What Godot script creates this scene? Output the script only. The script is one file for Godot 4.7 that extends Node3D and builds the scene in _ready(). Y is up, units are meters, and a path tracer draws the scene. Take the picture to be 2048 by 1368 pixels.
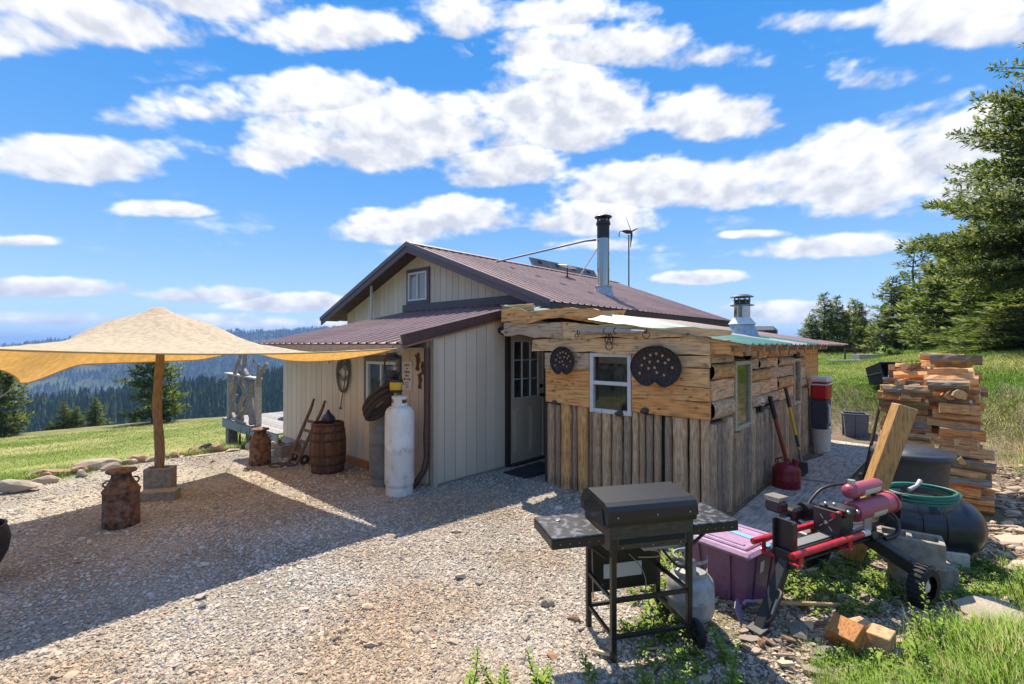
extends Node3D
# A mountain cabin with a log-sided entry shed, seen from its gravel yard. y is up, metres.
# "house frame": x runs along the front of the cabin to the right, z comes out of its front wall.
const CORNER := Vector3(-1.062, 0.0, -6.366)
const TURN := -0.7368
var mats := {}
var texs := {}
var names := {}
var rng := RandomNumberGenerator.new()
var bump_noise := FastNoiseLite.new()

class MB:
	var v := PackedVector3Array()
	var n := PackedVector3Array()
	var c := PackedColorArray()
	var uv := PackedVector2Array()
	var col := Color(1, 1, 1)
	func tri(a: Vector3, b: Vector3, d: Vector3, na := Vector3.ZERO, nb := Vector3.ZERO, nd := Vector3.ZERO) -> void:
		var g := (b - a).cross(d - a)
		if na == Vector3.ZERO:
			na = -g.normalized()
			nb = na
			nd = na
		elif g.dot(na + nb + nd) > 0.0:
			var t := b
			b = d
			d = t
			t = nb
			nb = nd
			nd = t
		v.append(a); v.append(b); v.append(d)
		n.append(na); n.append(nb); n.append(nd)
		c.append(col); c.append(col); c.append(col)
	func facet(a: Vector3, b: Vector3, d: Vector3, out: Vector3) -> void:
		var g := (b - a).cross(d - a).normalized()
		if g.dot(out) < 0.0: g = -g
		tri(a, b, d, g, g, g)
	func quad(a: Vector3, b: Vector3, d: Vector3, e: Vector3, out: Vector3) -> void:
		facet(a, b, d, out)
		facet(a, d, e, out)
	func box(at: Vector3, size: Vector3, bevel := 0.0, basis := Basis()) -> void:
		var h := size * 0.5
		var bv := minf(bevel, minf(h.x, minf(h.y, h.z)) * 0.9)
		var i := h - Vector3(bv, bv, bv)
		var ax := [Vector3.RIGHT, Vector3.UP, Vector3.BACK]
		for k in 3:
			for s: float in [-1.0, 1.0]:
				var o: Vector3 = ax[k] * s
				var p: Vector3 = ax[(k + 1) % 3]
				var q: Vector3 = ax[(k + 2) % 3]
				var f: Vector3 = o * h
				quad(at + basis * (f + p * i + q * i), at + basis * (f - p * i + q * i), at + basis * (f - p * i - q * i), at + basis * (f + p * i - q * i), basis * o)
		if bv <= 0.0: return
		for k in 3:
			var p: Vector3 = ax[k]
			var q: Vector3 = ax[(k + 1) % 3]
			var r: Vector3 = ax[(k + 2) % 3]
			for s: float in [-1.0, 1.0]:
				for t: float in [-1.0, 1.0]:
					var o: Vector3 = q * s + r * t
					var a: Vector3 = q * s * h + r * t * i
					var b: Vector3 = q * s * i + r * t * h
					quad(at + basis * (a + p * i), at + basis * (a - p * i), at + basis * (b - p * i), at + basis * (b + p * i), basis * o)
		for x: float in [-1.0, 1.0]:
			for y: float in [-1.0, 1.0]:
				for z: float in [-1.0, 1.0]:
					var o := Vector3(x, y, z)
					facet(at + basis * (o * Vector3(h.x, i.y, i.z)), at + basis * (o * Vector3(i.x, h.y, i.z)), at + basis * (o * Vector3(i.x, i.y, h.z)), basis * o)
	func tube(pts: Array, rads, seg := 8, caps := true, squash := 1.0) -> void:
		var m := pts.size()
		var rings := []
		var nors := []
		var t0: Vector3 = (pts[1] - pts[0]).normalized()
		var side := t0.cross(Vector3.UP)
		if side.length() < 0.05: side = t0.cross(Vector3.RIGHT)
		side = side.normalized()
		for k in m:
			var t: Vector3 = (pts[mini(k + 1, m - 1)] - pts[maxi(k - 1, 0)]).normalized()
			side = (side - t * side.dot(t)).normalized()
			var up := t.cross(side)
			var r: float = rads[k] if rads is Array else rads
			var ring := PackedVector3Array()
			var nor := PackedVector3Array()
			for j in seg:
				var an := TAU * j / seg
				var o := side * cos(an) + up * sin(an) * squash
				ring.append(pts[k] + o * r)
				nor.append(o.normalized())
			rings.append(ring)
			nors.append(nor)
		for k in m - 1:
			for j in seg:
				var l := (j + 1) % seg
				tri(rings[k][j], rings[k][l], rings[k + 1][l], nors[k][j], nors[k][l], nors[k + 1][l])
				tri(rings[k][j], rings[k + 1][l], rings[k + 1][j], nors[k][j], nors[k + 1][l], nors[k + 1][j])
		if caps:
			for k: int in [0, m - 1]:
				var o: Vector3 = (pts[0] - pts[1]) if k == 0 else (pts[m - 1] - pts[m - 2])
				for j in seg:
					facet(pts[k], rings[k][j], rings[k][(j + 1) % seg], o)
	func ring(at: Vector3, axis: Vector3, rad: float, r: float, seg := 24, sub := 8, from := 0.0, to := TAU) -> void:
		var s := axis.cross(Vector3.UP)
		if s.length() < 0.05: s = axis.cross(Vector3.RIGHT)
		s = s.normalized()
		var u := axis.normalized().cross(s)
		var pts := []
		for k in seg + 1:
			var an := lerpf(from, to, float(k) / seg)
			pts.append(at + (s * cos(an) + u * sin(an)) * rad)
		tube(pts, r, sub, to - from < 6.2)
	# profile: (radius, height) pairs from the bottom up; smooth along runs, creased where two points share a place
	func lathe(prof: Array, seg := 24, at := Vector3.ZERO, basis := Basis(), from := 0.0, to := TAU) -> void:
		for k in prof.size() - 1:
			var a: Vector2 = prof[k]
			var b: Vector2 = prof[k + 1]
			if a.distance_to(b) < 0.0001: continue
			var na := Vector2(b.y - a.y, a.x - b.x).normalized()
			var nb := na
			if k > 0 and prof[k - 1].distance_to(a) > 0.0001:
				var p: Vector2 = prof[k - 1]
				var q := Vector2(a.y - p.y, p.x - a.x).normalized()
				if q.dot(na) > 0.5: na = (na + q).normalized()
			var flat := Vector2(b.y - a.y, a.x - b.x).normalized()
			if k + 2 < prof.size() and prof[k + 2].distance_to(b) > 0.0001:
				var p: Vector2 = prof[k + 2]
				var q := Vector2(p.y - b.y, b.x - p.x).normalized()
				if q.dot(flat) > 0.5: nb = (flat + q).normalized()
			for j in seg:
				var t0 := lerpf(from, to, float(j) / seg)
				var t1 := lerpf(from, to, float(j + 1) / seg)
				var d0 := Vector3(cos(t0), 0, sin(t0))
				var d1 := Vector3(cos(t1), 0, sin(t1))
				var p0 := at + basis * (d0 * a.x + Vector3.UP * a.y)
				var p1 := at + basis * (d1 * a.x + Vector3.UP * a.y)
				var q0 := at + basis * (d0 * b.x + Vector3.UP * b.y)
				var q1 := at + basis * (d1 * b.x + Vector3.UP * b.y)
				var n0 := basis * (d0 * na.x + Vector3.UP * na.y)
				var n1 := basis * (d1 * na.x + Vector3.UP * na.y)
				var m0 := basis * (d0 * nb.x + Vector3.UP * nb.y)
				var m1 := basis * (d1 * nb.x + Vector3.UP * nb.y)
				if b.x > 0.0001: tri(p0, q0, q1, n0, m0, m1)
				if a.x > 0.0001: tri(p0, q1, p1, n0, m1, n1)
	func prism(poly: PackedVector2Array, depth: float, xf := Transform3D()) -> void:
		var idx := Geometry2D.triangulate_polygon(poly)
		var f := xf.basis * Vector3.BACK
		for k in range(0, idx.size(), 3):
			for z: float in [0.0, depth]:
				var p := []
				for l in 3: p.append(xf * Vector3(poly[idx[k + l]].x, poly[idx[k + l]].y, z))
				facet(p[0], p[1], p[2], f if z > 0.0 else -f)
		var area := 0.0
		for k in poly.size(): area += poly[k].cross(poly[(k + 1) % poly.size()])
		var cw := area < 0.0
		for k in poly.size():
			var a := poly[k]
			var b := poly[(k + 1) % poly.size()]
			var o := Vector2(b.y - a.y, a.x - b.x) * (-1.0 if cw else 1.0)
			quad(xf * Vector3(a.x, a.y, 0), xf * Vector3(b.x, b.y, 0), xf * Vector3(b.x, b.y, depth), xf * Vector3(a.x, a.y, depth), xf.basis * Vector3(o.x, o.y, 0))
	func sphere(at: Vector3, r: Vector3, seg := 12, rows := 8) -> void:
		var prof := []
		for k in rows + 1:
			var t := PI * k / rows
			prof.append(Vector2(sin(t), -cos(t)))
		lathe(prof, seg, at, Basis.from_scale(r))
	func mesh() -> ArrayMesh:
		var a := []
		a.resize(Mesh.ARRAY_MAX)
		a[Mesh.ARRAY_VERTEX] = v
		a[Mesh.ARRAY_NORMAL] = n
		a[Mesh.ARRAY_COLOR] = c
		if uv.size() == v.size(): a[Mesh.ARRAY_TEX_UV] = uv
		var m := ArrayMesh.new()
		m.add_surface_from_arrays(Mesh.PRIMITIVE_TRIANGLES, a)
		return m

# ---------------------------------------------------------------- materials
func lin(r: float, g: float, b: float, a := 1.0) -> Color:
	var k := Color(r, g, b).linear_to_srgb()
	k.a = a
	return k

func noise(freq: float, oct := 4, sd := 1, kind := FastNoiseLite.TYPE_SIMPLEX_SMOOTH) -> FastNoiseLite:
	var f := FastNoiseLite.new()
	f.noise_type = kind
	f.frequency = freq
	f.fractal_octaves = oct
	f.seed = sd
	return f

func ramp(called: String, freq: float, oct: int, stops: Array, sd := 1, kind := FastNoiseLite.TYPE_SIMPLEX_SMOOTH) -> NoiseTexture2D:
	if texs.has(called): return texs[called]
	var t := NoiseTexture2D.new()
	t.width = 512
	t.height = 512
	t.seamless = true
	t.noise = noise(freq, oct, sd, kind)
	var g := Gradient.new()
	var offs := PackedFloat32Array()
	var cols := PackedColorArray()
	for k in stops.size():
		var s = stops[k]
		offs.append(s[0])
		cols.append(s[1] if s[1] is Color else Color(s[1], s[1], s[1]))
	g.offsets = offs
	g.colors = cols
	t.color_ramp = g
	texs[called] = t
	return t

func T(called: String) -> NoiseTexture2D:
	match called:
		"speck": return ramp("speck", 0.12, 3, [[0.2, 0.78], [0.5, 0.93], [0.8, 1.0]], 3)
		"blot": return ramp("blot", 0.012, 5, [[0.25, 0.86], [0.55, 0.96], [0.8, 1.0]], 5)
		"grain": return ramp("grain", 0.02, 4, [[0.15, 0.74], [0.38, 0.89], [0.55, 0.97], [0.8, 1.0]], 7)
		"bark": return ramp("bark", 0.03, 5, [[0.25, 0.35], [0.5, 0.75], [0.75, 1.0]], 9)
		"rust": return ramp("rust", 0.014, 5, [[0.2, Color(0.27, 0.19, 0.16)], [0.42, Color(0.42, 0.28, 0.2)], [0.55, Color(0.52, 0.36, 0.25)], [0.68, Color(0.42, 0.34, 0.30)], [0.85, Color(0.50, 0.47, 0.45)]], 11)
		"iron": return ramp("iron", 0.02, 5, [[0.25, Color(0.16, 0.13, 0.14)], [0.5, Color(0.24, 0.2, 0.2)], [0.7, Color(0.33, 0.24, 0.2)], [0.85, Color(0.4, 0.26, 0.18)]], 13)
		"scuff": return ramp("scuff", 0.018, 5, [[0.3, Color(1, 1, 1)], [0.68, Color(0.96, 0.96, 0.95)], [0.8, Color(0.9, 0.88, 0.85)], [0.93, Color(0.76, 0.72, 0.68)]], 17)
		"worn": return ramp("worn", 0.016, 5, [[0.3, Color(0.16, 0.17, 0.2)], [0.52, Color(0.22, 0.23, 0.26)], [0.62, Color(0.5, 0.52, 0.56)], [0.8, Color(0.66, 0.67, 0.68)]], 19)
		"lichen": return ramp("lichen", 0.03, 4, [[0.3, Color(0.36, 0.3, 0.25)], [0.5, Color(0.5, 0.44, 0.38)], [0.62, Color(0.6, 0.58, 0.52)], [0.7, Color(0.62, 0.58, 0.25)], [0.85, Color(0.5, 0.52, 0.2)]], 23)
		"knots": return ramp("knots", 0.02, 3, [[0.1, 0.62], [0.2, 0.9], [0.35, 0.98], [0.8, 1.0]], 29, FastNoiseLite.TYPE_CELLULAR)
		"ground": return ramp("ground", 0.06, 5, [[0.2, 0.68], [0.5, 0.9], [0.8, 1.0]], 31)
		"weave": return ramp("weave", 0.02, 5, [[0.25, 0.9], [0.5, 0.96], [0.75, 1.0]], 37)
	return null

# a material: base colour (linear), roughness, and what else the surface has
func mat(called: String, c := Color(0.5, 0.5, 0.5), rough := 0.8, o := {}) -> StandardMaterial3D:
	if mats.has(called): return mats[called]
	var m := StandardMaterial3D.new()
	m.resource_name = called
	m.albedo_color = lin(c.r, c.g, c.b)
	m.roughness = rough
	m.metallic = o.get("metal", 0.0)
	m.metallic_specular = o.get("spec", 0.5)
	m.vertex_color_use_as_albedo = o.get("vc", false)
	if o.has("tex"):
		m.albedo_texture = T(o.tex)
		m.uv1_triplanar = true
		m.uv1_world_triplanar = o.get("world", false)
		m.uv1_scale = o.get("scale", Vector3.ONE)
		m.uv1_triplanar_sharpness = 4.0
	if o.has("bump"):
		m.heightmap_enabled = true
		m.heightmap_texture = T(o.bump)
		m.heightmap_scale = o.get("height", 0.5)
		m.uv1_triplanar = true
		m.uv1_world_triplanar = o.get("world", false)
		m.uv1_scale = o.get("scale", Vector3.ONE)
	if o.has("over"):
		m.detail_enabled = true
		m.detail_blend_mode = BaseMaterial3D.BLEND_MODE_MUL
		m.detail_albedo = T(o.over)
		m.detail_uv_layer = BaseMaterial3D.DETAIL_UV_2
		m.uv2_triplanar = true
		m.uv2_world_triplanar = o.get("world", false)
		m.uv2_scale = o.get("over_scale", Vector3.ONE)
	if o.has("coat"):
		m.clearcoat_enabled = true
		m.clearcoat = o.coat
		m.clearcoat_roughness = 0.15
	if o.has("back"):
		m.backlight_enabled = true
		m.backlight = o.back
	if o.has("rim"):
		m.rim_enabled = true
		m.rim = o.rim
	mats[called] = m
	return m

# ---------------------------------------------------------------- nodes
func numbered(called: String) -> String:
	var k: int = names.get(called, 0)
	names[called] = k + 1
	return called if k == 0 else "%s_%03d" % [called, k]

func tag(o: Node, label: String, category: String, group := "") -> Node:
	o.set_meta("label", label)
	o.set_meta("category", category)
	if group: o.set_meta("group", group)
	return o

func thing(called: String, label: String, category: String, at := Vector3.ZERO, turn := 0.0, group := "") -> Node3D:
	var o := Node3D.new()
	o.name = numbered(called)
	add_child(o)
	o.position = at
	o.rotation.y = turn
	return tag(o, label, category, group)

func part(called: String, m: Mesh, mt: Material, parent: Node, at := Vector3.ZERO, turn := 0.0) -> MeshInstance3D:
	var o := MeshInstance3D.new()
	o.name = called
	o.mesh = m
	o.material_override = mt
	parent.add_child(o, true)
	o.position = at
	o.rotation.y = turn
	return o

func solo(called: String, m: Mesh, mt: Material, label: String, category: String, at := Vector3.ZERO, turn := 0.0, group := "") -> MeshInstance3D:
	var o := part(numbered(called), m, mt, self, at, turn)
	tag(o, label, category, group)
	return o

func setting(called: String, m: Mesh, mt: Material, kind := "structure") -> MeshInstance3D:
	var o := part(called, m, mt, self)
	o.set_meta("kind", kind)
	return o

# point given in the house frame
func hw(x: float, y: float, z: float) -> Vector3:
	return CORNER + Basis(Vector3.UP, TURN) * Vector3(x, y, z)

func hf(p: Vector3) -> Vector3:
	return Basis(Vector3.UP, -TURN) * (p - CORNER)

func bx(size: Vector3, bevel := 0.0) -> ArrayMesh:
	var b := MB.new()
	b.box(Vector3.ZERO, size, bevel)
	return b.mesh()

func scatter(called: String, meshes: Array, mt: Material, places: Array, tints: Array, label := "", category := "", parent: Node = null) -> void:
	# places: one array of transforms per mesh
	for k in meshes.size():
		var mm := MultiMesh.new()
		mm.transform_format = MultiMesh.TRANSFORM_3D
		mm.use_colors = true
		mm.mesh = meshes[k]
		mm.instance_count = places[k].size()
		for j in places[k].size():
			mm.set_instance_transform(j, places[k][j])
			mm.set_instance_color(j, tints[k][j])
		var o := MultiMeshInstance3D.new()
		o.name = called if parent else numbered(called)
		o.multimesh = mm
		o.material_override = mt
		(parent if parent else self).add_child(o, true)
		o.set_meta("kind", "stuff")
		if label: tag(o, label, category)
# ---------------------------------------------------------------- camera, sky, sun
func view_and_light() -> void:
	var cam := Camera3D.new()
	cam.name = "camera"
	add_child(cam)
	cam.position = Vector3(0, 1.88, 0)
	cam.rotation.x = 0.0062
	cam.fov = 70.65
	cam.near = 0.05
	cam.far = 9000.0
	cam.current = true
	var e := Environment.new()
	e.background_mode = Environment.BG_SKY
	e.sky = Sky.new()
	var pm := PanoramaSkyMaterial.new()
	pm.panorama = ImageTexture.create_from_image(sky_picture())
	e.sky.sky_material = pm
	e.background_energy_multiplier = 1.0
	e.tonemap_mode = Environment.TONE_MAPPER_LINEAR
	e.tonemap_exposure = 2.4
	e.sdfgi_enabled = true
	e.ssao_enabled = true
	e.ssil_enabled = true
	e.fog_enabled = true
	e.fog_density = 0.00023
	e.fog_light_color = Color(0.58, 0.74, 0.97)
	var w := WorldEnvironment.new()
	w.name = "environment"
	w.environment = e
	add_child(w)
	var sun := DirectionalLight3D.new()
	sun.name = "sun"
	sun.light_energy = 1.14
	sun.light_color = Color(1.0, 0.955, 0.875)
	sun.light_angular_distance = 0.5
	sun.shadow_enabled = true
	add_child(sun)
	sun.look_at_from_position(Vector3(-0.115, 1.0, -0.62), Vector3.ZERO)

# the air and the clouds: fair-weather cumulus in flat drifts
func sky_picture() -> Image:
	var W := 4096
	var H := 2048
	var half := H / 2
	var dens := PackedFloat32Array()
	dens.resize(W * half)
	var tops := PackedFloat32Array()
	tops.resize(W * half)
	# clouds: azimuth (0 ahead, + right), elevation, half width, half height in degrees, strength, lean
	var list := [
		[-12.0, 23.0, 19.0, 5.2, 1.1, 0.06], [5.5, 25.6, 11.0, 5.6, 1.15, 0.0], [22.5, 23.5, 7.5, 3.3, 1.0, -0.08], [-20.5, 25.5, 9.0, 2.6, 0.7, 0.0], [-2.0, 20.5, 10.0, 3.0, 1.0, 0.0],
		[-7.5, 14.3, 14.0, 2.6, 1.0, 0.16], [17.5, 17.6, 15.0, 3.2, 1.0, 0.02], [34.5, 15.8, 10.0, 4.6, 1.05, 0.0], [42.5, 16.5, 5.5, 4.5, 0.9, 0.0], [8.0, 14.4, 10.0, 2.4, 0.9, -0.1], [32.5, 9.6, 9.0, 1.3, 0.9, 0.18], [45.0, 12.5, 6.5, 3.0, 0.9, 0.0],
		[-42.0, 15.7, 7.5, 2.3, 1.0, -0.05], [-36.5, 12.7, 4.2, 0.9, 0.85, 0.0], [-33.0, 22.2, 7.0, 1.6, 0.5, 0.1],
		[-42.0, 26.5, 13.0, 2.8, 0.85, 0.0], [-33.0, 31.0, 8.0, 2.6, 0.85, 0.0], [-46.0, 24.0, 5.0, 1.6, 0.55, 0.0], [-20.0, 31.6, 9.0, 2.0, 0.6, 0.1],
		[13.0, 31.0, 13.5, 2.5, 0.95, -0.05], [4.0, 34.5, 10.0, 1.6, 0.45, 0.0], [43.5, 26.0, 6.0, 2.6, 0.75, 0.1], [37.0, 23.8, 5.5, 1.5, 0.6, 0.08], [-5.0, 34.5, 7.0, 1.8, 0.4, 0.0], [33.0, 29.5, 6.0, 1.0, 0.45, 0.1],
		[-44.0, 4.9, 7.5, 1.0, 0.95, -0.04], [-33.0, 5.0, 7.5, 1.2, 0.95, 0.0], [-23.5, 4.6, 7.5, 1.3, 0.95, 0.05], [-38.0, 2.4, 12.0, 0.7, 0.5, 0.0], [-26.0, 2.2, 9.0, 0.7, 0.5, 0.0], [-46.0, 8.5, 2.5, 0.5, 0.5, 0.0],
		[21.3, 7.4, 5.0, 0.9, 0.85, 0.06], [26.5, 11.6, 3.0, 0.5, 0.7, 0.05], [30.0, 3.2, 11.0, 1.5, 0.85, 0.0], [40.0, 2.5, 8.0, 1.2, 0.6, 0.0], [16.0, 4.0, 6.0, 0.9, 0.6, 0.0], [11.5, 11.5, 6.0, 0.8, 0.4, 0.0],
	]
	rng.seed = 77
	for k in 95:   # the same kind of sky goes on all round
		var az := rng.randf_range(52.0, 308.0)
		var el := 3.0 + 62.0 * pow(rng.randf(), 1.35)
		var s := rng.randf_range(0.5, 1.0) * lerpf(0.6, 1.25, el / 60.0)
		list.append([az, el, 13.0 * s / maxf(0.35, cos(deg_to_rad(el))), 3.4 * s, rng.randf_range(0.6, 1.1), rng.randf_range(-0.08, 0.08)])
	for k in 8:
		list.append([rng.randf_range(-50.0, 50.0), rng.randf_range(42.0, 66.0), 20.0, 4.0, rng.randf_range(0.5, 1.0), 0.0])
	for q in list:
		var hx: float = q[2] / 360.0 * W
		var hy: float = q[3] / 180.0 * H
		var cx: float = q[0] / 360.0 * W
		var cy: float = half - q[1] / 180.0 * H
		# the drifts lie level and run across the view direction, so they sink away to both sides
		var ahead: bool = absf(q[0]) < 51.0
		for x in range(int(cx - hx * 1.6), int(cx + hx * 1.6)):
			var dx := (x - cx) / hx
			if ahead: cy = half - rad_to_deg(atan(tan(deg_to_rad(q[1])) * cos(TAU * x / W) / cos(deg_to_rad(q[0])))) / 180.0 * H
			for y in range(maxi(0, int(cy - hy * 1.9)), mini(half, int(cy + hy * 1.9))):
				var dy: float = (y - cy) / hy + dx * q[5] * 0.5 * hx / hy
				if dy > 0.0: dy *= 1.35
				var d: float = (1.0 - dx * dx - dy * dy) * q[4] * (1.3 if q[1] < 9.0 else 1.12)
				if d > -1.6:
					var i := y * W + posmod(x, W)
					d = maxf(d, -1.0) + 1.0
					if d > dens[i]:
						dens[i] = d
						tops[i] = -dy
	var img := Image.create(W, H, false, Image.FORMAT_RGB8)
	var data := PackedByteArray()
	data.resize(W * H * 3)
	var f1 := noise(0.0083, 6, 41)
	f1.fractal_gain = 0.56
	var f2 := noise(0.0225, 4, 43)
	var f3 := noise(0.05, 3, 47)
	for y in half:
		var el := 90.0 * (1.0 - (y + 0.5) / half)
		var t := exp(-el / 16.0)
		var b := Color(0.010, 0.118, 0.355).lerp(Color(0.15, 0.31, 0.52), t).lerp(Color(0.43, 0.51, 0.59), exp(-el / 5.5) * 0.85)
		var zx := cos(deg_to_rad(minf(el, 75.0)))
		for x in W:
			var i := y * W + x
			var q := dens[i]
			var cc := b
			var xx := float(x if x < W / 2 else x - W) * zx
			var nz := f1.get_noise_2d(xx * 0.75, y * 1.7)
			var d := q - 1.06 + nz * 1.35 + f3.get_noise_2d(xx, y * 1.3) * 0.22
			if q <= 0.0: d = -0.36 + nz * 0.6 + f3.get_noise_2d(xx * 0.5, y * 1.3) * 0.25
			if d > -0.25:
				var a := clampf((d + 0.25) / 0.9, 0.0, 1.0)
				a = a * a * (3.0 - 2.0 * a)
				var s := f2.get_noise_2d(xx, y * 1.4)
				var lit := clampf(0.50 + tops[i] * 0.38 + s * 0.75 + nz * 0.5 - maxf(0.0, d - 0.4) * 0.3, 0.0, 1.0)
				var w := Color(0.31, 0.32, 0.35).lerp(Color(0.57, 0.56, 0.55), lit)
				cc = b.lerp(w, a * 0.97)
			cc = cc.linear_to_srgb()
			data[i * 3] = int(clampf(cc.r, 0, 1) * 255.0)
			data[i * 3 + 1] = int(clampf(cc.g, 0, 1) * 255.0)
			data[i * 3 + 2] = int(clampf(cc.b, 0, 1) * 255.0)
	var low := [150, 150, 140]
	for i in range(W * half, W * H):
		for k in 3: data[i * 3 + k] = low[k]
	img.set_data(W, H, false, Image.FORMAT_RGB8, data)
	return img
# ---------------------------------------------------------------- land
const FOOT := [Vector2(-14.0, 13.0), Vector2(-2.0, 10.5), Vector2(2.4, 8.4), Vector2(4.6, 7.9), Vector2(5.7, 6.6), Vector2(6.15, 4.5), Vector2(6.5, 2.2), Vector2(6.9, -0.5), Vector2(8.0, -6.0)]
var land_noise := FastNoiseLite.new()

# how far a place lies behind the foot of the bank, and 0 in front of it
func behind_bank(x: float, z: float) -> float:
	var h := hf(Vector3(x, 0, z))
	var p := Vector2(h.x, -h.z)
	var best := 1e9
	var side := 1.0
	for k in FOOT.size() - 1:
		var q := Geometry2D.get_closest_point_to_segment(p, FOOT[k], FOOT[k + 1])
		var d := p.distance_to(q)
		if d < best - 0.0001:
			best = d
			side = signf((FOOT[k + 1] - FOOT[k]).cross(p - FOOT[k]))
	return best if side > 0.0 else -best

func land(x: float, z: float) -> float:
	var r := sqrt(x * x + z * z)
	var az := atan2(x, -z)
	var left := smoothstep(0.16, -0.1, az) * smoothstep(-2.4, -1.7, az)
	var h := 0.0
	# the meadow falls away to the left and behind, then drops into the valley
	var down := 0.0
	var e := maxf(0.0, r - 8.5)
	down -= 0.112 * minf(e, 29.0) * smoothstep(0.0, 4.0, e)
	down -= smoothstep(37.0, 160.0, r) * 58.0
	# wooded hills beyond
	var ridge := 16.0 * sin(az * 7.0 + 3.7) + 5.0 * sin(az * 17.0)
	down += smoothstep(240.0, 420.0, r) * (27.0 + ridge * 0.55)
	down -= smoothstep(450.0, 900.0, r) * 110.0
	down += smoothstep(1250.0, 2700.0, r) * (184.0 + 34.0 * sin(az * 6.0 + 4.15) + 12.0 * sin(az * 19.0 + 1.0))
	if r > 40.0: down += land_noise.get_noise_2d(x, z) * minf(22.0, (r - 40.0) * 0.03)
	h += left * down
	# the cut bank and the rising grass on the right
	var right := smoothstep(0.02, 0.35, az) * smoothstep(2.6, 2.2, az)
	if right > 0.0:
		var b := behind_bank(x, z)
		if b > -0.5 and r < 400.0:
			var up := smoothstep(-0.15, 1.25, b) * 1.0 + (1.0 - exp(-maxf(0.0, b - 1.0) * 0.2)) * (0.1 + 0.85 * smoothstep(0.6, 0.82, az))
			up += land_noise.get_noise_2d(x * 9.0, z * 9.0) * 0.22 * smoothstep(0.1, 1.0, b)
			h += right * minf(up, 5.0)
	# unevenness of the yard
	h += land_noise.get_noise_2d(x * 30.0, z * 30.0) * 0.03 * smoothstep(3.0, 9.0, r)
	if r > 2700.0: h -= (r - 2700.0) * 0.05
	return h

func in_gravel(x: float, z: float) -> float:
	# signed distance inside the yard's gravel
	var edge := -6.25 + 0.25 * sin(z * 1.3)
	if z < -8.2: edge += (-8.2 - z) * 0.9
	var d := x - edge
	d = minf(d, (1.05 + 0.25 * sin(z * 2.1)) - x + maxf(0.0, -z - 4.2) * 0.4 - maxf(0.0, 3.3 + z) * 1.1)
	return d

func ground_color(x: float, z: float, h: float) -> Color:
	var r := sqrt(x * x + z * z)
	var n1 := land_noise.get_noise_2d(x * 14.0, z * 14.0)
	var n2 := land_noise.get_noise_2d(x * 70.0 + 50.0, z * 70.0)
	if r > 60.0:
		var w := Color(0.030, 0.048, 0.022).lerp(Color(0.11, 0.14, 0.05), smoothstep(0.08, 0.3, land_noise.get_noise_2d(x * (0.9 if r < 700.0 else 0.35), z * (0.9 if r < 700.0 else 0.35)) + n2 * 0.15))
		return w
	var gravel := Color(0.50, 0.455, 0.385).lerp(Color(0.43, 0.375, 0.305), clampf(0.5 + n1 * 1.6, 0.0, 1.0))
	var dirt := Color(0.27, 0.20, 0.135).lerp(Color(0.36, 0.29, 0.22), clampf(0.5 + n2 * 1.5, 0.0, 1.0))
	var grass := Color(0.16, 0.215, 0.05).lerp(Color(0.33, 0.30, 0.135), clampf(0.42 + n1 * 1.3 + n2 * 0.5, 0.0, 1.0))
	var g := in_gravel(x, z)
	var b := behind_bank(x, z)
	var out := grass
	if x > -6.0 and b < 1.2: out = dirt
	if x > -6.0 and b >= 0.9: out = dirt.lerp(grass, smoothstep(0.9, 1.5, b + n2))
	if x > -6.0 and z > -6.0 and b < 0.0 and n1 + n2 * 0.5 > 0.12: out = out.lerp(grass, 0.55)
	return out.lerp(gravel, smoothstep(-0.2, 0.25, g + n2 * 0.35))

func make_land() -> void:
	land_noise.noise_type = FastNoiseLite.TYPE_SIMPLEX_SMOOTH
	land_noise.frequency = 0.01
	land_noise.fractal_octaves = 4
	land_noise.seed = 5
	var rads := [0.0, 0.6]
	while rads[-1] < 7500.0:
		var q: float = rads[-1]
		rads.append(q + clampf(q * 0.045, 0.1, 140.0))
	var azs := []
	var a := -PI
	while a < PI - 0.001:
		azs.append(a)
		a += 0.0105 if absf(a) < 0.95 else 0.08
	azs.append(PI)
	var v := PackedVector3Array()
	var c := PackedColorArray()
	var idx := PackedInt32Array()
	var m := azs.size()
	for k in rads.size():
		for j in m:
			var x: float = sin(azs[j]) * rads[k]
			var z: float = -cos(azs[j]) * rads[k]
			var y := land(x, z)
			v.append(Vector3(x, y, z))
			c.append(ground_color(x, z, y))
	for k in rads.size() - 1:
		for j in m - 1:
			var p := k * m + j
			for i: int in [p, p + m, p + m + 1, p, p + m + 1, p + 1]: idx.append(i)
	var st := SurfaceTool.new()
	st.begin(Mesh.PRIMITIVE_TRIANGLES)
	for k in v.size():
		st.set_color(c[k])
		st.set_smooth_group(0)
		st.add_vertex(v[k])
	for i in idx: st.add_index(i)
	st.generate_normals()
	var arr := st.commit_to_arrays()
	var nn: PackedVector3Array = arr[Mesh.ARRAY_NORMAL]
	if nn[m * 5 + 3].y < 0.0:
		for k in nn.size(): nn[k] = -nn[k]
		arr[Mesh.ARRAY_NORMAL] = nn
		var ii: PackedInt32Array = arr[Mesh.ARRAY_INDEX]
		ii.reverse()
		arr[Mesh.ARRAY_INDEX] = ii
	var am := ArrayMesh.new()
	am.add_surface_from_arrays(Mesh.PRIMITIVE_TRIANGLES, arr)
	var gm := mat("earth", Color(1, 1, 1), 0.95, {"vc": true, "tex": "ground", "scale": Vector3(0.9, 0.9, 0.9), "world": true, "bump": "ground", "height": 2.0, "over": "blot", "over_scale": Vector3(0.13, 0.13, 0.13), "spec": 0.3})
	setting("ground", am, gm)

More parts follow.
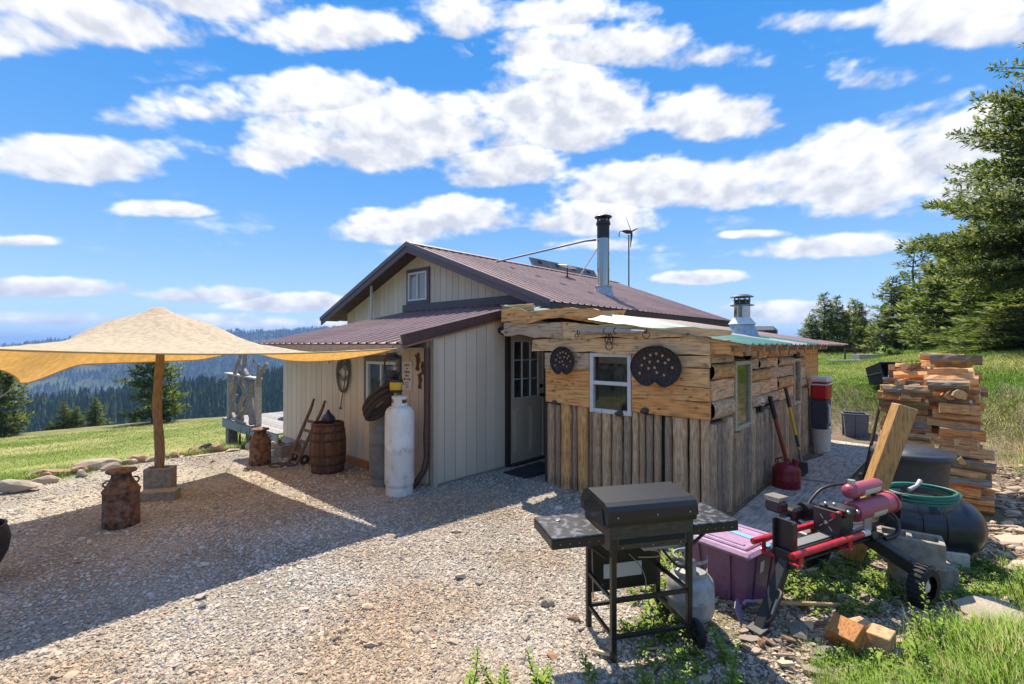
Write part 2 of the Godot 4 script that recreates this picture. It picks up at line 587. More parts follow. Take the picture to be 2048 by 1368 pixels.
func rock_mesh(sd: int, flat := 0.6, rough := 0.3, sub := 1) -> ArrayMesh:
	# a broken stone: faceted, with sharp edges
	var g := RandomNumberGenerator.new()
	g.seed = sd
	var t := (1.0 + sqrt(5.0)) / 2.0
	var p := []
	for s: float in [-1.0, 1.0]:
		for u: float in [-t, t]:
			p.append(Vector3(0, s, u).normalized())
			p.append(Vector3(s, u, 0).normalized())
			p.append(Vector3(u, 0, s).normalized())
	var hull := []
	for i in 12:
		for j in range(i + 1, 12):
			for k in range(j + 1, 12):
				if p[i].distance_to(p[j]) < 1.1 and p[j].distance_to(p[k]) < 1.1 and p[i].distance_to(p[k]) < 1.1: hull.append([i, j, k])
	var q := []
	for i in 12: q.append(p[i] * g.randf_range(1.0 - rough, 1.0 + rough * 0.6) * Vector3(1, flat, g.randf_range(0.6, 0.95)))
	var b := MB.new()
	var f := noise(1.3, 3, sd)
	for h in hull:
		if sub == 0:
			b.facet(q[h[0]], q[h[1]], q[h[2]], q[h[0]] + q[h[1]] + q[h[2]])
			continue
		var w := []
		for e in 3:
			var mid: Vector3 = (q[h[e]] + q[h[(e + 1) % 3]]) * 0.5
			mid *= 1.08 + f.get_noise_3dv(mid * 3.0) * 0.28
			w.append(mid)
		for tr in [[q[h[0]], w[0], w[2]], [q[h[1]], w[1], w[0]], [q[h[2]], w[2], w[1]], [w[0], w[1], w[2]]]:
			b.facet(tr[0], tr[1], tr[2], tr[0] + tr[1] + tr[2])
	return b.mesh()

func footprint_free(x: float, z: float) -> bool:
	# not under the buildings or the deck
	var h := hf(Vector3(x, 0, z))
	if h.x > -4.62 and h.x < 0.02 and h.z < 0.02 and h.z > -12.0: return false
	if h.x > -7.8 and h.x <= -4.6 and h.z < 0.15 and h.z > -12.0: return false
	if h.x > 0.9 and h.x < 3.22 and h.z < -1.15 and h.z > -7.2: return false
	return true

func make_gravel() -> void:
	rng.seed = 11
	var ms := []
	for k in 6: ms.append(rock_mesh(100 + k, 0.5, 0.45, 0))
	var at := [[], [], [], [], [], []]
	var tint := [[], [], [], [], [], []]
	for k in 190000:
		var az := rng.randf_range(-0.86, 0.72)
		var r := 2.3 / (1.0 - rng.randf() * 0.775)
		var x := sin(az) * r
		var z := -cos(az) * r
		var g := in_gravel(x, z) + rng.randf_range(-0.35, 0.25)
		var b := -1.0
		if g < 0.0:
			if x < -5.5: continue
			b = behind_bank(x, z)
			if b > 1.1 or rng.randf() < 0.45: continue
		if not footprint_free(x, z) or blocked(x, z): continue
		var pk := land_noise.get_noise_2d(x * 35.0 + 7.0, z * 22.0)
		if pk < -0.08 and rng.randf() < 0.55: continue
		var s := 0.0055 + 0.0105 * pow(rng.randf(), 2.6) * (1.0 + r * 0.05) + r * 0.0007
		if rng.randf() < 0.012: s *= rng.randf_range(1.6, 2.8)
		var bs := Basis.from_euler(Vector3(rng.randf_range(-0.5, 0.5), rng.randf() * TAU, rng.randf_range(-0.5, 0.5))).scaled(Vector3.ONE * s)
		var i := k % 6
		at[i].append(Transform3D(bs, Vector3(x, land(x, z) + s * 0.12, z)))
		var v := rng.randf_range(0.30, 0.66)
		var hue := rng.randf()
		var cc := Color(v, v * 0.955, v * 0.875)
		if hue > 0.72: cc = Color(v, v * 0.88, v * 0.80)
		elif hue > 0.6: cc = Color(v * 0.8, v * 0.8, v * 0.8)
		elif hue > 0.585: cc = Color(v * 1.0, v * 0.62, v * 0.42)
		if b > -0.99 or g < -0.05: cc = cc * Color(0.95, 0.84, 0.7)
		else: cc = cc * Color(0.96, 0.93, 0.88).lerp(Color(0.80, 0.64, 0.48), clampf(0.15 + land_noise.get_noise_2d(x * 28.0, z * 28.0 + 40.0) * 1.8, 0.0, 1.0))
		tint[i].append(cc)
	scatter("gravel", ms, mat("stone", Color(1, 1, 1), 0.9, {"vc": true}), at, tint, "loose grey crushed stone covering the yard", "gravel")
# ---------------------------------------------------------------- cabin
func poly_mesh(pts: Array, depth: float, z := 0.0) -> ArrayMesh:
	var b := MB.new()
	b.prism(PackedVector2Array(pts), depth, Transform3D(Basis(), Vector3(0, 0, z)))
	return b.mesh()

# upright siding boards from x0 to x1 with grooves between, cut round openings [x0, x1, y0, y1]
func siding(parent: Node, x0: float, x1: float, w: float, bottom: Callable, top: Callable, holes: Array, ms: Array, at := Vector3.ZERO, turn := 0.0) -> void:
	var n := int(round((x1 - x0) / w))
	w = (x1 - x0) / n
	for k in n:
		var a := x0 + w * k + 0.005
		var c := x0 + w * (k + 1) - 0.005
		var runs := [[bottom.call((a + c) / 2), -1.0]]
		for h in holes:
			if a < h[1] and c > h[0]:
				if h[2] > runs[-1][0] + 0.02: runs[-1][1] = h[2]
				else: runs.pop_back()
				runs.append([h[3], -1.0])
		for r in runs:
			var t0: float = top.call(a) if r[1] < 0 else r[1]
			var t1: float = top.call(c) if r[1] < 0 else r[1]
			if minf(t0, t1) <= r[0] + 0.01: continue
			var pts := [Vector2(a, r[0]), Vector2(c, r[0]), Vector2(c, t1)]
			var mid := -3.82
			if r[1] < 0 and a < mid and c > mid and top.call(mid) > maxf(t0, t1): pts.append(Vector2(mid, top.call(mid)))
			pts.append(Vector2(a, t0))
			part("siding_board", poly_mesh(pts, 0.02), ms[(k * 7 + int(x0 * 10)) % ms.size()], parent, at, turn)

func ribbed(width: float, length: float, ribs: int, rib := 0.024, slack := 0.0) -> ArrayMesh:
	var prof := []
	var pitch := width / ribs
	for k in ribs:
		var x := pitch * k
		for q in [[0.0, 0.0], [pitch * 0.5 - 0.032, 0.0], [pitch * 0.5 - 0.014, rib], [pitch * 0.5 + 0.014, rib], [pitch * 0.5 + 0.032, 0.0]]: prof.append(Vector2(x + q[0], q[1]))
		prof.append(Vector2(x + pitch * 0.75, 0.003))
	prof.append(Vector2(width, 0.0))
	var poly := PackedVector2Array()
	for p in prof: poly.append(p)
	for k in range(prof.size() - 1, -1, -1): poly.append(prof[k] - Vector2(0, 0.004))
	var b := MB.new()
	b.prism(poly, length)
	return b.mesh()

func sheets(parent: Node, called: String, m: Mesh, ms: Array, origin: Vector3, across: Vector3, down: Vector3, step: float, count: int) -> void:
	for k in count:
		var o := part(called, m, ms[k % ms.size()], parent)
		o.transform = Transform3D(Basis(across, down.cross(across).normalized(), down), origin + across * step * k + Vector3.UP * 0.0015 * (k % 2))

# a framed window in the plane z = 0, from (x0, y0) to (x1, y1), facing +z
func window(parent: Node, x0: float, y0: float, x1: float, y1: float, frame: Material, split: String, trim: Material, trim_w: float, at := Vector3.ZERO, turn := 0.0, fw := 0.045) -> Node3D:
	var b := MB.new()
	var w := x1 - x0
	var h := y1 - y0
	var c := Vector3((x0 + x1) / 2, (y0 + y1) / 2, 0.03)
	for s: float in [-1.0, 1.0]:
		b.box(c + Vector3(s * (w - fw) / 2, 0, 0), Vector3(fw, h, 0.07), 0.006)
		b.box(c + Vector3(0, s * (h - fw) / 2, 0), Vector3(w - fw * 2, fw, 0.066), 0.006)
	if split == "across": b.box(c, Vector3(w - fw * 2, fw * 0.9, 0.06), 0.005)
	if split == "upright": b.box(c, Vector3(fw * 0.9, h - fw * 2, 0.06), 0.005)
	var o := part("window", b.mesh(), frame, parent, at, turn)
	var g := glass()
	if split == "across":
		part("pane", bx(Vector3(w - fw * 2, h / 2 - fw * 1.45, 0.006)), g, o, c + Vector3(0, h / 4 - fw * 0.27, 0.008))
		part("pane", bx(Vector3(w - fw * 2, h / 2 - fw * 1.45, 0.006)), g, o, c + Vector3(0, -h / 4 + fw * 0.27, -0.012))
	elif split == "upright":
		for s: float in [-1.0, 1.0]: part("pane", bx(Vector3(w / 2 - fw * 1.45, h - fw * 2, 0.006)), g, o, c + Vector3(s * (w / 4 - fw * 0.27), 0, 0.004 * s))
	else:
		part("pane", bx(Vector3(w - fw * 2, h - fw * 2, 0.006)), g, o, c)
	# the room behind: reveal boards and a dark back
	var rb := MB.new()
	for s: float in [-1.0, 1.0]:
		rb.box(c + Vector3(s * (w / 2 + 0.008), 0, -0.3), Vector3(0.016, h + 0.03, 0.5))
		rb.box(c + Vector3(0, s * (h / 2 + 0.008), -0.3), Vector3(w, 0.016, 0.5))
	rb.box(c + Vector3(0, 0, -0.56), Vector3(w + 0.03, h + 0.03, 0.012))
	part("reveal", rb.mesh(), mat("room_boards", Color(0.26, 0.19, 0.13), 0.85, {"tex": "grain", "scale": Vector3(3, 0.6, 3)}), o)
	if trim:
		var tb := MB.new()
		var tw := trim_w
		for s: float in [-1.0, 1.0]:
			tb.box(c + Vector3(s * (w + tw) / 2, 0, 0), Vector3(tw, h + tw * 2, 0.036), 0.004)
			tb.box(c + Vector3(0, s * (h + tw) / 2, 0), Vector3(w, tw, 0.036), 0.004)
		part("trim", tb.mesh(), trim, o)
	return o

func glass() -> StandardMaterial3D:
	if mats.has("glass"): return mats.glass
	var m := mat("glass", Color(0.03, 0.04, 0.04), 0.02)
	m.transparency = BaseMaterial3D.TRANSPARENCY_ALPHA
	m.albedo_color.a = 0.12
	return m

func lean_top(z: float) -> float:   # top of the lean-to roof over house z
	return 1.90 + 0.225 * (0.5 - z)

func main_top(x: float) -> float:
	return 4.12 - 0.38 * absf(x + 3.82)

func make_cabin() -> void:
	var beige := []
	for k in 3:
		var q: float = [1.0, 0.95, 1.04][k]
		beige.append(mat("beige_siding_%d" % k, Color(0.78 * q, 0.67 * q, 0.515 * q), 0.75, {"tex": "speck", "scale": Vector3(4.0 + k, 4.0, 4.0), "bump": "speck", "height": 0.1}))
	var groove := mat("siding_groove", Color(0.48, 0.41, 0.31), 0.85)
	var brown := mat("brown_trim", Color(0.10, 0.043, 0.038), 0.5, {"tex": "blot", "scale": Vector3(1.5, 1.5, 1.5)})
	var plum := mat("plum_trim", Color(0.13, 0.10, 0.115), 0.6, {"tex": "speck", "scale": Vector3(2, 2, 2)})
	var roof := []
	for k in 3:
		var q: float = [1.0, 0.9, 1.08][k]
		roof.append(mat("plum_roof_%d" % k, Color(0.33 * q, 0.20 * q, 0.195 * q), 0.5, {"tex": "blot", "scale": Vector3(0.6, 0.6, 0.6), "spec": 0.45}))
	var white := mat("white_vinyl", Color(0.78, 0.78, 0.77), 0.4, {"tex": "speck", "scale": Vector3(3, 3, 3)})
	var fascia := mat("weathered_fascia", Color(0.44, 0.31, 0.215), 0.8, {"tex": "grain", "scale": Vector3(0.5, 8, 8), "bump": "grain", "height": 0.3})
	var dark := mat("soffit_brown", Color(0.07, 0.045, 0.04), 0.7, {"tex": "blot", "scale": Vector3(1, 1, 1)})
	var c := thing("cabin", "beige board-sided cabin with plum metal roofs and a low front lean-to", "cabin", CORNER, TURN)
	# lean-to front wall
	var b := MB.new()
	b.box(Vector3(-3.1, 0.98, -0.03), Vector3(2.97, 1.98, 0.06))
	b.box(Vector3(-0.31, 0.98, -0.03), Vector3(0.72, 1.98, 0.06))
	b.box(Vector3(-1.14, 0.47, -0.03), Vector3(0.94, 0.96, 0.06))
	b.box(Vector3(-1.14, 1.81, -0.03), Vector3(0.94, 0.32, 0.06))
	b.box(Vector3(-4.55, 0.95, -1.4), Vector3(0.06, 1.9, 2.68))
	var w := part("wall", b.mesh(), groove, c)
	siding(w, -4.58, -0.06, 0.196, func(x): return 0.05, func(x): return 1.97, [[-1.5, -0.73, 0.97, 1.64]], beige)
	# low ledger board and skirt at the foot of the wall
	part("skirt_board", bx(Vector3(2.0, 0.11, 0.03), 0.004), mat("grey_skirt", Color(0.33, 0.31, 0.29), 0.85, {"tex": "grain", "scale": Vector3(0.6, 8, 8)}), w, Vector3(-3.6, 0.05, 0.04))
	part("skirt_board", bx(Vector3(1.1, 0.13, 0.035), 0.006), mat("orange_skirt", Color(0.43, 0.20, 0.075), 0.8, {"tex": "grain", "scale": Vector3(0.7, 9, 9), "bump": "grain", "height": 0.3}), w, Vector3(-2.03, 0.055, 0.043)).set_meta("label", "raw orange skirt board at the foot of the wall")
	window(c, -1.5, 0.97, -0.73, 1.64, white, "upright", mat("grey_trim", Color(0.19, 0.165, 0.14), 0.7, {"tex": "speck", "scale": Vector3(3, 3, 3)}), 0.085)
	# door wall, x = 0, facing +x; its own x axis runs back into the picture
	var q := PI / 2
	b = MB.new()
	b.prism(PackedVector2Array([Vector2(0.0, 0), Vector2(1.52, 0), Vector2(1.52, 2.25), Vector2(0.0, 1.93)]), 0.06, Transform3D(Basis(), Vector3(0, 0, -0.08)))
	b.prism(PackedVector2Array([Vector2(1.52, 2.06), Vector2(2.42, 2.06), Vector2(2.42, 2.46), Vector2(1.52, 2.25)]), 0.06, Transform3D(Basis(), Vector3(0, 0, -0.08)))
	b.prism(PackedVector2Array([Vector2(2.42, 0), Vector2(2.8, 0), Vector2(2.8, 2.54), Vector2(2.42, 2.46)]), 0.06, Transform3D(Basis(), Vector3(0, 0, -0.08)))
	var dw := part("wall", b.mesh(), groove, c, Vector3.ZERO, q)
	var rake := func(x): return lean_top(-x) - 0.05
	siding(dw, 0.02, 1.42, 0.2, func(x): return 0.03, rake, [], beige, Vector3(0, 0, -0.02))
	siding(dw, 1.52, 2.44, 0.2, func(x): return 2.08, rake, [], beige, Vector3(0, 0, -0.02))
	siding(dw, 2.46, 2.8, 0.17, func(x): return 0.03, rake, [], beige, Vector3(0, 0, -0.02))
	part("corner_trim", bx(Vector3(0.09, 1.92, 0.03), 0.005), beige[1], dw, Vector3(0.045, 0.98, 0.02))
	# door
	var door_m := mat("door_paint", Color(0.66, 0.58, 0.44), 0.5, {"tex": "speck", "scale": Vector3(2, 2, 2)})
	b = MB.new()
	b.box(Vector3(1.545, 1.03, -0.02), Vector3(0.03, 2.06, 0.05))
	b.box(Vector3(2.365, 1.03, -0.02), Vector3(0.03, 2.06, 0.05))
	b.box(Vector3(1.955, 0.53, -0.03), Vector3(0.785, 1.02, 0.04), 0.004)
	b.box(Vector3(1.955, 1.985, -0.03), Vector3(0.785, 0.09, 0.04), 0.004)
	b.box(Vector3(1.595, 1.49, -0.03), Vector3(0.07, 0.9, 0.04), 0.004)
	b.box(Vector3(2.30, 1.49, -0.03), Vector3(0.1, 0.9, 0.04), 0.004)
	for y: float in [0.52]:
		for x: float in [1.75, 2.15]:
			b.box(Vector3(x, y, -0.008), Vector3(0.27, 0.72, 0.014), 0.008)
			b.box(Vector3(x, y, 0.0), Vector3(0.19, 0.62, 0.012), 0.006)
	var d := part("door", b.mesh(), door_m, c, Vector3(0, 0, 0), q)
	for k in 9: part("pane", bx(Vector3(0.192, 0.275, 0.006)), glass(), d, Vector3(1.737 + 0.2035 * (k % 3), 1.19 + 0.3 * (k / 3), -0.03))
	b = MB.new()
	for k in 4:
		b.box(Vector3(1.635 + 0.2035 * k, 1.49, -0.02), Vector3(0.018, 0.9, 0.026), 0.003)
		b.box(Vector3(1.94, 1.04 + 0.3 * k, -0.02), Vector3(0.6, 0.018, 0.024), 0.003)
	part("muntins", b.mesh(), white, d)
	b = MB.new()
	for y: float in [1.05]:
		b.tube([Vector3(2.305, y, -0.01), Vector3(2.305, y, 0.02)], 0.03, 12)
		b.tube([Vector3(2.305, y, 0.02), Vector3(2.305, y, 0.055)], [0.013, 0.022], 10)
	b.sphere(Vector3(2.305, 1.05, 0.06), Vector3(0.028, 0.028, 0.022))
	part("handle", b.mesh(), mat("dark_bronze", Color(0.05, 0.04, 0.035), 0.35, {"metal": 0.8}), d)
	b = MB.new()
	b.tube([Vector3(2.305, 1.2, -0.01), Vector3(2.305, 1.2, 0.02), Vector3(2.305, 1.2, 0.03)], [0.03, 0.03, 0.02], 12)
	part("deadbolt", b.mesh(), mat("dark_bronze"), d)
	part("reveal", bx(Vector3(0.9, 2.1, 0.02)), mat("room_boards"), d, Vector3(1.95, 1.05, -0.55))
	b = MB.new()
	b.box(Vector3(1.48, 1.12, 0.005), Vector3(0.085, 2.24, 0.05), 0.004)
	b.box(Vector3(2.41, 1.03, 0.0), Vector3(0.06, 2.06, 0.04), 0.004)
	b.box(Vector3(1.955, 2.075, -0.005), Vector3(0.86, 0.035, 0.05), 0.004)
	b.box(Vector3(1.955, 0.01, 0.0), Vector3(0.88, 0.04, 0.12), 0.006)
	part("door_trim", b.mesh(), mat("dark_door_trim", Color(0.038, 0.024, 0.022), 0.6), c, Vector3.ZERO, q)
	# lean-to roof
	var sl := Vector3(0, lean_top(0.5) - lean_top(-2.8), 3.3)
	var dl := sl.normalized()
	var top := Vector3(-4.62, lean_top(-2.8), -2.8)
	b = MB.new()
	b.prism(PackedVector2Array([Vector2(0, 0), Vector2(4.66, 0), Vector2(4.66, -0.05), Vector2(0, -0.05)]), sl.length() - 0.03, Transform3D(Basis(Vector3.RIGHT, dl.cross(Vector3.RIGHT), dl), top - Vector3(0, 0.012, 0)))
	var rf := part("roof", b.mesh(), fascia, c)
	sheets(rf, "roof_panel", ribbed(0.95, sl.length(), 4), roof, top, Vector3.RIGHT, dl, 0.936, 5)
	part("fascia", bx(Vector3(2.0, 0.125, 0.03), 0.004), fascia, rf, Vector3(-3.6, 1.825, 0.475))
	part("fascia", bx(Vector3(2.62, 0.125, 0.03), 0.004), fascia, rf, Vector3(-1.28, 1.822, 0.479))
	b = MB.new()
	b.prism(PackedVector2Array([Vector2(1.45, 0.03), Vector2(sl.length(), 0.03), Vector2(sl.length(), -0.11), Vector2(1.45, -0.11)]), 0.03, Transform3D(Basis(dl, Vector3.RIGHT.cross(dl), Vector3.RIGHT), Vector3(0.045, lean_top(-2.8), -2.8)))
	part("rake_trim", b.mesh(), brown, rf)
	b = MB.new()   # folded drip edge lying over the rake
	b.prism(PackedVector2Array([Vector2(2.4, 0.034), Vector2(3.38, 0.034), Vector2(3.38, 0.042), Vector2(2.4, 0.042)]), 0.07, Transform3D(Basis(dl, Vector3.RIGHT.cross(dl), Vector3.RIGHT), Vector3(0.0, lean_top(-2.8), -2.8)))
	part("drip_edge", b.mesh(), roof[2], rf)
	part("soffit", bx(Vector3(4.55, 0.015, 0.42), 0.0), fascia, rf, Vector3(-2.3, 1.835, 0.245))
	# downspout on the corner: dented at the knee, kicked out at the foot
	b = MB.new()
	b.tube([Vector3(0.03, 1.84, 0.045), Vector3(0.03, 1.2, 0.045), Vector3(0.035, 0.95, 0.05), Vector3(0.02, 0.7, 0.045), Vector3(0.03, 0.42, 0.05), Vector3(0.0, 0.24, 0.07), Vector3(-0.09, 0.05, 0.16), Vector3(-0.13, 0.02, 0.22)], [0.052, 0.052, 0.05, 0.056, 0.048, 0.058, 0.06, 0.05], 4, true, 0.75)
	part("downspout", b.mesh(), brown, c, Vector3(-0.02, 0, 0.035))
	# main house walls
	var gt := func(x): return main_top(x) - 0.1
	b = MB.new()
	b.prism(PackedVector2Array([Vector2(-7.25, 0.0), Vector2(0.0, 0.0), Vector2(0.0, 2.5), Vector2(-3.82, 4.0), Vector2(-7.25, 2.68)]), 0.06, Transform3D(Basis(), Vector3(0, 0, -2.87)))
	b.box(Vector3(-0.03, 1.27, -7.0), Vector3(0.06, 2.5, 8.2))
	b.box(Vector3(-7.22, 1.3, -7.0), Vector3(0.06, 2.55, 8.2))
	b.prism(PackedVector2Array([Vector2(-7.25, 0.0), Vector2(0.0, 0.0), Vector2(0.0, 2.5), Vector2(-3.82, 4.0), Vector2(-7.25, 2.68)]), 0.06, Transform3D(Basis(), Vector3(0, 0, -11.1)))
	var gw := part("wall", b.mesh(), groove, c)
	siding(gw, -7.22, -0.02, 0.2, func(x): return 2.3 if x > -4.7 else 0.2, gt, [[-4.35, -3.65, 2.9, 3.56]], beige, Vector3(0, 0, -2.81))
	window(c, -4.35, 2.9, -3.65, 3.56, white, "upright", plum, 0.08, Vector3(0, 0, -2.795))
	part("band_board", bx(Vector3(3.95, 0.16, 0.035), 0.004), plum, gw, Vector3(-2.62, 2.745, -2.772))
	# main roof
	var len := Vector2(3.98, 1.512).length()
	var dr := Vector3(3.98, -1.512, 0).normalized()
	var dlf := Vector3(-3.98, -1.512, 0).normalized()
	b = MB.new()
	for s: float in [-1.0, 1.0]:
		var dd := dr if s > 0 else dlf
		var ac := Vector3(0, 0, -s)
		b.prism(PackedVector2Array([Vector2(0.02, 0), Vector2(8.9, 0), Vector2(8.9, -0.04), Vector2(0.02, -0.04)]), len - 0.02, Transform3D(Basis(ac, dd.cross(ac), dd), Vector3(-3.82, 4.105, -2.35 if s > 0 else -11.3)))
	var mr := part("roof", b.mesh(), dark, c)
	var rib := ribbed(0.915, len, 4)
	sheets(mr, "roof_panel", rib, roof, Vector3(-3.82, 4.12, -2.35), Vector3(0, 0, -1), dr, 0.9, 10)
	sheets(mr, "roof_panel", rib, roof, Vector3(-3.82, 4.12, -11.35), Vector3(0, 0, 1), dlf, 0.9, 10)
	b = MB.new()
	b.prism(PackedVector2Array([Vector2(-0.16, -0.055), Vector2(0, 0.005), Vector2(0.16, -0.055), Vector2(0.16, -0.04), Vector2(0, 0.025), Vector2(-0.16, -0.04)]), 9.05, Transform3D(Basis(), Vector3(-3.82, 4.15, -11.36)))
	part("ridge_cap", b.mesh(), roof[1], mr)
	for s: float in [-1.0, 1.0]:
		b = MB.new()
		b.prism(PackedVector2Array([Vector2(0, 0.0), Vector2(3.98, -1.512), Vector2(3.98, -1.70), Vector2(0, -0.20)] if s > 0 else [Vector2(0, 0), Vector2(0, -0.20), Vector2(-3.98, -1.70), Vector2(-3.98, -1.512)]), 0.035, Transform3D(Basis(), Vector3(-3.82, 4.13, -2.352)))
		part("rake_board", b.mesh(), plum, mr)
		b = MB.new()
		b.prism(PackedVector2Array([Vector2(0, 0.03), Vector2(4.0, -1.49), Vector2(4.0, -1.585), Vector2(0, -0.065)] if s > 0 else [Vector2(0, 0.03), Vector2(0, -0.065), Vector2(-4.0, -1.585), Vector2(-4.0, -1.49)]), 0.02, Transform3D(Basis(), Vector3(-3.82, 4.13, -2.314)))
		part("rake_trim", b.mesh(), mat("plum_metal_trim", Color(0.11, 0.085, 0.095), 0.4), mr)
		var dd := dr if s > 0 else dlf
		for k in 15:
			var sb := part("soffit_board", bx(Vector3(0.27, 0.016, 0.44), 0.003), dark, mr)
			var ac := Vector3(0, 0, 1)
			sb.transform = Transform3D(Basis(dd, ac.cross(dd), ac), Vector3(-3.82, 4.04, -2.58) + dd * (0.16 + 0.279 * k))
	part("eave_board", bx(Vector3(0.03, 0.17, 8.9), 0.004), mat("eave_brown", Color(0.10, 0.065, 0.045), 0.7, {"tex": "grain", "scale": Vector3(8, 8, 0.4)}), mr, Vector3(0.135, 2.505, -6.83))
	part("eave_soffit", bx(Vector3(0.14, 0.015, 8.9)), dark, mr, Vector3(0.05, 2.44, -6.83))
	# tall stovepipe with a rain cap and two stays
	var steel := mat("galvanised", Color(0.36, 0.355, 0.33), 0.14, {"metal": 1.0})
	var soot := mat("sooty_steel", Color(0.045, 0.043, 0.042), 0.45, {"metal": 0.6, "tex": "blot", "scale": Vector3(2, 2, 2)})
	var base := Vector3(-1.235, 3.09, -6.28)
	b = MB.new()
	b.lathe([Vector2(0.3, -0.1), Vector2(0.25, 0.06), Vector2(0.2, 0.2), Vector2(0.215, 0.2), Vector2(0.215, 0.235), Vector2(0.155, 0.25)], 24)
	b.box(Vector3(0.05, -0.06, 0), Vector3(0.75, 0.012, 0.7), 0.0, Basis(Vector3.BACK, -0.363))
	var ch := part("chimney", b.mesh(), mat("grey_flashing", Color(0.42, 0.46, 0.52), 0.5, {"tex": "blot", "scale": Vector3(2, 2, 2)}), mr, base)
	var pipe := [Vector2(0.15, 0.2)]
	for y: float in [0.62, 1.02]: pipe.append_array([Vector2(0.15, y), Vector2(0.157, y), Vector2(0.157, y + 0.03), Vector2(0.15, y + 0.03)])
	pipe.append(Vector2(0.15, 1.42))
	b = MB.new()
	b.lathe(pipe, 28)
	part("pipe", b.mesh(), steel, ch)
	b = MB.new()
	b.lathe([Vector2(0.151, 1.40), Vector2(0.152, 1.74), Vector2(0.175, 1.74), Vector2(0.175, 1.79), Vector2(0.16, 1.79), Vector2(0.16, 1.83), Vector2(0.1, 1.83)], 28)
	for k in 10:
		var an := TAU * k / 10
		b.tube([Vector3(cos(an) * 0.145, 1.82, sin(an) * 0.145), Vector3(cos(an) * 0.145, 1.93, sin(an) * 0.145)], 0.01, 5)
	b.lathe([Vector2(0.0, 1.9), Vector2(0.2, 1.915), Vector2(0.215, 1.93), Vector2(0.2, 1.95), Vector2(0.13, 1.975), Vector2(0.0, 1.985)], 28)
	part("rain_cap", b.mesh(), soot, ch)
	b = MB.new()
	b.tube([Vector3(-2.07, 0.82, 1.78), Vector3(-0.33, 1.345, 0.3), Vector3(-0.14, 1.38, 0.1)], [0.022, 0.022, 0.03], 8)
	part("stay", b.mesh(), mat("grey_stay", Color(0.16, 0.16, 0.165), 0.5), ch)
	b = MB.new()
	b.tube([Vector3(-2.13, 0.84, -2.03), Vector3(-0.12, 1.36, -0.12)], 0.018, 8)
	part("stay", b.mesh(), mat("white_stay", Color(0.7, 0.68, 0.64), 0.5), ch)
	b = MB.new()
	b.tube([Vector3(0.28, -0.08, -0.12), Vector3(0.36, -0.1, -0.5)], 0.035, 8)
	part("roof_clamp", b.mesh(), soot, ch)
	# white vent pipe standing against the gable end
	b = MB.new()
	b.tube([Vector3(-5.62, 1.6, -2.55), Vector3(-5.62, 3.42, -2.55)], 0.034, 12)
	b.tube([Vector3(-5.62, 3.40, -2.55), Vector3(-5.62, 3.44, -2.55)], 0.038, 12)
	part("vent_pipe", b.mesh(), mat("vent_grey", Color(0.52, 0.50, 0.48), 0.5), c)
	# small white sensor box under the eave
	part("sensor", bx(Vector3(0.07, 0.1, 0.04), 0.008), white, c, Vector3(-2.72, 1.62, 0.045))
	roof_kit()

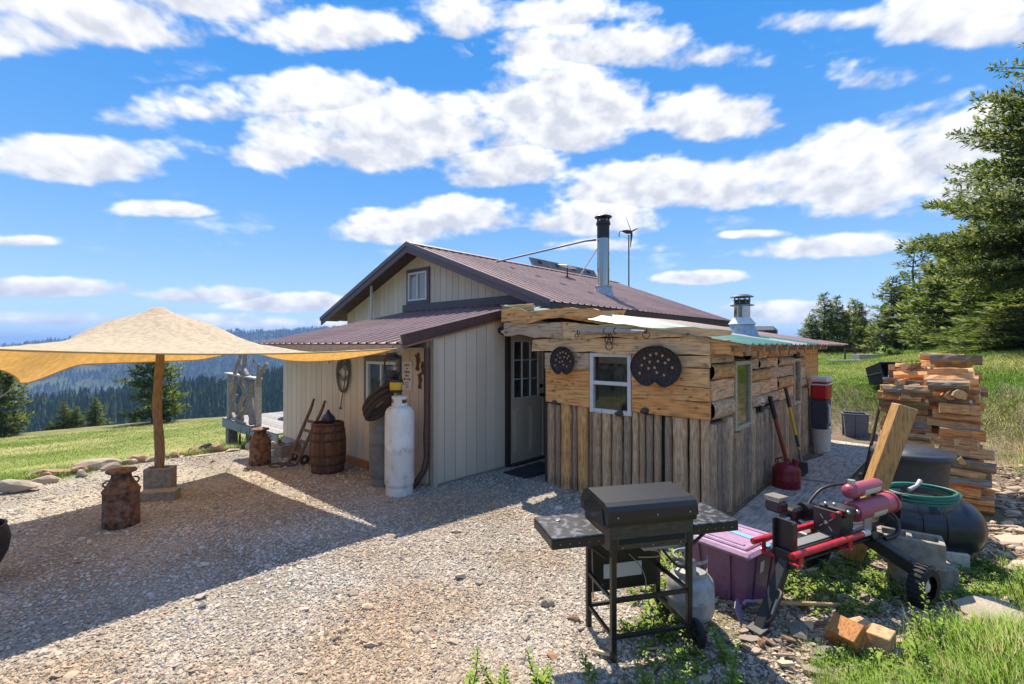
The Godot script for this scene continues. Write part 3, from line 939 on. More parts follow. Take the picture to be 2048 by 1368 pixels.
func roof_kit() -> void:
	# solar panels along the ridge, seen from behind
	var back := mat("panel_back", Color(0.27, 0.20, 0.155), 0.6, {"tex": "speck", "scale": Vector3(2, 2, 2)})
	var alu := mat("panel_frame", Color(0.36, 0.33, 0.31), 0.4, {"metal": 0.7})
	var cell := mat("panel_cells", Color(0.012, 0.015, 0.03), 0.15)
	var black := mat("black_plastic", Color(0.018, 0.018, 0.02), 0.5)
	var wh := ["first solar panel from the gable, standing on the cabin ridge", "second solar panel from the gable on the cabin ridge", "third solar panel from the gable, left of the tall stovepipe", "fourth solar panel from the gable, behind the tall stovepipe"]
	for k in 4:
		var t := thing("solar_panel", wh[k], "solar panel", hw(-3.86, 4.14, -6.75 - 0.87 * k), TURN, "solar panels on the ridge")
		var lean := Basis(Vector3.BACK, 0.5)
		var b := MB.new()
		for s: float in [-1.0, 1.0]:
			b.box(lean * Vector3(0, 0.17 + 0.16 * s, -0.42), Vector3(0.035, 0.025, 0.85), 0.0, lean)
			b.box(lean * Vector3(0, 0.17, -0.42 + 0.4125 * s), Vector3(0.034, 0.30, 0.025), 0.0, lean)
		part("frame", b.mesh(), alu, t)
		b = MB.new()
		b.box(lean * Vector3(0.004, 0.17, -0.42), Vector3(0.008, 0.3, 0.8), 0.0, lean)
		part("back_sheet", b.mesh(), back, t)
		b = MB.new()
		b.box(lean * Vector3(-0.01, 0.17, -0.42), Vector3(0.006, 0.3, 0.8), 0.0, lean)
		part("cells", b.mesh(), cell, t)
		b = MB.new()
		b.box(lean * Vector3(0.024, 0.22, -0.42), Vector3(0.03, 0.1, 0.13), 0.004, lean)
		part("junction_box", b.mesh(), black, t)
		b = MB.new()
		b.tube([Vector3(0.02, -0.02, -0.05), lean * Vector3(0.02, 0.3, -0.05)], 0.012, 6)
		part("bracket", b.mesh(), alu, t)
	# flat satellite dish on a short mast
	var t := thing("satellite_dish", "flat white satellite dish on a black mast on the main roof", "dish", hw(-2.875, 3.75, -7.06), TURN)
	var b := MB.new()
	b.tube([Vector3(0, -0.02, 0), Vector3(0, 0.3, 0)], 0.02, 8)
	for an: float in [0.3, 2.4, 4.5]: b.tube([Vector3(0, 0.06, 0), Vector3(cos(an) * 0.16, -0.38 * cos(an) * 0.16 + 0.01, sin(an) * 0.16)], 0.014, 6)
	part("mast", b.mesh(), black, t)
	b = MB.new()
	b.box(Vector3(0, 0.33, 0), Vector3(0.30, 0.025, 0.50), 0.01, Basis(Vector3(0.5, 0, 1).normalized(), -0.2))
	part("dish_plate", b.mesh(), mat("dish_white", Color(0.8, 0.8, 0.8), 0.4), t)
	# wind turbine behind the house
	t = thing("wind_turbine", "small black three-bladed wind turbine on a thin pole behind the cabin", "wind turbine", Vector3(4.36, land(4.36, -18.0), -18.0))
	var y0: float = -t.position.y
	b = MB.new()
	b.tube([Vector3(0, 0, 0), Vector3(0, y0 + 6.0, 0)], 0.028, 8)
	part("pole", b.mesh(), mat("pole_grey", Color(0.2, 0.2, 0.2), 0.5), t)
	b = MB.new()
	b.tube([Vector3(0.06, y0 + 6.1, 0.03), Vector3(-0.06, y0 + 6.12, -0.03), Vector3(-0.22, y0 + 6.16, -0.1)], [0.075, 0.085, 0.03], 12)
	b.tube([Vector3(-0.2, y0 + 6.16, -0.1), Vector3(-0.3, y0 + 6.16, -0.14), Vector3(-0.33, y0 + 6.02, -0.15), Vector3(-0.32, y0 + 5.95, -0.15)], 0.018, 6)
	part("nacelle", b.mesh(), black, t)
	for an: float in [0.75, 3.0, 5.1]:
		b = MB.new()
		var hub := Vector3(0.08, y0 + 6.1, 0.05)
		var ax := Vector3(0.75, 0, 0.66).normalized()
		var u := Vector3.UP * cos(an) + Vector3.UP.cross(ax) * -sin(an)
		var sd := ax.cross(u)
		b.prism(PackedVector2Array([Vector2(-0.03, 0), Vector2(0.04, 0), Vector2(0.06, 0.12), Vector2(0.02, 0.6), Vector2(0.0, 0.6), Vector2(-0.02, 0.2)]), 0.014, Transform3D(Basis((sd * 0.8 + ax * 0.6).normalized(), u, (ax * 0.8 - sd * 0.6).normalized()), hub))
		part("blade", b.mesh(), black, t)
# ---------------------------------------------------------------- log-sided entry shed
func shed_top(x: float) -> float:
	return 2.46 - 0.169 * (x - 0.2)

# plank with a natural edge; the long sides run from (x0, lo0..hi0) to (x1, lo1..hi1)
func live_plank(sd: int, x0: float, x1: float, lo0: float, hi0: float, lo1: float, hi1: float, wob := 0.012, depth := 0.04, ragged := 0.0) -> ArrayMesh:
	var f := noise(1.6, 3, sd)
	var pts := []
	var n := int(maxf(6.0, (x1 - x0) / 0.07))
	for k in n + 1:
		var t := float(k) / n
		var x := lerpf(x0, x1, t)
		pts.append(Vector2(x + (f.get_noise_2d(x * 2.0, 7.0) * ragged if k == n or k == 0 else 0.0), lerpf(lo0, lo1, t) + f.get_noise_2d(x, 0.0) * wob * 1.8))
	for k in n + 1:
		var t := 1.0 - float(k) / n
		var x := lerpf(x0, x1, t)
		pts.append(Vector2(x, lerpf(hi0, hi1, t) + f.get_noise_2d(x, 3.0) * wob * 1.8))
	return poly_mesh(pts, depth)

func log_mesh(sd: int, segs := 12, rows := 9) -> ArrayMesh:
	# an upright unit log: radius about 1, height 0..1
	var f := noise(0.5, 3, sd)
	var b := MB.new()
	var at := func(k: int, j: int) -> Vector3:
		var an := TAU * j / segs
		var y := float(k) / (rows - 1)
		var r := 0.94 + 0.12 * f.get_noise_3d(cos(an) * 1.6, y * 5.0, sin(an) * 1.6)
		return Vector3(cos(an) * r + 0.06 * sin(y * 3.0 + sd), y, sin(an) * r)
	for k in rows - 1:
		for j in segs:
			var l := (j + 1) % segs
			var p: Vector3 = at.call(k, j)
			var q: Vector3 = at.call(k, l)
			var r: Vector3 = at.call(k + 1, l)
			var s: Vector3 = at.call(k + 1, j)
			var np := Vector3(p.x, 0, p.z).normalized()
			var nq := Vector3(q.x, 0, q.z).normalized()
			b.tri(p, q, r, np, nq, nq)
			b.tri(p, r, s, np, nq, np)
	for j in segs:
		b.facet(Vector3(0, 1.0, 0), at.call(rows - 1, j), at.call(rows - 1, (j + 1) % segs), Vector3.UP)
	return b.mesh()

func make_shed() -> void:
	var c := thing("log_entry_shed", "low entry shed faced with live-edge planks over upright log posts", "shed", CORNER, TURN)
	var wood := []
	var tone := [Color(0.86, 0.43, 0.15), Color(0.88, 0.49, 0.20), Color(0.84, 0.385, 0.12), Color(0.84, 0.52, 0.265), Color(0.62, 0.43, 0.28)]
	for k in 5: wood.append(mat("plank_%d" % k, tone[k], 0.78, {"tex": "grain", "scale": Vector3(0.22, 2.6 + k * 0.4, 3.0), "bump": "grain", "height": 0.25, "over": "knots", "over_scale": Vector3(0.55, 0.9, 0.9)}))
	var logs := []
	tone = [Color(0.60, 0.41, 0.245), Color(0.76, 0.53, 0.31), Color(0.82, 0.46, 0.18), Color(0.46, 0.34, 0.235)]
	for k in 4: logs.append(mat("log_%d" % k, tone[k], 0.88, {"tex": "grain", "scale": Vector3(0.3, 0.35, 0.3), "bump": "bark", "height": 0.5, "over": "blot", "over_scale": Vector3(0.2, 1.1, 0.2)}))
	var lm := []
	for k in 6: lm.append(log_mesh(20 + k))
	var black := mat("tar_paper", Color(0.02, 0.018, 0.016), 0.95)
	# backing walls
	var b := MB.new()
	b.box(Vector3(1.36, 0.98, -1.28), Vector3(0.6, 1.96, 0.06))
	b.box(Vector3(2.72, 0.98, -1.28), Vector3(0.88, 1.96, 0.06))
	b.box(Vector3(1.97, 0.5, -1.28), Vector3(0.62, 1.0, 0.06))
	b.box(Vector3(1.97, 1.88, -1.28), Vector3(0.62, 0.18, 0.06))
	b.box(Vector3(1.03, 1.1, -4.2), Vector3(0.06, 2.2, 5.7))
	b.box(Vector3(2.0, 1.0, -7.0), Vector3(2.3, 2.0, 0.06))
	var fw := part("wall", b.mesh(), black, c)
	# upright posts along the front
	var xs := [0.988, 1.121, 1.216, 1.399, 1.484, 1.657, 1.705, 1.845, 1.986, 2.145, 2.256, 2.353, 2.436, 2.534, 2.63, 2.665, 2.762, 2.945, 3.068, 3.176]
	var kind := [0, 3, 2, 3, 2, 3, 0, 1, 0, 3, 1, 0, 3, 0, 3, 3, 1, 1, 1]
	rng.seed = 5
	for k in xs.size() - 1:
		if k == 14: continue
		var w: float = xs[k + 1] - xs[k]
		var h := 1.09 + rng.randf_range(-0.02, 0.02)
		if k >= 5 and k <= 9: h = 1.035 + rng.randf_range(-0.015, 0.015)
		var o := part("log_post", lm[k % 6], logs[kind[k]], fw, Vector3((xs[k] + xs[k + 1]) / 2, -0.02, -1.225), rng.randf() * TAU)
		o.scale = Vector3(w * 0.475, h + 0.02, w * 0.475)
	# live-edge planks
	var rows := [
		[1.0, 1.69, 1.115, 1.34, 1.09, 1.345, 0], [1.0, 1.69, 1.345, 1.555, 1.35, 1.56, 2], [0.99, 1.69, 1.56, 1.775, 1.565, 1.775, 4],
		[2.29, 3.19, 1.10, 1.255, 1.09, 1.275, 2], [2.29, 3.185, 1.26, 1.45, 1.28, 1.42, 0], [2.29, 3.18, 1.455, 1.61, 1.425, 1.635, 1], [2.29, 3.19, 1.615, 1.765, 1.64, 1.76, 3],
	]
	for k in rows.size():
		var r = rows[k]
		part("plank", live_plank(60 + k, r[0], r[1], r[2], r[3], r[4], r[5], 0.007), wood[r[6]], fw, Vector3(0, 0, -1.2 + 0.004 * (k % 3)))
	part("plank", live_plank(71, 0.78, 3.2, 1.80, 1.955, 1.768, 1.962, 0.014, 0.045, 0.08), wood[3], fw, Vector3(0, 0, -1.19)).set_meta("label", "long plank with a ragged left end above the window")
	part("plank", live_plank(72, 1.27, 3.42, 1.97, 2.17, 1.965, 2.035, 0.017, 0.05, 0.06), wood[3], fw, Vector3(0, 0, -1.175)).set_meta("label", "long wavy plank carrying the singletree")
	part("plank", live_plank(73, 0.27, 1.30, 2.03, 2.185, 1.97, 2.165, 0.02, 0.06, 0.05), wood[4], fw, Vector3(0, 0, -1.165))
	part("plank", live_plank(74, 0.25, 2.22, 2.195, 2.40, 2.255, 2.30, 0.026, 0.07, 0.1), wood[0], fw, Vector3(0, 0, -1.15)).set_meta("label", "thick top plank tapering to a ragged right end")
	part("board_end", bx(Vector3(0.5, 0.13, 0.03), 0.004), wood[1], fw, Vector3(0.5, 2.395, -1.2))
	part("fascia", poly_mesh([Vector2(0.2, 2.3), Vector2(3.24, 1.90), Vector2(3.24, 1.955), Vector2(0.2, 2.44)], 0.02), black, fw, Vector3(0, 0, -1.24))
	# passage between shed and cabin: dark jamb and back wall
	part("jamb", bx(Vector3(0.07, 2.1, 0.07), 0.006), mat("dark_jamb", Color(0.05, 0.032, 0.022), 0.8), c, Vector3(0.955, 1.05, -1.27))
	part("jamb", bx(Vector3(0.045, 2.0, 0.03), 0.004), mat("white_vinyl"), c, Vector3(0.89, 1.0, -1.55))
	part("back_wall", bx(Vector3(0.99, 2.4, 0.05)), mat("beige_siding_1"), c, Vector3(0.5, 1.2, -2.9))
	var wn := window(c, 1.69, 1.035, 2.27, 1.785, mat("white_vinyl"), "across", null, 0.0, Vector3(0, 0, -1.235), 0.0, 0.052)
	wn.set_meta("label", "white sash window in the plank front")
	part("valance", bx(Vector3(0.44, 0.075, 0.02)), mat("red_valance", Color(0.34, 0.25, 0.17), 0.9, {"tex": "blot", "scale": Vector3(4, 4, 4)}), wn, Vector3(1.98, 1.69, -0.06))
	part("reveal", bx(Vector3(0.03, 0.05, 0.03), 0.01), mat("white_vinyl"), wn, Vector3(1.86, 1.06, 0.085))
	# right-hand wall, its own x axis running back
	var q := PI / 2
	b = MB.new()
	for s in [[1.2, 1.9, 0.0, 1.95], [2.52, 4.76, 0.0, 1.95], [5.24, 7.0, 0.0, 1.95], [1.9, 2.52, 0.0, 0.86], [4.76, 5.24, 0.0, 0.9], [1.9, 2.52, 1.7, 1.95], [4.76, 5.24, 1.67, 1.95]]:
		b.box(Vector3((s[0] + s[1]) / 2, (s[2] + s[3]) / 2, -0.06), Vector3(s[1] - s[0], s[3] - s[2], 0.05))
	var sw := part("wall", b.mesh(), black, c, Vector3(3.17, 0, 0), q)
	var x := 1.2
	var k := 0
	while x < 5.75:
		var w := rng.randf_range(0.085, 0.19)
		var h := 1.045 + rng.randf_range(-0.03, 0.03)
		if x > 1.85 and x < 2.5: h = 0.88 + rng.randf_range(-0.03, 0.02)
		if x > 4.72 and x < 5.2: h = 0.93
		if x > 5.25: h = 1.14 + rng.randf_range(-0.03, 0.03)
		if x > 2.55 and x < 3.3: h = 0.99 + rng.randf_range(-0.02, 0.03)
		var o := part("log_post", lm[k % 6], logs[[0, 3, 3, 1, 3, 0][k % 6]], sw, Vector3(x + w / 2, -0.02, -0.005), rng.randf() * TAU)
		o.scale = Vector3(w * 0.47, h + 0.02, w * 0.49)
		x += w + 0.004
		k += 1
	# slabs and round logs laid along the wall above the posts
	var courses := [[1.2, 1.9, [1.06, 1.28, 1.50, 1.68, 1.83]], [2.52, 4.75, [1.06, 1.22, 1.4, 1.56, 1.70, 1.83]], [5.23, 5.62, [1.16, 1.32, 1.5, 1.68, 1.83]]]
	for s in courses:
		for j in s[2].size() - 1:
			var y0: float = s[2][j]
			var y1: float = s[2][j + 1]
			var cuts := [s[0], s[1]]
			if s[1] - s[0] > 1.5:
				cuts = [s[0], s[0] + rng.randf_range(0.5, 1.5), s[1]]
				if j == 3 or j == 4: cuts = [s[0], s[0] + 0.35, s[0] + 0.75, s[0] + 1.3, s[1]]
			for i in cuts.size() - 1:
				var a: float = cuts[i] + 0.006
				var e: float = cuts[i + 1] - 0.006
				if (i + j) % 2 == 0:
					var o := part("slab_log", lm[(i + j) % 6], logs[2 if j % 3 else 1], sw)
					o.transform = Transform3D(Basis(Vector3(0, (y1 - y0) * 0.51, 0), Vector3(e - a, 0, 0), Vector3(0, 0, -0.075)), Vector3(a, (y0 + y1) / 2, -0.01))
				else:
					part("slab_plank", live_plank(200 + i * 7 + j, a, e, y0 + 0.005, y1 - 0.005, y0 + 0.012, y1 - 0.002, 0.009, 0.055), wood[[0, 3, 1, 4][(i + j) % 4]], sw, Vector3(0, 0, -0.02))
	# vertical slats at the far end
	for j in 12:
		part("slat", bx(Vector3(0.085, 0.95, 0.02), 0.003), wood[[1, 2, 0][j % 3]], sw, Vector3(5.68 + 0.1 * j, 1.42, 0.0))
	var cream := mat("cream_frame", Color(0.56, 0.50, 0.33), 0.6, {"tex": "grain", "scale": Vector3(3, 3, 3)})
	window(c, 1.9, 0.87, 2.52, 1.69, cream, "", null, 0.0, Vector3(3.16, 0, 0), q, 0.05).set_meta("label", "near cream-framed window in the log wall")
	window(c, 4.76, 0.91, 5.24, 1.66, cream, "", null, 0.0, Vector3(3.16, 0, 0), q, 0.05).set_meta("label", "far cream-framed window in the log wall")
	# roof
	var dr := Vector3(3.4, -0.575, 0)
	var ln := dr.length()
	dr = dr.normalized()
	var ac := Vector3(0, 0, -1)
	b = MB.new()
	b.prism(PackedVector2Array([Vector2(0.03, 0), Vector2(6.4, 0), Vector2(6.4, -0.03), Vector2(0.03, -0.03)]), ln - 0.1, Transform3D(Basis(ac, dr.cross(ac), dr), Vector3(0.2, 2.452, -1.12)))
	var rf := part("roof", b.mesh(), wood[1], c)
	var green := mat("green_roof", Color(0.03, 0.22, 0.17), 0.3, {"tex": "blot", "scale": Vector3(1, 1, 1), "spec": 0.7})
	var pale := mat("pale_roof", Color(0.44, 0.43, 0.43), 0.4, {"tex": "blot", "scale": Vector3(1, 1, 1)})
	var mesh := ribbed(0.92, ln, 4, 0.016)
	sheets(rf, "roof_panel", mesh, [green, green, pale, green, mat("plum_roof_0"), mat("plum_roof_1"), mat("plum_roof_2")], Vector3(0.2, 2.46, -1.10), ac, dr, 0.905, 7)
	# blocking boards hung under the eave
	for j in 8:
		var o := part("blocking_board", bx(Vector3(0.42 if j else 0.5, 0.15, 0.025), 0.004), wood[[1, 4, 2, 4, 2, 4, 4, 2][j]], sw, Vector3(1.5 + 0.5 * j + (0.06 if j else 0.0), 1.84 - 0.01 * (j % 3), 0.17))
		o.rotation.z = -0.06 if j == 0 else 0.03 * ((j % 3) - 1)
	for j in 9:
		part("rafter_tail", bx(Vector3(0.05, 0.1, 0.4), 0.004), wood[4], sw, Vector3(1.3 + 0.52 * j, 1.86, 0.18))
	part("front_blocking", bx(Vector3(0.2, 0.15, 0.04), 0.004), wood[1], fw, Vector3(3.29, 1.86, -1.2))
	# stovepipe with a storm collar and rain cap
	var steel := mat("galvanised")
	var blue := mat("blue_flashing", Color(0.33, 0.42, 0.52), 0.45, {"tex": "blot", "scale": Vector3(2, 2, 2)})
	b = MB.new()
	b.lathe([Vector2(0.27, -0.12), Vector2(0.2, 0.04), Vector2(0.15, 0.18)], 24)
	var ch := part("chimney", b.mesh(), blue, rf, Vector3(2.72, 2.06, -3.8))
	b = MB.new()
	b.lathe([Vector2(0.19, 0.13), Vector2(0.195, 0.14), Vector2(0.12, 0.235)], 24)
	part("storm_collar", b.mesh(), mat("collar_white", Color(0.55, 0.6, 0.66), 0.4), ch)
	b = MB.new()
	b.lathe([Vector2(0.112, 0.15), Vector2(0.112, 0.42)], 24)
	part("pipe", b.mesh(), steel, ch)
	b = MB.new()
	b.lathe([Vector2(0.1, 0.41), Vector2(0.165, 0.415), Vector2(0.165, 0.43), Vector2(0.12, 0.44), Vector2(0.09, 0.5)], 24)
	for i in 8: b.tube([Vector3(cos(i * 0.785) * 0.11, 0.43, sin(i * 0.785) * 0.11), Vector3(cos(i * 0.785) * 0.11, 0.55, sin(i * 0.785) * 0.11)], 0.009, 5)
	b.lathe([Vector2(0.09, 0.49), Vector2(0.13, 0.5), Vector2(0.09, 0.51)], 24)
	b.lathe([Vector2(0.0, 0.535), Vector2(0.16, 0.545), Vector2(0.165, 0.555), Vector2(0.1, 0.585), Vector2(0.0, 0.6)], 24)
	part("rain_cap", b.mesh(), mat("dull_steel", Color(0.2, 0.2, 0.2), 0.35, {"metal": 0.9}), ch)
# ---------------------------------------------------------------- shade sail and the things before the cabin
func sag(a: Vector3, b: Vector3, t: float, drop: float, pull: Vector3) -> Vector3:
	var k := 4.0 * t * (1.0 - t)
	return a.lerp(b, t) + (Vector3.DOWN * drop + pull) * k

func make_sail() -> void:
	var R := Vector3(-1.42, 1.835, -5.98)
	var F := Vector3(-4.42, 1.79, -8.22)
	var L := Vector3(-5.74, 1.43, -5.62)
	var N := Vector3(-4.35, 1.93, -2.65)
	var mid := (R + F + L + N) / 4.0
	var inward := func(a: Vector3, b: Vector3, d: float) -> Vector3:
		var v: Vector3 = mid - (a + b) / 2.0
		v.y = 0.0
		return v.normalized() * d
	var n := 44
	var p := []
	for i in n + 1:
		var s := float(i) / n
		var row := []
		for j in n + 1:
			var t := float(j) / n
			var e0 := sag(R, F, s, 0.17, inward.call(R, F, 0.12))
			var e1 := sag(N, L, s, -0.03, inward.call(N, L, 0.3))
			var g0 := sag(R, N, t, 0.085, inward.call(R, N, 0.08))
			var g1 := sag(F, L, t, -0.07, inward.call(F, L, 0.1))
			var bl := R.lerp(F, s).lerp(N.lerp(L, s), t)
			# the far edge hangs level and only drops at the low corner
			g1.y = F.y + (-0.13 * smoothstep(0.0, 0.35, t) - 0.03 * t - 0.20 * smoothstep(0.78, 1.0, t))
			row.append(e0.lerp(e1, t) + g0.lerp(g1, s) - bl)
		p.append(row)
	var pole := Vector3(-4.5, 2.40, -6.15)
	var fixed := {}
	for i in n + 1:
		for j in n + 1:
			var q: Vector3 = p[i][j]
			var d := Vector2(q.x - pole.x, q.z - pole.z).length()
			if i > 0 and j > 0 and i < n and j < n and d < 0.7:
				p[i][j].y = pole.y - 0.47 * sqrt(d * d + 0.006) + 0.08 * d * d
				fixed[i * 100 + j] = true
	for it in 600:
		for i in range(1, n):
			for j in range(1, n):
				if not fixed.has(i * 100 + j): p[i][j].y = (p[i - 1][j].y + p[i + 1][j].y + p[i][j - 1].y + p[i][j + 1].y) * 0.25
	for it in 10:   # let the cone run smoothly into the cloth
		for i in range(1, n):
			for j in range(1, n):
				if Vector2(p[i][j].x - pole.x, p[i][j].z - pole.z).length() > 0.12: p[i][j].y = lerpf(p[i][j].y, (p[i - 1][j].y + p[i + 1][j].y + p[i][j - 1].y + p[i][j + 1].y) * 0.25, 0.8)
	var f := noise(1.1, 3, 8)
	var f2 := noise(3.0, 2, 9)
	for i in range(1, n):
		for j in range(1, n):
			var q: Vector3 = p[i][j]
			var an := atan2(q.x - pole.x, q.z - pole.z)
			var d := Vector2(q.x - pole.x, q.z - pole.z).length()
			p[i][j].y += f.get_noise_2d(q.x, q.z) * 0.02 + f2.get_noise_2d(an * 3.0, 0.2 * d) * 0.03 * smoothstep(0.1, 0.6, d)
	var nrm := []
	for i in n + 1:
		var row := []
		for j in n + 1:
			var dx: Vector3 = p[mini(i + 1, n)][j] - p[maxi(i - 1, 0)][j]
			var dz: Vector3 = p[i][mini(j + 1, n)] - p[i][maxi(j - 1, 0)]
			var g := dx.cross(dz).normalized()
			row.append(g if g.y > 0 else -g)
		nrm.append(row)
	var b := MB.new()
	for i in n:
		for j in n:
			b.tri(p[i][j], p[i + 1][j], p[i + 1][j + 1], nrm[i][j], nrm[i + 1][j], nrm[i + 1][j + 1])
			b.tri(p[i][j], p[i + 1][j + 1], p[i][j + 1], nrm[i][j], nrm[i + 1][j + 1], nrm[i][j + 1])
	var cloth := mat("sail_cloth", Color(0.94, 0.83, 0.64), 0.9, {"tex": "weave", "scale": Vector3(1.1, 1.1, 1.1), "over": "speck", "over_scale": Vector3(5, 5, 5), "back": Color(0.95, 0.76, 0.43), "spec": 0.2})
	var t := thing("shade_sail", "tan square shade sail propped to a peak by a post", "shade sail")
	part("canopy", b.mesh(), cloth, t)
	b = MB.new()
	for e in 4:
		var pts := []
		for k in n + 1: pts.append([p[k][0], p[k][n], p[0][k], p[n][k]][e])
		b.tube(pts, 0.009, 5)
	part("hem", b.mesh(), mat("sail_hem", Color(0.52, 0.36, 0.17), 0.9), t)
	for e in 4:
		b = MB.new()
		b.ring([R, F, L, N][e] + (mid - [R, F, L, N][e]).normalized() * 0.05, Vector3.UP, 0.022, 0.006, 14, 6)
		part("grommet", b.mesh(), mat("zinc", Color(0.5, 0.49, 0.47), 0.35, {"metal": 0.8}), t)
	b = MB.new()
	b.tube([R, hw(0.02, 1.86, 0.49)], 0.006, 5)
	b.tube([F, hw(-4.55, 1.82, 0.49)], 0.006, 5)
	b.tube([L, L + Vector3(-0.9, -0.9, 0.35), Vector3(-7.1, land(-7.1, -5.1), -5.1)], 0.006, 5)
	b.tube([N, Vector3(-4.9, 1.0, -1.9), Vector3(-5.6, 0.0, -1.0)], 0.006, 5)
	part("tie_rope", b.mesh(), mat("rope", Color(0.4, 0.33, 0.22), 0.9), t)
	# post
	b = MB.new()
	var pts := []
	var rr := []
	for k in 15:
		pts.append(Vector3(0.012 * sin(k * 0.7), 0.02 + k * 0.164, 0.01 * cos(k * 0.9)))
		rr.append(0.058 - 0.001 * k + 0.002 * sin(k * 2.1))
	b.tube(pts, rr, 12)
	solo("sail_post", b.mesh(), mat("post_wood", Color(0.30, 0.20, 0.115), 0.85, {"tex": "grain", "scale": Vector3(5, 0.7, 5), "bump": "grain", "height": 0.8}), "round brown wooden post holding up the shade sail", "post", Vector3(-4.5, 0, -6.15))
	# concrete blocks at its foot
	solo("concrete_block", block_mesh(true, true), concrete(), "hollow concrete block standing round the foot of the sail post", "concrete block", Vector3(-4.46, 0.166, -6.13), 0.25, "concrete blocks")
	solo("concrete_block", block_mesh(false), concrete(), "concrete block lying flat in front of the sail post", "concrete block", Vector3(-4.30, 0.055, -5.90), 0.25, "concrete blocks")

func concrete() -> StandardMaterial3D:
	return mat("concrete", Color(0.40, 0.36, 0.30), 0.92, {"tex": "speck", "scale": Vector3(2.5, 2.5, 2.5), "bump": "speck", "height": 0.3, "over": "blot", "over_scale": Vector3(2, 2, 2)})

# hollow block: upright = cores running up; post leaves the middle open
func block_mesh(upright: bool, slim := false) -> ArrayMesh:
	var b := MB.new()
	var L := 0.39 if not slim else 0.30
	var H := 0.19 if not slim else 0.33
	var D := 0.19
	var w := 0.033
	if upright:
		for s: float in [-1.0, 1.0]:
			b.box(Vector3(0, 0, s * (D - w) / 2), Vector3(L, H, w), 0.004)
			b.box(Vector3(s * (L - w) / 2, 0, 0), Vector3(w, H - 0.002, D - w * 2), 0.003)
		if not slim: b.box(Vector3(0, 0, 0), Vector3(w, H - 0.003, D - w * 2), 0.003)
	else:
		b.box(Vector3(0, 0, 0), Vector3(0.39, 0.11, 0.19), 0.006)
	return b.mesh()

func milk_can(at: Vector3, turn: float, s: float, label: String) -> void:
	var t := thing("milk_can", label, "milk can", at, turn, "old milk cans")
	var rust := mat("rusty_steel", Color(1.0, 1.0, 0.96), 0.8, {"tex": "rust", "scale": Vector3(1.7, 1.7, 1.7), "bump": "speck", "height": 0.25})
	var b := MB.new()
	b.lathe([Vector2(0.0, 0.012), Vector2(0.1514 * s, 0.012), Vector2(0.1566 * s, 0.0), Vector2(0.1628 * s, 0.01), Vector2(0.1619 * s, 0.07), Vector2(0.1663 * s, 0.075), Vector2(0.1663 * s, 0.085), Vector2(0.1619 * s, 0.09), Vector2(0.1602 * s, 0.36 * s), Vector2(0.1690 * s, 0.365 * s), Vector2(0.1690 * s, 0.38 * s), Vector2(0.1602 * s, 0.388 * s), Vector2(0.1408 * s, 0.42 * s), Vector2(0.1012 * s, 0.49 * s), Vector2(0.0880 * s, 0.52 * s), Vector2(0.0880 * s, 0.575 * s)], 28)
	part("body", b.mesh(), rust, t)
	b = MB.new()
	b.lathe([Vector2(0.0898 * s, 0.555 * s), Vector2(0.1320 * s, 0.568 * s), Vector2(0.1373 * s, 0.58 * s), Vector2(0.1320 * s, 0.592 * s), Vector2(0.0968 * s, 0.6 * s), Vector2(0.0616 * s, 0.598 * s), Vector2(0.0440 * s, 0.61 * s), Vector2(0.0, 0.612 * s)], 28)
	part("lid", b.mesh(), rust, t)
	for q: float in [-1.0, 1.0]:
		b = MB.new()
		var pts := []
		for k in 9:
			var an := PI * k / 8.0
			pts.append(Vector3(q * (0.105 + 0.05 * sin(an)) * s, (0.46 + 0.035 * cos(an)) * s, 0))
		b.tube(pts, 0.009, 6)
		part("handle", b.mesh(), rust, t)

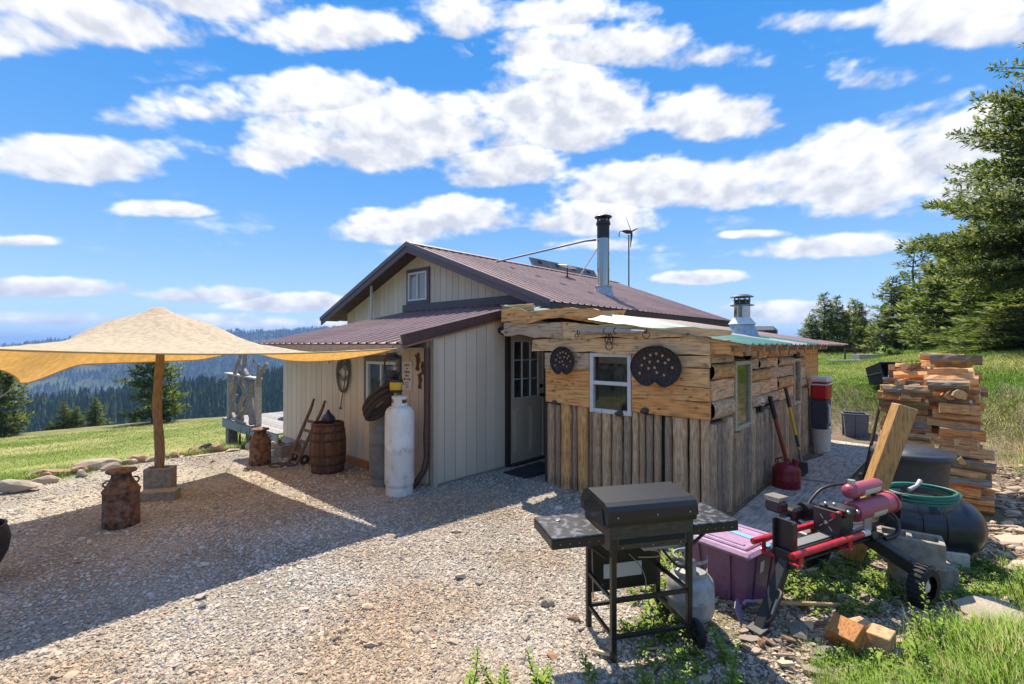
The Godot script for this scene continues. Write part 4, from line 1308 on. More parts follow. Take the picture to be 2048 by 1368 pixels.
func gas_cylinder(at: Vector3, turn: float, white: bool, label: String) -> void:
	var t := thing("propane_cylinder", label, "gas cylinder", at, turn, "tall propane cylinders")
	var m: StandardMaterial3D = mat("cylinder_white", Color(0.74, 0.72, 0.68), 0.45, {"tex": "scuff", "scale": Vector3(0.7, 0.45, 0.7)}) if white else mat("cylinder_grey", Color(0.25, 0.245, 0.24), 0.65, {"tex": "speck", "scale": Vector3(2, 1, 2), "over": "blot", "over_scale": Vector3(1.2, 1.2, 1.2)})
	var r := 0.184
	var b := MB.new()
	var top := [Vector2(r, 0.98), Vector2(r * 0.97, 1.03), Vector2(r * 0.86, 1.075), Vector2(r * 0.62, 1.105), Vector2(r * 0.3, 1.115), Vector2(0, 1.117)]
	var prof := [Vector2(0, 0.10), Vector2(r * 0.9, 0.10), Vector2(r * 0.99, 0.13), Vector2(r, 0.16), Vector2(r, 0.56), Vector2(r * 1.012, 0.565), Vector2(r * 1.012, 0.58), Vector2(r, 0.585)]
	prof.append_array(top)
	b.lathe(prof, 32)
	part("body", b.mesh(), m, t)
	b = MB.new()
	b.lathe([Vector2(r * 0.9, 0.0), Vector2(r * 0.92, 0.0), Vector2(r * 0.92, 0.115), Vector2(r * 0.9, 0.115), Vector2(r * 0.9, 0.0)], 32)
	part("foot_ring", b.mesh(), m, t)
	if white:
		b = MB.new()
		for k in 3:   # collar in three plates, hand holes between their ribs
			var a0 := TAU * k / 3 + 0.35
			b.lathe([Vector2(0.095, 1.11), Vector2(0.099, 1.11), Vector2(0.099, 1.235), Vector2(0.095, 1.235), Vector2(0.095, 1.11)], 8, Vector3.ZERO, Basis(), a0, a0 + 1.15)
			b.lathe([Vector2(0.095, 1.20), Vector2(0.099, 1.20), Vector2(0.099, 1.235), Vector2(0.095, 1.235), Vector2(0.095, 1.20)], 8, Vector3.ZERO, Basis(), a0 + 1.15, a0 + TAU / 3)
			b.lathe([Vector2(0.095, 1.105), Vector2(0.099, 1.105), Vector2(0.099, 1.15), Vector2(0.095, 1.15), Vector2(0.095, 1.105)], 8, Vector3.ZERO, Basis(), a0 + 1.15, a0 + TAU / 3)
		part("collar", b.mesh(), m, t)
	b = MB.new()
	b.lathe([Vector2(0.03, 1.10), Vector2(0.03, 1.14), Vector2(0.02, 1.14), Vector2(0.02, 1.18), Vector2(0.035, 1.18), Vector2(0.035, 1.2), Vector2(0, 1.2)], 14)
	b.tube([Vector3(0, 1.16, 0), Vector3(0.0, 1.16, 0.075)], 0.022, 10)
	part("valve", b.mesh(), mat("brass", Color(0.32, 0.24, 0.12), 0.4, {"metal": 0.8}), t)

func ellipse_pts(c: Vector3, u: Vector3, w: Vector3, n: int, wob := 0.0) -> Array:
	var pts := []
	for k in n + 1:
		var an := TAU * k / n
		pts.append(c + u * cos(an) * (1.0 + wob * sin(an * 3.0)) + w * sin(an))
	return pts

func make_front_things() -> void:
	make_sail()
	milk_can(Vector3(-4.08, 0, -5.05), 0.9, 0.98, "large rusty milk can beside the sail post")
	milk_can(Vector3(-3.97, 0, -7.62), 0.2, 0.95, "smaller rusty milk can at the corner of the cabin")
	solo("concrete_block", block_mesh(true), concrete(), "grey concrete block on the ground behind the far milk can", "concrete block", Vector3(-3.83, 0.095, -8.25), 1.1, "concrete blocks")
	gas_cylinder(hw(-0.11, 0, 0.42), 1.4, true, "tall white propane cylinder standing at the cabin corner")
	gas_cylinder(hw(-0.62, 0, 0.33), 0.3, false, "tall grey propane cylinder behind the white one")
	# barrel
	var t := thing("barrel", "old dark wooden barrel with iron hoops beside the lean-to wall", "barrel", hw(-1.83, 0, 0.5), TURN)
	var staves := []
	for k in 3: staves.append(mat("stave_%d" % k, [Color(0.17, 0.085, 0.045), Color(0.13, 0.065, 0.036), Color(0.22, 0.11, 0.055)][k], 0.75, {"tex": "grain", "scale": Vector3(6, 0.8, 6), "bump": "grain", "height": 0.5, "over": "blot", "over_scale": Vector3(1.6, 1.6, 1.6)}))
	var rad := func(y: float) -> float: return 0.222 + 0.038 * sin(PI * clampf(y / 0.73, 0, 1))
	for k in 20:
		var b := MB.new()
		var prof := []
		for j in 9: prof.append(Vector2(rad.call(j * 0.73 / 8.0), j * 0.73 / 8.0))
		for j in range(8, -1, -1): prof.append(Vector2(rad.call(j * 0.73 / 8.0) - 0.02, j * 0.73 / 8.0))
		b.lathe(prof, 2, Vector3.ZERO, Basis(), TAU * k / 20 + 0.012, TAU * (k + 1) / 20 - 0.012)
		part("stave", b.mesh(), staves[(k * 5) % 3], t)
	for y: float in [0.02, 0.13, 0.26, 0.48, 0.6, 0.70]:
		var b := MB.new()
		var w := 0.022 if y < 0.03 or y > 0.69 else 0.03
		b.lathe([Vector2(rad.call(y - w / 2) + 0.001, y - w / 2), Vector2(rad.call(y) + 0.006, y - w / 2), Vector2(rad.call(y) + 0.006, y + w / 2), Vector2(rad.call(y + w / 2) + 0.001, y + w / 2)], 30)
		part("hoop", b.mesh(), mat("hoop_iron", Color(1, 1, 1), 0.7, {"tex": "iron", "scale": Vector3(3, 3, 3)}), t)
	var b := MB.new()
	b.lathe([Vector2(0.0, 0.675), Vector2(0.212, 0.675), Vector2(0.212, 0.69), Vector2(0.0, 0.69)], 30)
	b.lathe([Vector2(0.0, 0.03), Vector2(0.212, 0.03), Vector2(0.212, 0.04), Vector2(0.0, 0.04)], 30)
	part("head", b.mesh(), staves[2], t)
	# jug on the barrel
	t = thing("stoneware_jug", "round dark blue stoneware jug with stopper on top of the barrel", "jug", hw(-1.86, 0.69, 0.48), TURN)
	b = MB.new()
	b.lathe([Vector2(0, 0.0), Vector2(0.065, 0.0), Vector2(0.09, 0.02), Vector2(0.104, 0.06), Vector2(0.1, 0.095), Vector2(0.075, 0.135), Vector2(0.04, 0.165), Vector2(0.026, 0.178), Vector2(0.03, 0.186), Vector2(0.022, 0.19), Vector2(0, 0.19)], 26)
	part("body", b.mesh(), mat("blue_glaze", Color(0.022, 0.03, 0.065), 0.3, {"tex": "blot", "scale": Vector3(5, 5, 5)}), t)
	b = MB.new()
	b.lathe([Vector2(0.018, 0.188), Vector2(0.022, 0.2), Vector2(0.014, 0.215), Vector2(0, 0.22)], 14)
	part("stopper", b.mesh(), mat("blue_glaze"), t)
	# antique hand truck
	t = thing("hand_truck", "antique wooden hand truck with curved handles leaning beside the barrel", "hand truck", hw(-2.62, 0, 0.52), TURN)
	var hm := mat("hand_truck_wood", Color(0.20, 0.115, 0.065), 0.8, {"tex": "grain", "scale": Vector3(5, 1, 5), "bump": "grain", "height": 0.4})
	for s: float in [-1.0, 1.0]:
		b = MB.new()
		b.tube([Vector3(s * 0.13, 0.02, 0.16), Vector3(s * 0.15, 0.3, 0.03), Vector3(s * 0.175, 0.62, -0.12), Vector3(s * 0.185, 0.78, -0.2), Vector3(s * 0.19 + 0.03, 0.89, -0.23), Vector3(s * 0.19 + 0.08, 0.95, -0.22), Vector3(s * 0.19 + 0.15, 0.985, -0.2)], [0.026, 0.028, 0.027, 0.026, 0.023, 0.02, 0.021], 8)
		part("rail", b.mesh(), hm, t)
	for y: float in [0.16, 0.34, 0.5, 0.64]:
		b = MB.new()
		b.box(Vector3(0, y, 0.17 - y * 0.46), Vector3(0.31, 0.045, 0.025), 0.006)
		part("rung", b.mesh(), hm, t)
	b = MB.new()
	b.box(Vector3(0, 0.012, 0.25), Vector3(0.3, 0.012, 0.18), 0.003)
	b.ring(Vector3(-0.05, 0.018, 0.36), Vector3.UP, 0.13, 0.009, 18, 6)
	part("toe_plate", b.mesh(), mat("hoop_iron"), t)
	for s: float in [-1.0, 1.0]:
		b = MB.new()
		b.lathe([Vector2(0.03, -0.02), Vector2(0.075, -0.02), Vector2(0.075, 0.02), Vector2(0.03, 0.02)], 18, Vector3(s * 0.18, 0.08, 0.05), Basis(Vector3.BACK, PI / 2))
		part("wheel", b.mesh(), mat("hoop_iron"), t)
	# lasso with a cut-steel bear
	var steel := mat("cut_steel", Color(0.19, 0.185, 0.18), 0.5, {"metal": 0.5, "tex": "blot", "scale": Vector3(4, 4, 4)})
	var rope := mat("lasso_rope", Color(0.19, 0.145, 0.10), 0.9, {"tex": "speck", "scale": Vector3(9, 9, 9)})
	t = thing("lasso_sign", "coiled lasso hung round a cut-steel bear sign on the lean-to wall", "wall ornament", hw(-2.21, 1.40, 0.03), TURN)
	for k in 4:
		b = MB.new()
		b.tube(ellipse_pts(Vector3(0.012 * (k - 1.5), -0.02 * k + 0.02, 0.01 + 0.008 * k), Vector3(0.215 - 0.012 * k, 0.03, 0), Vector3(0, 0.30 - 0.022 * (k % 2) - 0.02 * k, 0), 36, 0.05), 0.0095, 7, false)
		part("coil", b.mesh(), rope, t)
	b = MB.new()
	b.tube([Vector3(0.1, 0.1, 0.03), Vector3(0.06, -0.15, 0.03), Vector3(-0.03, -0.36, 0.02), Vector3(-0.09, -0.52, 0.015), Vector3(-0.1, -0.56, 0.015)], [0.008, 0.008, 0.008, 0.008, 0.024], 7)
	part("tail", b.mesh(), rope, t)
	b = MB.new()   # bear walking under a pine
	b.prism(PackedVector2Array([Vector2(-0.13, 0.07), Vector2(-0.10, 0.07), Vector2(-0.09, 0.11), Vector2(-0.02, 0.115), Vector2(0.0, 0.07), Vector2(0.035, 0.07), Vector2(0.045, 0.11), Vector2(0.09, 0.105), Vector2(0.10, 0.07), Vector2(0.13, 0.07), Vector2(0.135, 0.15), Vector2(0.12, 0.2), Vector2(0.05, 0.225), Vector2(-0.02, 0.205), Vector2(-0.07, 0.22), Vector2(-0.10, 0.235), Vector2(-0.115, 0.215), Vector2(-0.15, 0.19), Vector2(-0.145, 0.17), Vector2(-0.12, 0.16)]), 0.004, Transform3D(Basis(), Vector3(0, 0, 0.012)))
	part("bear", b.mesh(), steel, t)
	b = MB.new()   # curved banner below
	var pl := []
	for k in 13: pl.append(Vector2(-0.17 + 0.34 * k / 12.0, 0.03 - 0.07 * sin(PI * k / 12.0)))
	for k in 13: pl.append(Vector2(0.17 - 0.34 * k / 12.0, -0.03 - 0.08 * sin(PI * k / 12.0)))
	b.prism(PackedVector2Array(pl), 0.004, Transform3D(Basis(), Vector3(0, 0, 0.012)))
	part("banner", b.mesh(), steel, t)
	# parking sign
	t = thing("parking_sign", "white metal parking sign with red arrow beside the lean-to window", "sign", hw(-0.505, 1.455, 0.024), TURN)
	var poly := PackedVector2Array()
	for q in [[1, 1], [-1, 1], [-1, -1], [1, -1]]:
		for k in 5:
			var an: float = atan2(q[1], q[0]) - PI / 4 + PI / 2 * k / 4.0
			poly.append(Vector2(q[0] * 0.102 + 0.025 * cos(an), q[1] * 0.187 + 0.025 * sin(an)))
	b = MB.new()
	b.prism(poly, 0.003)
	part("plate", b.mesh(), mat("sign_white", Color(0.68, 0.66, 0.64), 0.45, {"tex": "scuff", "scale": Vector3(3, 3, 3)}), t)
	var red := mat("sign_red", Color(0.42, 0.035, 0.03), 0.5)
	var grey := mat("sign_grey", Color(0.3, 0.27, 0.27), 0.6)
	b = MB.new()
	var sm := PackedVector2Array()
	for k in poly.size(): sm.append(poly[k] * Vector2(0.95, 0.972))
	for k in poly.size():
		var l := (k + 1) % poly.size()
		b.quad(Vector3(sm[k].x, sm[k].y, 0.0042), Vector3(sm[l].x, sm[l].y, 0.0042), Vector3(sm[l].x * 0.965, sm[l].y * 0.982, 0.0042), Vector3(sm[k].x * 0.965, sm[k].y * 0.982, 0.0042), Vector3.BACK)
	part("border", b.mesh(), red, t)
	var font := SystemFont.new()
	font.font_names = PackedStringArray(["Droid Sans"])
	font.font_weight = 700
	var lines := [["CORVETTE", 0.145, 0.036, red], ["NO", 0.098, 0.03, red], ["PARKING", 0.05, 0.038, red], ["ONLY", 0.0, 0.038, red], ["VIOLATORS", -0.098, 0.022, grey], ["WILL BE", -0.128, 0.022, grey], ["TOWED", -0.158, 0.022, grey]]
	for l in lines:
		var tm := TextMesh.new()
		tm.font = font
		tm.text = l[0]
		tm.font_size = 64
		tm.pixel_size = l[2] / 64.0
		tm.depth = 0.002
		var o := part("lettering", tm, l[3], t, Vector3(0, l[1], 0.0045))
		o.scale.x = 0.78 if l[0].length() > 6 else 0.9
	b = MB.new()
	b.prism(PackedVector2Array([Vector2(-0.09, -0.048), Vector2(-0.055, -0.072), Vector2(-0.055, -0.056), Vector2(0.055, -0.056), Vector2(0.055, -0.072), Vector2(0.09, -0.048), Vector2(0.055, -0.024), Vector2(0.055, -0.04), Vector2(-0.055, -0.04), Vector2(-0.055, -0.024)]), 0.002, Transform3D(Basis(), Vector3(0, 0, 0.0036)))
	part("arrow", b.mesh(), red, t)
	# rusty cut-metal figures
	var fig := PackedVector2Array([Vector2(-0.03, -0.12), Vector2(0.02, -0.125), Vector2(0.045, -0.1), Vector2(0.03, -0.085), Vector2(0.03, -0.03), Vector2(0.055, 0.0), Vector2(0.05, 0.05), Vector2(0.03, 0.06), Vector2(0.045, 0.085), Vector2(0.035, 0.11), Vector2(0.01, 0.125), Vector2(-0.01, 0.11), Vector2(-0.015, 0.085), Vector2(-0.05, 0.1), Vector2(-0.06, 0.08), Vector2(-0.035, 0.05), Vector2(-0.035, 0.02), Vector2(-0.02, -0.02), Vector2(-0.035, -0.07), Vector2(-0.05, -0.095)])
	var rusty := mat("rust_red", Color(0.9, 0.62, 0.5), 0.85, {"tex": "rust", "scale": Vector3(5, 5, 5)})
	var spots := [[-0.265, 1.655, 1.0, "largest rusty cut-metal figure at the top right of the parking sign"], [-0.155, 1.575, 0.72, "smallest rusty cut-metal figure next to the downspout"], [-0.215, 1.40, 0.88, "lowest rusty cut-metal figure right of the parking sign"]]
	for k in 3:
		b = MB.new()
		b.prism(fig, 0.006, Transform3D(Basis.from_scale(Vector3(spots[k][2] * (1.0 if k != 1 else -1.0), spots[k][2], 1.0))))
		solo("metal_figure", b.mesh(), rusty, spots[k][3], "wall ornament", hw(spots[k][0], spots[k][1], 0.024), TURN, "rusty metal figures")
	hanging_things()
	# flood light on the door wall
	t = thing("flood_light", "black bullet flood light under the eave beside the door", "lamp", hw(0.02, 2.10, -1.30), TURN)
	var blk := mat("black_plastic")
	b = MB.new()
	b.tube([Vector3(-0.01, 0.0, 0), Vector3(0.03, 0.0, 0)], 0.05, 14)
	b.tube([Vector3(0.03, 0, 0), Vector3(0.1, -0.01, 0.01), Vector3(0.12, 0.02, 0.03)], 0.016, 8)
	part("bracket", b.mesh(), blk, t)
	var aim := Basis(Quaternion(Vector3.UP, Vector3(0.35, -0.75, 0.55).normalized()))
	b = MB.new()
	b.lathe([Vector2(0, -0.1), Vector2(0.035, -0.1), Vector2(0.045, -0.06), Vector2(0.052, 0.0), Vector2(0.068, 0.06), Vector2(0.068, 0.09), Vector2(0.06, 0.09), Vector2(0.06, 0.06)], 20, Vector3(0.13, 0.03, 0.04), aim)
	part("housing", b.mesh(), blk, t)
	b = MB.new()
	b.lathe([Vector2(0.06, 0.07), Vector2(0.04, 0.088), Vector2(0, 0.094)], 18, Vector3(0.13, 0.03, 0.04), aim)
	part("lens", b.mesh(), mat("lamp_lens", Color(0.62, 0.58, 0.45), 0.25), t)
	# door mat
	b = MB.new()
	b.box(Vector3(0, 0.011, 0), Vector3(0.44, 0.018, 0.86), 0.006)
	for k in 11: b.box(Vector3(0, 0.022, -0.39 + 0.078 * k), Vector3(0.4, 0.006, 0.03), 0.002)
	solo("door_mat", b.mesh(), mat("mat_rubber", Color(0.028, 0.03, 0.036), 0.9, {"tex": "speck", "scale": Vector3(6, 6, 6)}), "black ribbed door mat on the gravel before the door", "mat", hw(0.46, 0.014, -1.55), TURN)
	# border stones
	var stone := []
	for k in 4: stone.append(mat("border_stone_%d" % k, [Color(0.56, 0.37, 0.23), Color(0.62, 0.52, 0.41), Color(0.15, 0.115, 0.11), Color(0.50, 0.29, 0.18)][k], 0.9, {"tex": "blot", "scale": Vector3(2.2, 2.2, 2.2), "bump": "ground", "height": 1.0}))
	# world x, z, length, thickness, turn, colour, words
	var st := [
		[-6.33, -6.15, 0.30, 0.15, 0.3, 1, "nearest pale flat stone of the border at the left edge"], [-6.60, -6.95, 0.30, 0.11, 0.75, 0, "orange slab stone tilted in the border, second from the left edge"], [-6.42, -7.1, 0.10, 0.07, 0.2, 3, "small rust stone at the end of the orange border slab"],
		[-6.35, -7.45, 0.42, 0.14, 0.85, 1, "longest pale border stone left of the sail post"], [-6.16, -7.95, 0.20, 0.12, 0.6, 0, "tan border stone beyond the longest pale one"], [-6.0, -8.05, 0.14, 0.08, 1.2, 1, "low pale border stone above the near milk can"],
		[-5.98, -8.65, 0.22, 0.09, 0.5, 3, "reddish flat border stone behind the sail post"], [-5.86, -8.95, 0.20, 0.12, 0.9, 0, "tan border stone just right of the sail post"], [-5.72, -9.0, 0.2, 0.17, 0.2, 2, "dark purple-brown boulder in the border"],
		[-5.48, -8.95, 0.19, 0.12, 0.4, 0, "rounded tan stone right of the dark boulder"], [-5.15, -8.9, 0.16, 0.05, 0.8, 1, "thin pale slab in the border near the deck"], [-4.98, -9.2, 0.14, 0.12, 0.3, 1, "pale pointed stone by the deck corner"],
		[-4.5, -8.95, 0.2, 0.13, 0.5, 1, "pale stone under the deck rim behind the far milk can"], [-6.05, -8.35, 0.12, 0.05, 0.2, 3, "small low red border stone behind the post"], [-5.35, -8.3, 0.17, 0.03, 0.7, 1, "thin pale flagstone lying in the gravel by the border"],
	]
	for k in 14:   # smaller ones set between them
		var zz := -6.3 - 0.215 * k
		st.append([-6.45 + 0.04 * k + 0.16 * sin(k * 2.7), zz, 0.16 + 0.05 * sin(k * 1.9), 0.10, k * 0.9, [0, 1, 3, 1][k % 4], "%s small stone from the left filling the meadow border" % ["first", "second", "third", "fourth", "fifth", "sixth", "seventh", "eighth", "ninth", "tenth", "eleventh", "twelfth", "thirteenth", "fourteenth"][k]])
	for k in st.size():
		var q = st[k]
		var o := solo("border_stone", rock_mesh(300 + k, 1.0, 0.4, 1), stone[q[5]], q[6], "stone", Vector3(q[0], land(q[0], q[1]) + q[3] * 0.4, q[1]), q[4], "border stones along the meadow")
		o.scale = Vector3(q[2] * 0.85, q[3] * 0.75, q[2] * 0.42)
	# fire pot at the left edge of the picture
	t = thing("fire_pot", "black round-bellied fire pot at the left edge of the yard", "fire pot", Vector3(-4.25, 0, -3.72))
	b = MB.new()
	b.lathe([Vector2(0.0, 0.06), Vector2(0.12, 0.06), Vector2(0.21, 0.12), Vector2(0.265, 0.24), Vector2(0.28, 0.34), Vector2(0.265, 0.42), Vector2(0.25, 0.44), Vector2(0.26, 0.455), Vector2(0.245, 0.46), Vector2(0.235, 0.44), Vector2(0.25, 0.36), Vector2(0.2, 0.14), Vector2(0.0, 0.1)], 30)
	part("bowl", b.mesh(), mat("cast_iron", Color(0.028, 0.022, 0.026), 0.6, {"tex": "speck", "scale": Vector3(4, 4, 4), "bump": "speck", "height": 0.3}), t)
	for k in 3:
		b = MB.new()
		b.tube([Vector3(cos(k * 2.09) * 0.17, 0.1, sin(k * 2.09) * 0.17), Vector3(cos(k * 2.09) * 0.2, 0.0, sin(k * 2.09) * 0.2)], 0.022, 8)
		part("leg", b.mesh(), mat("cast_iron"), t)
	b = MB.new()
	b.lathe([Vector2(0.21, 0.44), Vector2(0.2, 0.47), Vector2(0.13, 0.6), Vector2(0.1, 0.66), Vector2(0.0, 0.67)], 26)
	part("spark_lid", b.mesh(), mat("mesh_grey", Color(0.15, 0.15, 0.14), 0.6), t)

func hanging_things() -> void:
	# iron hook under the eave
	var blk := mat("cast_iron", Color(0.028, 0.022, 0.026), 0.6, {"tex": "speck", "scale": Vector3(4, 4, 4), "bump": "speck", "height": 0.3})
	var leather := mat("old_leather", Color(0.05, 0.032, 0.024), 0.7, {"tex": "blot", "scale": Vector3(4, 4, 4), "bump": "speck", "height": 0.3})
	var at := Vector3(-1.50, 1.47, -6.06)
	var t := thing("oil_lantern", "old black oil lantern hanging under the eave corner", "lantern", at)
	var b := MB.new()
	b.lathe([Vector2(0, 0.0), Vector2(0.075, 0.0), Vector2(0.085, 0.02), Vector2(0.08, 0.05), Vector2(0.05, 0.07), Vector2(0.05, 0.09), Vector2(0, 0.09)], 20)
	part("fuel_tank", b.mesh(), blk, t)
	b = MB.new()
	b.lathe([Vector2(0.045, 0.09), Vector2(0.06, 0.13), Vector2(0.062, 0.16), Vector2(0.052, 0.21), Vector2(0.042, 0.23)], 20)
	part("globe", b.mesh(), glass(), t)
	b = MB.new()
	b.lathe([Vector2(0.05, 0.23), Vector2(0.085, 0.24), Vector2(0.085, 0.26), Vector2(0.06, 0.27), Vector2(0.06, 0.3), Vector2(0.07, 0.305), Vector2(0.02, 0.32), Vector2(0, 0.32)], 20)
	part("hood", b.mesh(), blk, t)
	b = MB.new()
	for s: float in [-1.0, 1.0]: b.tube([Vector3(s * 0.075, 0.04, 0), Vector3(s * 0.098, 0.1, 0), Vector3(s * 0.098, 0.22, 0), Vector3(s * 0.075, 0.27, 0), Vector3(s * 0.05, 0.29, 0)], 0.011, 8)
	b.ring(Vector3(0, 0.15, 0), Vector3.UP, 0.07, 0.003, 20, 5)
	part("air_tube", b.mesh(), blk, t)
	b = MB.new()
	b.tube([Vector3(-0.098, 0.2, 0), Vector3(-0.07, 0.34, 0), Vector3(0, 0.38, 0), Vector3(0.07, 0.34, 0), Vector3(0.098, 0.2, 0)], 0.004, 6)
	b.tube([Vector3(0, 0.38, 0), Vector3(0.0, 0.40, 0)], 0.005, 6)
	part("bail", b.mesh(), blk, t)
	# second lamp with a yellow band, below it
	t = thing("yellow_lamp_font", "small lamp with a yellow label hung below the oil lantern", "lamp", Vector3(-1.44, 1.29, -6.0))
	b = MB.new()
	b.lathe([Vector2(0, 0.0), Vector2(0.07, 0.0), Vector2(0.075, 0.012), Vector2(0.075, 0.03), Vector2(0.074, 0.145), Vector2(0.066, 0.16), Vector2(0, 0.165)], 22)
	part("can", b.mesh(), blk, t)
	b = MB.new()
	b.lathe([Vector2(0.076, 0.035), Vector2(0.0772, 0.036), Vector2(0.0772, 0.128), Vector2(0.076, 0.129)], 22)
	part("label_band", b.mesh(), mat("yellow_label", Color(0.66, 0.40, 0.02), 0.5, {"tex": "scuff", "scale": Vector3(5, 5, 5)}), t)
	b = MB.new()
	b.lathe([Vector2(0.03, 0.16), Vector2(0.045, 0.175), Vector2(0.028, 0.19), Vector2(0.06, 0.2), Vector2(0.02, 0.215), Vector2(0, 0.215)], 16)
	b.tube([Vector3(-0.07, 0.15, 0), Vector3(-0.05, 0.21, 0.02), Vector3(0, 0.24, 0), Vector3(0.06, 0.2, 0), Vector3(0.1, 0.1, 0.02)], 0.007, 6)
	b.tube([Vector3(0, 0.2, 0), Vector3(-0.13, 0.2, 0.04), Vector3(-0.19, 0.14, 0.05), Vector3(-0.18, 0.09, 0.05)], 0.005, 6)
	part("burner", b.mesh(), blk, t)
	# horse collar slung over the grey cylinder
	t = thing("horse_collar", "worn dark leather horse collar slung over the grey cylinder", "horse collar", Vector3(-1.72, 1.185, -6.22))
	var lo := Vector3(0.69, 0.72, 0.05) * 0.225
	var cr := Vector3(0.08, -0.22, 0.95).normalized()
	for k in 3:
		b = MB.new()
		b.tube(ellipse_pts(Vector3(0.012, -0.055, 0.005) * k, lo * (1.0 - 0.04 * k), Vector3(-0.55, 0.45, 0.7) * (0.12 - 0.01 * k), 26, 0.08), [0.026, 0.036, 0.032][k], 9, false)
		part("pad", b.mesh(), leather, t)
	b = MB.new()
	b.tube([lo * 0.9, lo * 1.15 + Vector3(0.02, 0.02, 0), lo * 1.35 + Vector3(0.03, -0.07, 0)], 0.016, 6, true, 0.4)
	part("strap", b.mesh(), leather, t)
# ---------------------------------------------------------------- deck with driftwood rail, tub
func branch(b: MB, pts: Array, r0: float, r1: float) -> void:
	var rr := []
	for k in pts.size(): rr.append(lerpf(r0, r1, float(k) / (pts.size() - 1)) * (1.0 + 0.12 * sin(k * 2.3)))
	b.tube(pts, rr, 8)

func smooth(pts: Array, per := 4) -> Array:
	var c := Curve3D.new()
	for k in pts.size():
		var t: Vector3 = (pts[mini(k + 1, pts.size() - 1)] - pts[maxi(k - 1, 0)]) / 6.0
		c.add_point(pts[k], -t, t)
	var out := []
	for k in (pts.size() - 1) * per + 1: out.append(c.sample(mini(k / per, pts.size() - 2), (k - (mini(k / per, pts.size() - 2)) * per) / float(per)))
	return out

